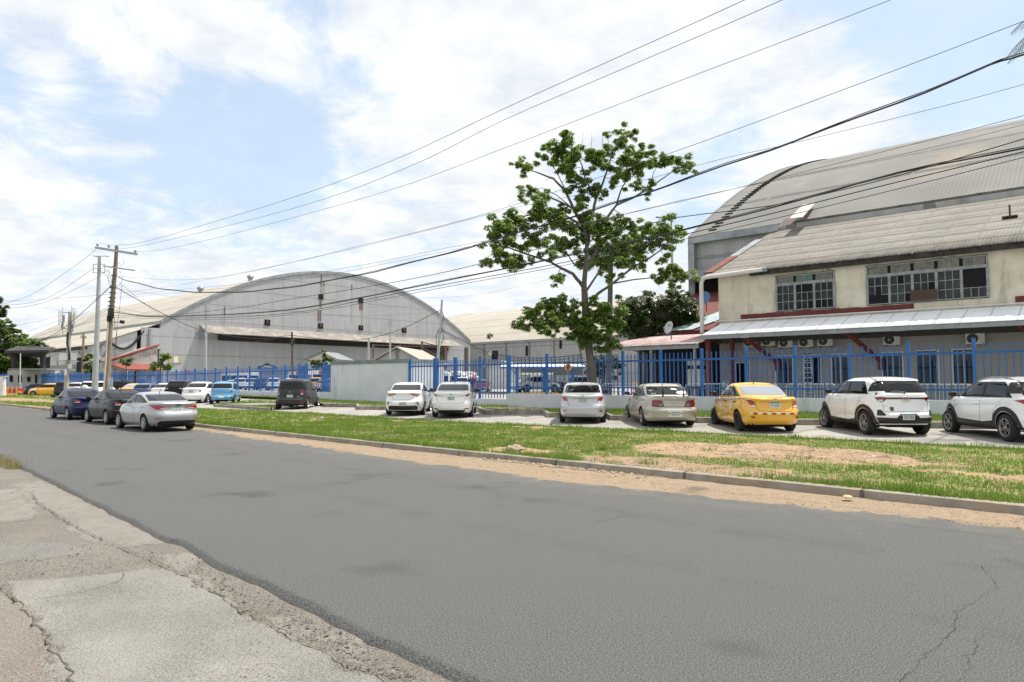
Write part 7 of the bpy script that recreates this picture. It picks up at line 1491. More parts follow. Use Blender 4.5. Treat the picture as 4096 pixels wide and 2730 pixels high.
def tel_parts(add, f):
    for x, y0, y1, w in ((240, 1243, 1302, .16), (293, 1232, 1298, .17), (303, 1246, 1298, .12)): add('antenna_panel', lambda b, x=x, y0=y0, y1=y1, w=w: b.beam(f(x, y1, -.2), f(x, y0, -.2), w*1.3, .12), m_white)
    for x, y0, y1 in ((251, 1230, 1345), (287, 1225, 1345)): add('mast', lambda b, x=x, y0=y0, y1=y1: b.tube([f(x, y0), f(x, y1)], .03, 6), m_galv)
    for x, y in ((254, 1275), (291, 1290), (288, 1315), (249, 1300)): add('radio_unit', lambda b, x=x, y=y: b.beam(f(x, y+13), f(x, y-13), .16, .14), m_steelg)
    add('strut', lambda b: b.beam(f(235, 1250), f(300, 1252), .05), m_galv); add('strut', lambda b: b.beam(f(245, 1315), f(293, 1317), .05), m_galv)
    for x0, x1 in ((236, 269), (284, 306)): add('equipment_cabinet', lambda b, x0=x0, x1=x1: b.hexa([f(x0, 1441, -.3), f(x1, 1441, -.3), f(x1, 1441, .3), f(x0, 1441, .3), f(x0, 1413, -.3), f(x1, 1414, -.3), f(x1, 1414, .3), f(x0, 1413, .3)]), m_white)
    add('platform', lambda b: b.beam(f(236, 1444), f(308, 1446), .5, .06), m_galv)
    for x0, x1, y0, y1 in ((271, 288, 1457, 1475), (257, 268, 1477, 1503)): add('meter_box', lambda b, x0=x0, x1=x1, y0=y0, y1=y1: b.hexa([f(x0, y1, -.35), f(x1, y1, -.35), f(x1, y1, -.1), f(x0, y1, -.1), f(x0, y0, -.35), f(x1, y0, -.35), f(x1, y0, -.1), f(x0, y0, -.1)]), m_white)
    add('cable_bundle', lambda b: b.tube([f(270, 1330, -.2), f(268, 1380, -.25), f(276, 1400, -.2), f(278, 1440, -.25)], .07, 7), m_cable)
stick('telecom_pole', [(280, 1249), (276, 1380), (268, 1480), (264, 1575)], 55, (.12, .20), m_cpole, 'concrete pole carrying white antenna panels and two white cabinets', 'telecom pole', zb=.2, parts=tel_parts)
stick('utility_pole', [(334, 1334), (333, 1400), (331, 1460)], 90, (.13, .18), m_wood, 'small distant wooden pole with short crossarms at the annexe', 'utility pole', zb=YG, parts=lambda add, f: [add('crossarm', lambda b, y=y: b.beam(f(322, y-1), f(346, y+1), .1), m_barkd) for y in (1346, 1352)])
def yl_parts(cx, y0):
    def g(add, f): cage(cx, y0+33, 20, 16, 0, add, f); add('top_bar', lambda b: b.beam(f(cx-17, y0), f(cx+17, y0+1), .06), m_galv); add('upper_rail', lambda b: b.beam(f(cx-10, y0+22), f(cx+10, y0+22), .05), m_galv)
    return g
stick('light_pole', [(827, 1214), (824, 1340), (822, 1500)], 88, (.10, .22), m_galv, 'slim pale lighting pole before the left part of the hangar gable', 'light pole', 'lighting poles', zb=YG, parts=yl_parts(827, 1214))
stick('light_pole', [(1562, 1263), (1561, 1340), (1560, 1437)], 88, (.08, .16), m_galv, 'slim pale lighting pole rising above the grey booth', 'light pole', 'lighting poles', zb=YG, parts=yl_parts(1562, 1263))
stick('light_pole', [(1475, 1352), (1474, 1440)], 80, (.11, .13), m_galv, 'short bare steel post left of the lighting pole over the booth', 'light pole', 'lighting poles', zb=YG)
stick('light_pole', [(2684, 872), (2687, 1000), (2690, 1160)], 70, (.09, .18), m_galv, 'street lamp pole with twin heads behind the right side of the tall tree', 'light pole', 'lighting poles', zb=YG, parts=lambda add, f: [add('top_bar', lambda b: b.beam(f(2632, 872), f(2706, 876), .06), m_galv), add('lamp_head', lambda b: b.beam(f(2624, 870), f(2650, 872), .3, .1), m_steelg), add('lamp_head', lambda b: b.beam(f(2690, 880), f(2697, 862), .2, .05), m_steelg)])
stick('utility_pole', [(1168, 1329), (1169, 1430), (1170, 1530)], 76, (.11, .13), MATS['rusted_iron'], 'dark thin pole with a cable coil in front of the gable', 'utility pole', zb=YG, parts=lambda add, f: add('cable_coil', lambda b: [b.tube([f(1169+(11-k)*math.cos(a/10*math.pi*2), 1367+(14-k)*math.sin(a/10*math.pi*2), -.2) for a in range(11)], .04, 5) for k in (0, 2)], m_cable))
stick('utility_pole', [(1768, 1200), (1762, 1300), (1752, 1425), (1744, 1540)], 60, (.09, .17), m_galv, 'leaning grey pole with a knot of cables behind the gate', 'utility pole', zb=YG, parts=lambda add, f: [add('cable_knot', lambda b, P_=P_: b.tube([f(x, y, -.2) for x, y in P_], .03, 5), m_cable) for P_ in ([(1764, 1242), (1775, 1260), (1770, 1290), (1766, 1320)], [(1757, 1316), (1748, 1325), (1762, 1332), (1775, 1322), (1766, 1312)], [(1752, 1325), (1744, 1350), (1748, 1400), (1740, 1440)], [(1770, 1330), (1776, 1350), (1764, 1380)])])
stick('camera_post', [(1945, 1398), (1945, 1470), (1944, 1540)], 64, (.06, .09), m_steelg, 'dark post with a white box near the far hangar wall', 'post', zb=YG, parts=lambda add, f: add('camera_housing', lambda b: b.hexa([f(1952, 1416), f(1962, 1424), f(1962, 1424, .3), f(1952, 1416, .3), f(1958, 1405), f(1970, 1410), f(1970, 1410, .3), f(1958, 1405, .3)]), m_white))
# wires: traced along the line of poles, each hung in its own plane
def wire(pts, F0_, F1_, r, label, m=m_wire, plane='Y', wav=0, twist=0):
    P = []; n = len(pts)
    xs_ = [p[0] for p in pts]
    for x, y in pts:
        t_ = (x-xs_[0])/(xs_[-1]-xs_[0]); v = F0_+(F1_-F0_)*t_; P.append(onY(x, y, v) if plane == 'Y' else onF(x, y, v))
    if plane == 'Y' and pts[-1][0] >= 4000 or pts[-1][1] <= 0: P.append(P[-1]+(P[-1]-P[-2]).normalized()*9+Vector((0, 0, .15)))
    Q = []
    for i in range(len(P)-1):
        p0 = P[max(i-1, 0)]; p1 = P[i]; p2 = P[i+1]; p3 = P[min(i+2, len(P)-1)]; L = (p2-p1).length; k = max(3, min(24, int(L/1.0)))
        # chord-length Hermite keeps the sag even
        d1 = (p2-p0)/max((p2-p1).length+(p1-p0).length, 1e-6)*L if i > 0 else (p2-p1); d2 = (p3-p1)/max((p3-p2).length+(p2-p1).length, 1e-6)*L if i < len(P)-2 else (p2-p1)
        for j in range(k):
            t = j/k; Q.append(p1*(2*t**3-3*t*t+1)+d1*(t**3-2*t*t+t)+p2*(-2*t**3+3*t*t)+d2*(t**3-t*t))
    Q.append(P[-1])
    if wav: Q = [q+Vector((0, 0, wav*math.sin(i*1.3)*.5)) for i, q in enumerate(Q)]
    r = r*.85; b = MB(); b.tube(Q, r, 6)
    if twist: b.tube([q+Vector((0, r*1.2*math.sin(i*1.1), r*1.6+r*.6*math.cos(i*1.1))) for i, q in enumerate(Q)], r*.6, 5)
    o = b.build('overhead_wire', m); 
    me = o.data; tag(o, label, 'wire', 'overhead wires along the street')
wire([(400, 975), (468, 981), (560, 972), (841, 893), (1243, 767), (1620, 622), (2000, 443), (2500, 217), (2980, 0)], 13.9, 13.7, .009, 'topmost overhead wire running from the crossarm to the top of the frame')
wire([(440, 985), (496, 996), (841, 921), (1309, 793), (1700, 640), (2000, 488), (2560, 247), (3131, 0)], 15.4, 14.6, .009, 'second overhead wire down from the top, ending left of the third at the frame edge')
wire([(545, 1008), (645, 1000), (841, 958), (1197, 865), (1620, 742), (2000, 600), (2704, 330), (3150, 160), (3563, 0)], 17.0, 17.2, .009, 'third overhead wire from the right end of the crossarm, lowest of the top three')
wire([(472, 1105), (560, 1113), (700, 1121), (896, 1107), (1169, 1050), (1382, 998), (1776, 902), (2066, 818), (2677, 615), (3238, 410), (4096, 85)], 15.6, 15.3, .008, 'overhead wire crossing the tree top and leaving at the upper right corner')
wire([(470, 1108), (487, 1117), (612, 1150), (700, 1164), (879, 1172), (1102, 1158), (1325, 1123), (1500, 1087), (1800, 1012), (2183, 901), (2382, 840), (2566, 779), (2900, 664), (3176, 566), (3586, 414), (3960, 263), (4096, 215)], 15.5, 15.2, .021, 'thick wavy black cable sagging across the tree and the sky to the right', m_cable, wav=.035, twist=1)
wire([(462, 1178), (700, 1144), (879, 1109), (1169, 1050), (1459, 985), (1776, 905), (2066, 830), (2481, 745), (2900, 633), (3131, 583), (3782, 423), (4096, 338)], 15.7, 15.5, .006, 'thin wire just below the thick cable at the right')
wire([(458, 1190), (700, 1161), (977, 1134), (1500, 1052), (1800, 990), (2200, 920), (2481, 862), (3024, 735), (3630, 583), (4096, 463)], 15.9, 15.7, .007, 'wire skimming the crest of the nearest hangar roof')
wire([(455, 1197), (700, 1172), (1200, 1120), (1800, 1002), (2300, 905), (2700, 808), (3172, 706), (3644, 610), (4096, 499)], 16.1, 15.9, .006, 'thin wire lying along the upper roof slope of the nearest hangar')
wire([(455, 1242), (560, 1262), (700, 1259), (968, 1230), (1169, 1196), (1500, 1143), (1800, 1085), (2200, 985), (2566, 905), (2700, 900-28), (3083, 824), (3338, 767), (3561, 712), (4096, 556)], 15.4, 15.1, .012, 'black cable over the hangar roof, uppermost of the thick bundle', m_cable)
wire([(455, 1250), (580, 1266), (700, 1266), (1012, 1254), (1236, 1230), (1500, 1181), (1800, 1120), (2183, 1043), (2700, 929), (3150, 815), (3593, 693), (4096, 594)], 15.5, 15.2, .019, 'heaviest black cable of the bundle crossing the hangar roof', m_cable, twist=1)
wire([(452, 1262), (700, 1272), (968, 1268), (1236, 1243), (1500, 1192), (1800, 1135), (2259, 1050), (2700, 948), (3100, 852), (3529, 744), (4096, 607)], 15.6, 15.3, .013, 'black cable just below the heaviest one of the bundle', m_cable)
wire([(450, 1270), (700, 1277), (1000, 1275), (1300, 1240), (1500, 1203), (1800, 1146), (2259, 1062), (2764, 952), (3274, 834), (4096, 630)], 15.8, 15.5, .009, 'lowest cable of the bundle over the hangar roof', m_cable)
F_ = lambda P, a, c, r, l, m=m_wire: wire(P, a, c, r, l, m, 'F')
F_([(455, 1145), (464, 1150), (587, 1221), (700, 1279), (820, 1326), (1030, 1355), (1168, 1341)], 43.5, 76, .03, 'black cable drooping from the wooden pole to the dark thin pole', m_cable)
F_([(1168, 1342), (1250, 1352), (1400, 1363), (1534, 1341), (1623, 1310), (1762, 1241)], 76, 60, .03, 'black cable from the dark thin pole to the leaning grey pole', m_cable)
F_([(470, 1125), (560, 1200), (700, 1299), (830, 1350), (980, 1372), (1168, 1343)], 43.5, 76, .012, 'thin slack line under the drooping black cable')
for k, (dy, r) in enumerate([(0, .035), (6, .022), (14, .018)]): F_([(1766, 1319+dy*.5), (1850, 1362+dy), (1953, 1408+dy), (2070, 1430+dy), (2200, 1432+dy*2), (2330, 1418+dy)], 60, 50, r, ['thick cable sagging from the leaning grey pole behind the fence', 'middle slack cable from the leaning grey pole behind the fence', 'lowest slack cable from the leaning grey pole behind the fence'][k], m_cable)
F_([(1762, 1250), (1500, 1262), (1000, 1262), (700, 1268), (450, 1230)], 60, 43.6, .008, 'faint wire crossing the hangar gable from the leaning grey pole')
F_([(1768, 1222), (1500, 1230), (1000, 1225), (462, 1155)], 60, 43.6, .006, 'faint upper wire crossing the hangar gable')
F_([(2700, 1020), (2300, 1095), (1900, 1180), (1500, 1200), (1000, 1255)], 40, 60, .006, 'fine wire passing behind the tall tree toward the gable')
for P, r, l in [([(382, 1000), (370, 1012), (255, 1096), (128, 1178), (0, 1221), (-60, 1232)], .014, 'wire falling left from the crossarm, highest of the left group'), ([(374, 1075), (204, 1186), (100, 1215), (0, 1223), (-60, 1226)], .014, 'wire falling left from the service cage'), ([(455, 1062), (388, 1112), (204, 1201), (100, 1228), (0, 1234), (-60, 1236)], .014, 'wire falling left from below the crossarm'),
                ([(446, 1142), (383, 1203), (255, 1313), (200, 1346), (153, 1367)], .028, 'thick black cable falling left past the telecom pole'), ([(440, 1178), (300, 1190), (100, 1202), (0, 1206), (-60, 1208)], .010, 'nearly level thin wire at the left'), ([(434, 1237), (380, 1270), (301, 1308), (204, 1349), (150, 1368)], .014, 'cable dipping left behind the telecom cabinets'),
                ([(430, 1165), (350, 1215), (200, 1275), (25, 1308), (-60, 1318)], .009, 'faint wire reaching the trees at the left edge'), ([(434, 1206), (350, 1250), (245, 1280), (87, 1334), (0, 1350)], .009, 'fine wire above the gatehouse canopy'), ([(430, 1255), (330, 1300), (230, 1320), (120, 1355), (0, 1378)], .012, 'low wire ending over the gatehouse canopy'), ([(436, 1225), (340, 1285), (260, 1325), (150, 1375), (0, 1400)], .010, 'lowest left wire near the canopy edge')]: wire(P, 43.5, 62, r, l, m_cable if r > .02 else m_wire, 'F')

# ================================================================ YARD THINGS
def hexF(b, x0, x1, y0, y1, F, d):
    "box with its front on the pixel rectangle at forward distance F, depth d, aligned with the street grid view"
    b.hexa([onF(x0, y1, F), onF(x1, y1, F), onF(x1, y1, F)+FWD*d, onF(x0, y1, F)+FWD*d, onF(x0, y0, F), onF(x1, y0, F), onF(x1, y0, F)+FWD*d, onF(x0, y0, F)+FWD*d])
def bus(px, F, a, L, H, W, label, red=True, cat='bus', name='bus', wz=(.45, .78), cut=0):
    p = onF(px, 1528, F); p.z = YG; t = empty(name, p, ang(a)); 
    def sec(x, w, z0, z1, r=.25): return [(x, -w, z0), (x, -w, z1-r), (x, -w+r*.5, z1-r*.25), (x, -w+r*1.2, z1), (x, w-r*1.2, z1), (x, w-r*.5, z1-r*.25), (x, w, z1-r), (x, w, z0)]
    b = MB(); S_ = [sec(-.0, W/2*.94, .5, H-.12), sec(.12, W/2, .35, H), sec(L-.5, W/2, .35, H), sec(L-.12, W/2*.97, .35, H-.25), sec(L, W/2*.9, .45, H-.7)]; n = 8
    b.add([q for s in S_ for q in s], [[i*n+k, i*n+(k+1) % n, (i+1)*n+(k+1) % n, (i+1)*n+k] for i in range(len(S_)-1) for k in range(n)]+[list(range(n))[::-1], [(len(S_)-1)*n+k for k in range(n)]]); b.build('body', P_W, t, 35)
    z0, z1 = H*wz[0], H*wz[1]; nw = max(2, int(L/1.3))
    for s in (-1, 1):
        for k in range(nw): b = MB(); xa = .35+(L-.9)*k/nw; b.box((xa, s*W/2-.01, z0), (xa+(L-.9)/nw-.07, s*W/2+.012*s, z1)); b.build('side_window', m_glass, t)
    b = MB(); b.box((-.012, -W*.4, z0+.05), (.06, W*.4, z1-.02)); b.build('rear_window', m_glass, t)
    b = MB(); b.hexa([(L-.20, -W*.42, z0), (L-.04, -W*.42, z0), (L-.04, W*.42, z0), (L-.20, W*.42, z0), (L-.30, -W*.40, z1), (L-.10, -W*.40, z1), (L-.10, W*.40, z1), (L-.30, W*.40, z1)]); b.build('windscreen', m_glass, t)
    if red: b = MB(); b.box((L*.35, -W/2-.006, z1+.06), (L*.72, W/2+.006, H-.1)); b.box((L*.38, -W/2+.3, H-.05), (L*.7, W/2-.3, H+.06)); b.build('red_roof_panel', mat('red_orange', (.5, .07, .03), .5), t)
    for s in (-1, 1): b = MB(); b.box((-.02, s*W*.42-.1, .9), (.01, s*W*.42+.1, 1.3)); b.build('tail_light', m_red, t)
    for x in (L*.22, L*.78):
        for s in (-1, 1): b = MB(); M = Matrix.Translation((x, s*(W/2-.14), .46)) @ Matrix.Rotation(R(90), 4, 'X'); b.lathe([(.001, -.13), (.4, -.13), (.46, -.08), (.46, .08), (.4, .13), (.001, .13)], 20, M); b.build('wheel', m_tyre, t)
    tag(t, label, cat, 'buses and vans in the yard'); return t
bus(1300, 124, -48, 11, 3.15, 2.5, 'long white bus with dark window band and red roof panel in the yard'); bus(1390, 112, -48, 9, 3.1, 2.5, 'white bus with red roof edge partly behind the grey booth'); bus(1015, 126, -60, 8, 3.0, 2.4, 'white bus with rounded dark front farthest left in the yard', red=False)
bus(1768, 92, 4, 5, 2.55, 1.95, 'white van with dark rear window and red roof light behind the gate', cat='van', name='van'); bus(1822, 98, 6, 6, 2.7, 2.0, 'second white van with spare wheel behind the gate', cat='van', name='van', red=False); bus(1862, 108, 6, 6, 2.8, 2.0, 'third white van half hidden behind the white pickup', cat='van', name='van', red=False)
# blue car port
t = empty('car_port', onF(2170, 1528, 66)); t.location.z = YG; inv = Matrix.Translation(-t.location); rgt = RGT
def cp(b, nm, m, sm=False): o = b.build(nm, m, t, sm); o.matrix_parent_inverse = inv; return o
A0 = onF(2003, 1466, 64); A1 = onF(2342, 1466, 64)
b = MB(); b.slab([A0, A1, A1+FWD*5.5+Vector((0, 0, .35)), A0+FWD*5.5+Vector((0, 0, .35))], .06); cp(b, 'roof', m_whiteroof)
b = MB(); b.beam(A0+Vector((0, 0, -.14)), A1+Vector((0, 0, -.14)), .08, .14); cp(b, 'beam', m_blue)
for x in (2068, 2176, 2290):
    q = onF(x, 1474, 64.3); b = MB(); b.box((q.x-.11, q.y-.11, YG), (q.x+.11, q.y+.11, q.z)); cp(b, 'post', m_blue); b = MB(); b.beam(Vector((q.x, q.y, q.z-.6)), q-RGT*.6, .08); cp(b, 'brace', m_blue)
tag(t, 'blue framed car port with white corrugated roof in the yard', 'car port')
t = empty('tarpaulin_shed', onF(2200, 1500, 84)); t.location.z = YG; inv = Matrix.Translation(-t.location)
b = MB(); hexF(b, 2085, 2330, 1474, 1500, 84, 6); cp(b, 'wall', mat('brown_canvas', (.16, .14, .11), .9, c2=(.10, .09, .075), sc=.6)); b = MB(); b.slab([onF(2080, 1500, 83), onF(2210, 1500, 83), onF(2225, 1474, 86), (onF(2095, 1474, 86))], .1); cp(b, 'canvas_slope', mat('canvas_light', (.27, .25, .20), .9, c2=(.20, .18, .15), sc=.8))
b = MB(); hexF(b, 2260, 2320, 1452, 1474, 86, 5); cp(b, 'roof_box', m_dark); tag(t, 'low brown canvas sided shed behind the pickups', 'shed')
# pedestrian sign
p = onF(2272, 1472, 52); t = empty('traffic_sign', Vector((p.x, p.y, YG))); M = Matrix.Translation((0, 0, p.z-YG)) @ Matrix.Rotation(YAW-R(0), 4, 'Z') @ Matrix.Rotation(R(90), 4, 'X')
b = MB(); s = .40; b.slab([M @ Vector((s, 0, 0)), M @ Vector((0, s*1.05, 0)), M @ Vector((-s, 0, 0)), M @ Vector((0, -s*1.05, 0))], .012); pl = b.build('sign_plate', m_black, t)
b = MB(); s = .365; b.slab([M @ Vector((s, 0, .006)), M @ Vector((0, s*1.05, .006)), M @ Vector((-s, 0, .006)), M @ Vector((0, -s*1.05, .006))], .005); b.build('sign_face', mat('sign_orange', (.72, .30, .01), .5), pl)
b = MB(); v = lambda x, y: M @ Vector((x, y, .012)); b.add([v(.045*math.cos(a*math.pi/6), .19+.045*math.sin(a*math.pi/6)) for a in range(12)], [list(range(12))])
for q in ([(-.07, .13), (.07, .13), (.06, -.04), (-.06, -.04)], [(-.06, -.03), (-.005, -.03), (-.03, -.26), (-.085, -.26)], [(.0, -.03), (.06, -.03), (.09, -.26), (.035, -.26)], [(.06, .13), (.13, .02), (.10, -.01), (.045, .07)], [(-.06, .13), (-.11, .03), (-.08, .01), (-.045, .07)]): b.add([v(*c) for c in q], [[3, 2, 1, 0]])
b.build('walking_figure', m_black, pl); b = MB(); b.tube([M @ Vector((0, .3, -.04)), Vector((0, 0, 0))+Vector((M @ Vector((0, 0, -.04))).xy.to_3d())], .03, 8); b.build('post', m_galv, t); tag(t, 'orange diamond sign with a black walking figure behind the fence', 'traffic sign')
# no entry sign, sign board, banner
p = onF(753, 1491, 72); t = empty('traffic_sign', Vector((p.x, p.y, YG))); M = Matrix.Translation((0, 0, p.z-YG)) @ Matrix.Rotation(YAW, 4, 'Z') @ Matrix.Rotation(R(90), 4, 'X'); b = MB(); b.lathe([(.001, .0), (.20, 0), (.20, -.02)], 20, M); pl = b.build('sign_plate', mat('sign_red', (.45, .02, .04), .5), t); b = MB(); b.box((-.13, -.035, .003), (.13, .035, .01), M); b.build('sign_bar', m_white, pl); b = MB(); b.tube([M @ Vector((0, 0, -.03)), Vector((0, .03, 0))], .03, 6); b.build('post', m_galv, t); tag(t, 'round red no entry sign behind the left blue fence', 'traffic sign')
t = empty('sign_board', onF(1070, 1528, 90)); t.location.z = YG; inv = Matrix.Translation(-t.location)
b = MB(); b.slab([onF(1030, 1478, 90), onF(1106, 1478, 90), onF(1106, 1467, 90), onF(1088, 1462, 90), onF(1069, 1452, 90), onF(1050, 1462, 90), onF(1030, 1467, 90)], .15); bo_ = cp(b, 'board', mat('sign_navy', (.02, .03, .06), .5)); b = MB(); hexF(b, 1038, 1040, 1470, 1520, 90, .1); hexF(b, 1098, 1100, 1470, 1520, 90, .1)
cp(b, 'leg_frame', m_steelg)
for row, (y_, n_) in enumerate(((1466, 9), (1472, 14))):
    for k in range(n_): b = MB(); x_ = 1069+(k-n_/2+.5)*3.4; hexF(b, x_-1.1, x_+1.1, y_-1.8, y_+1.6, 89.9, .05); o = b.build('letter', m_white, bo_)
    for o in [c for c in bo_.children]: o.matrix_parent_inverse = Matrix.Identity(4)
tag(t, 'dark arched sign board with pale lettering in front of the hangar gable', 'sign')
p = onF(1234, 1501, 80); t = empty('banner', Vector((p.x, p.y, YG))); M = Matrix.Rotation(YAW, 4, 'Z'); b = MB(); b.box((-.22, 0, .7), (.22, .03, 1.75), M); b.build('banner_face', mat('banner_purple', (.22, .07, .28), .6, c2=(.5, .35, .5), sc=4), t); b = MB(); b.box((-.02, .03, 0), (.02, .06, 1.8), M); b.build('banner_pole', m_galv, t); tag(t, 'small purple upright banner behind the fence left of the booth', 'banner')
# yellow kerb with grass in the yard
g = MB(); A = onZ(1895, 1577, YG); B = onZ(2300, 1580, YG); g.beam(A+Vector((0, 0, .09)), B+Vector((0, 0, .09)), .25, .2); struct('yard_kerb', g.mesh(), mat('kerb_yellow', (.60, .33, .05), .7, c2=(.5, .3, .07), sc=2))
g = MB(); a1 = A+FWD*.3; b1 = B+FWD*.3; g.slab([a1+Vector((0, 0, .12)), b1+Vector((0, 0, .12)), b1+FWD*8+Vector((0, 0, .12)), a1+FWD*8+Vector((0, 0, .12))], .1); struct('yard_turf', g.mesh(), mat('far_turf', (.12, .19, .045), .9, c2=(.2, .2, .08), sc=.8))
g = MB(); A = onZ(1960, 1556, YG); B = onZ(2030, 1556, YG); g.beam(A-RGT*4+Vector((0, 0, .1)), B+Vector((0, 0, .1)), .25, .22); struct('yard_kerb', g.mesh(), m_palew)
# dumpster with bags, barriers, cones
p = onF(1890, 1528, 92); p.z = YG; t = empty('rubbish_skip', p, ang(90)); b = MB(); b.hexa([(-.9, -.7, .1), (.9, -.7, .1), (.9, .7, .1), (-.9, .7, .1), (-1.15, -.8, 1.5), (1.15, -.8, 1.5), (1.15, .8, 1.5), (-1.15, .8, 1.5)]); b.build('container', mat('skip_blue', (.03, .04, .06), .7), t)
for k, (x, y, z, s, c) in enumerate([(-.6, 0, 1.6, .42, (.65, .62, .6)), (0, .1, 1.8, .5, (.55, .30, .24)), (.6, 0, 1.6, .4, (.62, .58, .55)), (.2, -.4, 1.6, .35, (.35, .06, .05)), (-.3, -.3, 1.75, .35, (.7, .7, .7)), (.0, .1, 2.2, .3, (.6, .45, .4))]):
    bm = bmesh.new(); bmesh.ops.create_icosphere(bm, subdivisions=2, radius=s)
    for v in bm.verts: v.co *= 1+.35*mnoise.noise(v.co*4+Vector((k, 0, 0))); v.co += Vector((x, y, z))
    me = bpy.data.meshes.new('bag'); bm.to_mesh(me); bm.free(); link('bag', me, mat('bag%d' % k, c, .6), t)
tag(t, 'dark skip heaped with pale and reddish bags between the vehicles', 'skip')
p = onF(1530+420, 1500, 90); p.z = YG
def barrier(x, y, rz, label, L=2.1, h=1.08):
    t = empty('crowd_barrier', (x, y, YG), rz); b = MB(); n = 6
    b.tube([(-L/2, 0, .12), (-L/2, 0, h-.15), (-L/2+.04, 0, h-.05), (-L/2+.15, 0, h), (L/2-.15, 0, h), (L/2-.04, 0, h-.05), (L/2, 0, h-.15), (L/2, 0, .12)], .022, 7); b.tube([(-L/2, 0, .2), (L/2, 0, .2)], .018, 6); b.build('frame', m_galv, t, True)
    for k in range(15): q = MB(); xx = -L/2+L*(k+1)/16; q.tube([(xx, 0, .2), (xx, 0, h-.01)], .010, 5); q.build('bar', m_galv, t)
    for s in (-1, 1): q = MB(); q.beam((s*L*.38, -.3, .03), (s*L*.38, .3, .03), .05, .03); q.beam((s*L*.38, 0, .03), (s*L*.38, 0, .2), .04); q.build('foot', m_galv, t)
    tag(t, label, 'barrier', 'steel crowd barriers behind the fence'); return t
bl = ['first crowd barrier from the left, below the pink shelter roof', 'crowd barrier behind the wing of the champagne saloon', 'crowd barrier behind the nose of the yellow taxi', 'crowd barrier behind the roof of the yellow taxi', 'crowd barrier between the taxi and the white sport utility car', 'crowd barrier in front of the stepladder', 'crowd barrier behind the roof of the white sport utility car', 'crowd barrier behind the gap of the two white cars at right', 'last crowd barrier at the right, behind the white crossover']
for k, l in enumerate(bl): barrier(-19.2+k*2.35, 30.2+rnd.uniform(-.25, .25), R(rnd.uniform(-5, 5)), l)
def block(name, x, y, z, a, dims, m, label, cat, ang_=0, inset=None):
    t = empty(name, (x, y, z), ang_); 
    return t
p = onF(2567, 1522, 72); t = empty('water_barrier', Vector((p.x, p.y, YG)), YAW); b = MB(); b.hexa([(-.95, -.25, .75), (.95, -.25, .75), (.95, .25, .75), (-.95, .25, .75), (-.85, -.12, 1.3), (.85, -.12, 1.3), (.85, .12, 1.3), (-.85, .12, 1.3)]); b.build('upper_shell', mat('barrier_orange', (.65, .30, .03), .6), t); b = MB(); b.hexa([(-.95, -.3, 0), (.95, -.3, 0), (.95, .3, 0), (-.95, .3, 0), (-.95, -.25, .75), (.95, -.25, .75), (.95, .25, .75), (-.95, .25, .75)]); b.build('lower_shell', m_white, t); tag(t, 'orange topped white plastic road barrier beyond the shelter', 'barrier')
def cone(px, py, F, label):
    p = onF(px, py, F); t = empty('traffic_cone', Vector((p.x, p.y, YG))); b = MB(); b.lathe([(.17, .03), (.13, .2)], 14); b.lathe([(.09, .38), (.02, .68), (.001, .68)], 14); b.build('cone', mat('cone_orange', (.55, .08, .02), .6), t); b = MB(); b.lathe([(.13, .2), (.09, .38)], 14); b.build('cone_band', m_white, t); b = MB(); b.box((-.2, -.2, 0), (.2, .2, .03)); b.build('cone_foot', m_black, t); tag(t, label, 'traffic cone', 'orange traffic cones')
cone(2534, 1530, 66, 'orange cone left of the orange topped barrier'); cone(2591, 1530, 66, 'orange cone right of the orange topped barrier'); cone(1884, 1530, 80, 'orange cone in the yard beside the dark red car')
# cabinet under the shelter, chair
t = empty('kiosk_cabinet', (-20.6, 41.5, YG)); b = MB(); b.box((-.45, -.35, .9), (.45, .35, 2.0)); b.build('white_case', m_white, t); b = MB(); b.box((-.45, -.35, 2.25), (.45, .35, 2.55)); b.build('top_case', m_white, t); b = MB(); b.box((-.5, -.3, 0), (.5, .4, .9)); b.box((-.42, -.2, 2.0), (.42, .3, 2.25)); b.build('dark_base', m_black, t); tag(t, 'white cabinet standing in the dark of the shelter', 'cabinet')
t = empty('chair_stack', (-18.2, 40.6, YG), R(20)); 
for k in range(4): b = MB(); z = .42+k*.14; b.box((-.22, -.22, z), (.22, .22, z+.03)); b.hexa([(-.22, .2, z), (.22, .2, z), (.22, .24, z), (-.22, .24, z), (-.2, .3, z+.42), (.2, .3, z+.42), (.2, .33, z+.42), (-.2, .33, z+.42)]); [b.beam((sx*.2, sy*.2, 0 if k == 0 else z-.14), (sx*.19, sy*.19, z), .03) for sx in (-1, 1) for sy in (-1, 1)]; b.build('chair', mat('pale_green_plastic', (.35, .42, .36), .5), t)
tag(t, 'stack of pale plastic chairs at the left end of the annexe wall', 'chairs')
# picnic bench in the yard
p = onF(2440, 1562, 50); t = empty('picnic_table', Vector((p.x, p.y, YG)), YAW); b = MB(); b.box((-.9, -.35, .72), (.9, .35, .78)); b.build('table_top', m_black, t)
for s in (-1, 1): b = MB(); b.box((-.9, s*.6-.12, .42), (.9, s*.6+.12, .46)); b.build('bench_seat', m_black, t); b = MB(); b.beam((s*.6, -.6, 0), (s*.6, .3, .74), .06); b.beam((s*.6, .6, 0), (s*.6, -.3, .74), .06); b.build('leg_frame', m_black, t)
tag(t, 'dark picnic table low behind the fence right of the tree trunk', 'table')
# whitewashed trunk base
p = onF(2434, 1540, 43.9)
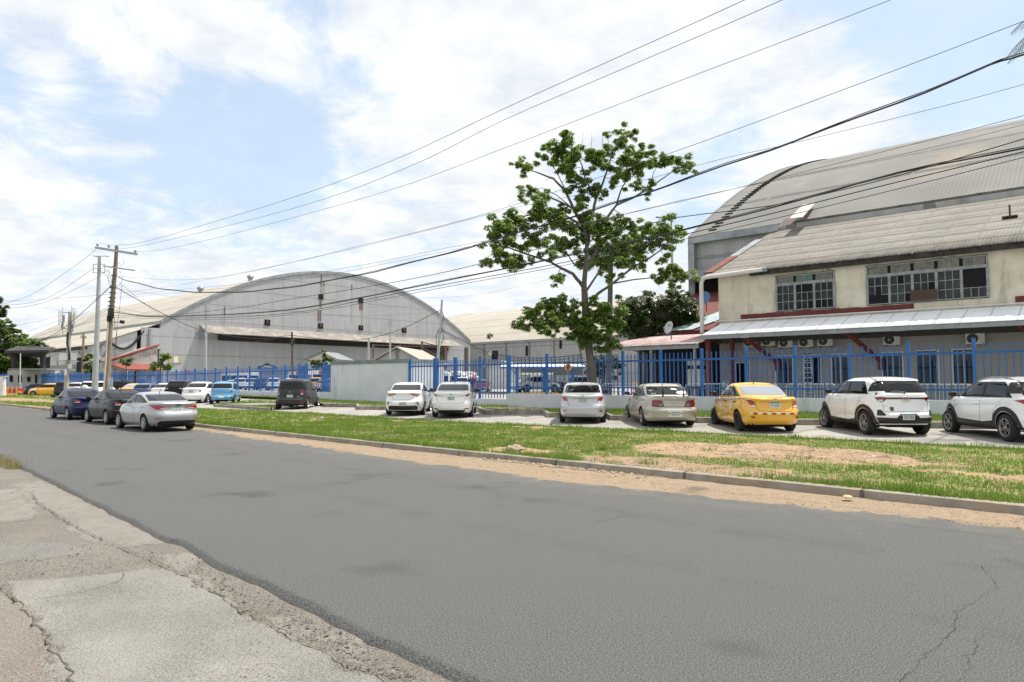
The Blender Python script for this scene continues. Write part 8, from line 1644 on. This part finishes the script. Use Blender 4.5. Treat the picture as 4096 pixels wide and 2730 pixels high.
# person behind the fence
def person(p, rz, label):
    t = empty('person', p, rz); me = bpy.data.meshes.new('body'); o = bpy.data.objects.new('body', me)
    J = [((0, 0, .95), (.16, .11)), ((0, 0, 1.15), (.15, .10)), ((0, 0, 1.36), (.18, .11)), ((0, 0, 1.48), (.07, .06)), ((0, .01, 1.58), (.085, .10)), ((0, .01, 1.70), (.08, .09)),
         ((-.19, 0, 1.40), (.06, .06)), ((-.26, .02, 1.12), (.045, .045)), ((-.24, .14, .88), (.035, .035)), ((.19, 0, 1.40), (.06, .06)), ((.26, .02, 1.12), (.045, .045)), ((.24, .14, .88), (.035, .035)),
         ((-.10, 0, .84), (.09, .09)), ((-.11, .02, .48), (.06, .06)), ((-.11, 0, .08), (.045, .045)), ((-.11, .14, .04), (.04, .035)), ((.10, 0, .84), (.09, .09)), ((.11, .02, .48), (.06, .06)), ((.11, 0, .08), (.045, .045)), ((.11, .14, .04), (.04, .035))]
    E = [(0, 1), (1, 2), (2, 3), (3, 4), (4, 5), (2, 6), (6, 7), (7, 8), (2, 9), (9, 10), (10, 11), (0, 12), (12, 13), (13, 14), (14, 15), (0, 16), (16, 17), (17, 18), (18, 19)]
    me.from_pydata([j[0] for j in J], E, []); COL.objects.link(o); md = o.modifiers.new('s', 'SKIN'); 
    for v, j in zip(me.skin_vertices[0].data, J): v.radius = j[1]
    me.skin_vertices[0].data[0].use_root = True; o.modifiers.new('u', 'SUBSURF').levels = 1
    dg = bpy.context.evaluated_depsgraph_get(); m2 = bpy.data.meshes.new_from_object(o.evaluated_get(dg)); bpy.data.objects.remove(o)
    ms = [mat('blue_uniform', (.05, .12, .26), .8), mat('skin', (.25, .13, .08), .6), mat('dark_trousers', (.02, .025, .04), .8)]
    o = link('body', m2, ms, t)
    for f in m2.polygons: f.use_smooth = True; f.material_index = 1 if f.center.z > 1.49 or (f.center.z < .95 and abs(f.center.x) > .2) else (2 if f.center.z < .92 else 0)
    b = MB(); b.lathe([(.115, 1.66), (.118, 1.72), (.09, 1.79), (.001, 1.81)], 16, Matrix.Translation((0, .01, 0))); b.box((-.08, .08, 1.66), (.08, .22, 1.675)); b.build('cap', m_white, t, True)
    b = MB(); b.box((-.1, .09, 1.53), (.1, .125, 1.60)); b.build('face_mask', mat('mask_blue', (.35, .5, .6), .7), t)
    tag(t, label, 'person')
p = onF(572, 1545, 80); p.z = YG; person(p, YAW+math.pi, 'person in a blue uniform with a white cap standing behind the left fence')
# ---------------------------------------------------------------- gatehouse at the far left
Fg = 98; t = empty('gatehouse_canopy', onF(110, 1528, Fg)); t.location.z = YG; inv = Matrix.Translation(-t.location)
b = MB(); q = [onF(18, 1404, Fg-4), onF(196, 1400, Fg-4), onF(220, 1392, Fg+2), onF(64, 1387, Fg+3)]; b.slab(q, .35); cp(b, 'roof', mat('canopy_dark', (.03, .032, .035), .7, c2=(.05, .04, .035), sc=1))
b = MB(); b.beam(onF(66, 1389, Fg-1), onF(219, 1392, Fg-1), .4, .25); cp(b, 'fascia', m_flash)
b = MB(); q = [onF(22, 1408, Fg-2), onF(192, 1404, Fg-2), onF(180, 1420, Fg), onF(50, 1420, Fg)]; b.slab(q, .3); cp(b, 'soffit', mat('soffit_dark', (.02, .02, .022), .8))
for x in (50, 165): b = MB(); hexF(b, x-6, x+7, 1405, 1562, Fg-1, .6); cp(b, 'column', MATS['canopy_dark'])
tag(t, 'dark flat canopy on two thick black columns over the entrance gate', 'canopy')
t = empty('guard_booth', onF(90, 1528, 92)); t.location.z = YG; inv = Matrix.Translation(-t.location)
b = MB(); hexF(b, 30, 162, 1482, 1562, 94, 4); cp(b, 'wall', mat('booth_pale', (.40, .42, .43), .7, c2=(.33, .35, .36), sc=1)); b = MB(); hexF(b, 33, 186, 1475, 1479.5, 91, 6); cp(b, 'roof', m_steelg)
for x0, x1, y0, y1 in ((38, 50, 1502, 1528), (72, 84, 1502, 1534), (108, 120, 1508, 1528), (140, 147, 1500, 1545)): b = MB(); hexF(b, x0, x1, y0, y1, 93.9, .06); cp(b, 'window', m_dark)
tag(t, 'pale guard booth with thin flat roof beneath the dark canopy', 'booth')
t = empty('boom_gate', onF(80, 1528, 80)); t.location.z = .3; inv = Matrix.Translation(-t.location); b = MB(); hexF(b, 69, 78, 1532, 1566, 80, .4); cp(b, 'cabinet', m_steelg); b = MB(); b.beam(onF(80, 1536, 80), onF(82, 1414, 80), .07, .10); cp(b, 'boom', m_white); tag(t, 'raised white barrier boom standing upright before the gatehouse', 'barrier')
t = empty('entrance_wall', onF(5, 1528, 66)); t.location.z = .1; inv = Matrix.Translation(-t.location); b = MB(); hexF(b, -60, 12, 1507, 1583, 66, .3); hexF(b, 12.1, 17.5, 1507, 1583, 66.1, .25); cp(b, 'wall', m_white); b = MB(); hexF(b, -61, 18.5, 1505.5, 1507, 65.95, .45); cp(b, 'wall_coping', m_white); tag(t, 'white end wall cut off by the left edge of the view', 'wall')
for k, (x, l) in enumerate([(30, 'leftmost orange bollard, beside the white end wall'), (46, 'second orange bollard from the white end wall'), (64, 'third orange bollard, next to the barrier cabinet'), (125, 'lone orange bollard before the grey hatchback')]):
    p = onF(x, 1584 if x < 100 else 1568, 72 if x < 100 else 86); t = empty('bollard', Vector((p.x, p.y, .1))); b = MB(); b.lathe([(.055, 0), (.055, 1.15), (.04, 1.2), (.001, 1.22)], 10); b.build('post', mat('bollard_orange', (.62, .22, .03), .6), t, True); b = MB(); b.lathe([(.11, 0), (.11, .03), (.05, .03)], 10); b.build('base_flange', MATS['bollard_orange'], t); tag(t, l, 'bollard', 'orange bollards at the entrance')
t = empty('road_block', onF(60, 1528, 76)); t.location.z = .2; inv = Matrix.Translation(-t.location); b = MB(); hexF(b, 18, 66, 1556, 1570, 76, .5); hexF(b, 76, 85, 1556, 1570, 76, .5); cp(b, 'red_body', mat('block_red', (.5, .02, .03), .5)); b = MB(); hexF(b, 66.1, 79, 1564, 1573, 75.8, .4); cp(b, 'yellow_end', mat('block_yellow', (.6, .35, .04), .6)); tag(t, 'red plastic road blocks with one yellow end at the gate', 'barrier')
# litter
for (x, y, s, c, l) in [(3490, 1830, .06, (.6, .3, .5), 'pink plastic litter on the bare earth'), (3400, 1826, .10, (.12, .1, .07), 'dark flat scrap lying on the bare earth patch'), (3080, 1775, .08, (.7, .68, .6), 'white crumpled paper at the edge of the parking slab'), (1990, 1741, .06, (.7, .7, .72), 'crushed clear cup in the grass left of centre'), (1580, 1702, .09, (.45, .42, .36), 'pale rag lying in the grass behind the white saloons'), (3770, 1995, .12, (.25, .09, .05), 'rust brown bark piece on the kerb'), (3390, 1995, .07, (.45, .33, .2), 'tan clod of earth leaning on the kerb')]:
    p = onZ(x, y, .2 if y < 1950 else .05); bm = bmesh.new(); bmesh.ops.create_icosphere(bm, subdivisions=2, radius=s)
    for v in bm.verts: v.co *= 1+.6*mnoise.noise(v.co*14); v.co.z *= .35
    me = bpy.data.meshes.new('litter'); bm.to_mesh(me); bm.free(); o = link('litter', me, mat('litter_%d' % x, c, .6)); o.location = (p.x, p.y, p.z+.03); tag(o, l, 'litter')
# small light fittings on the old hangar roof far left
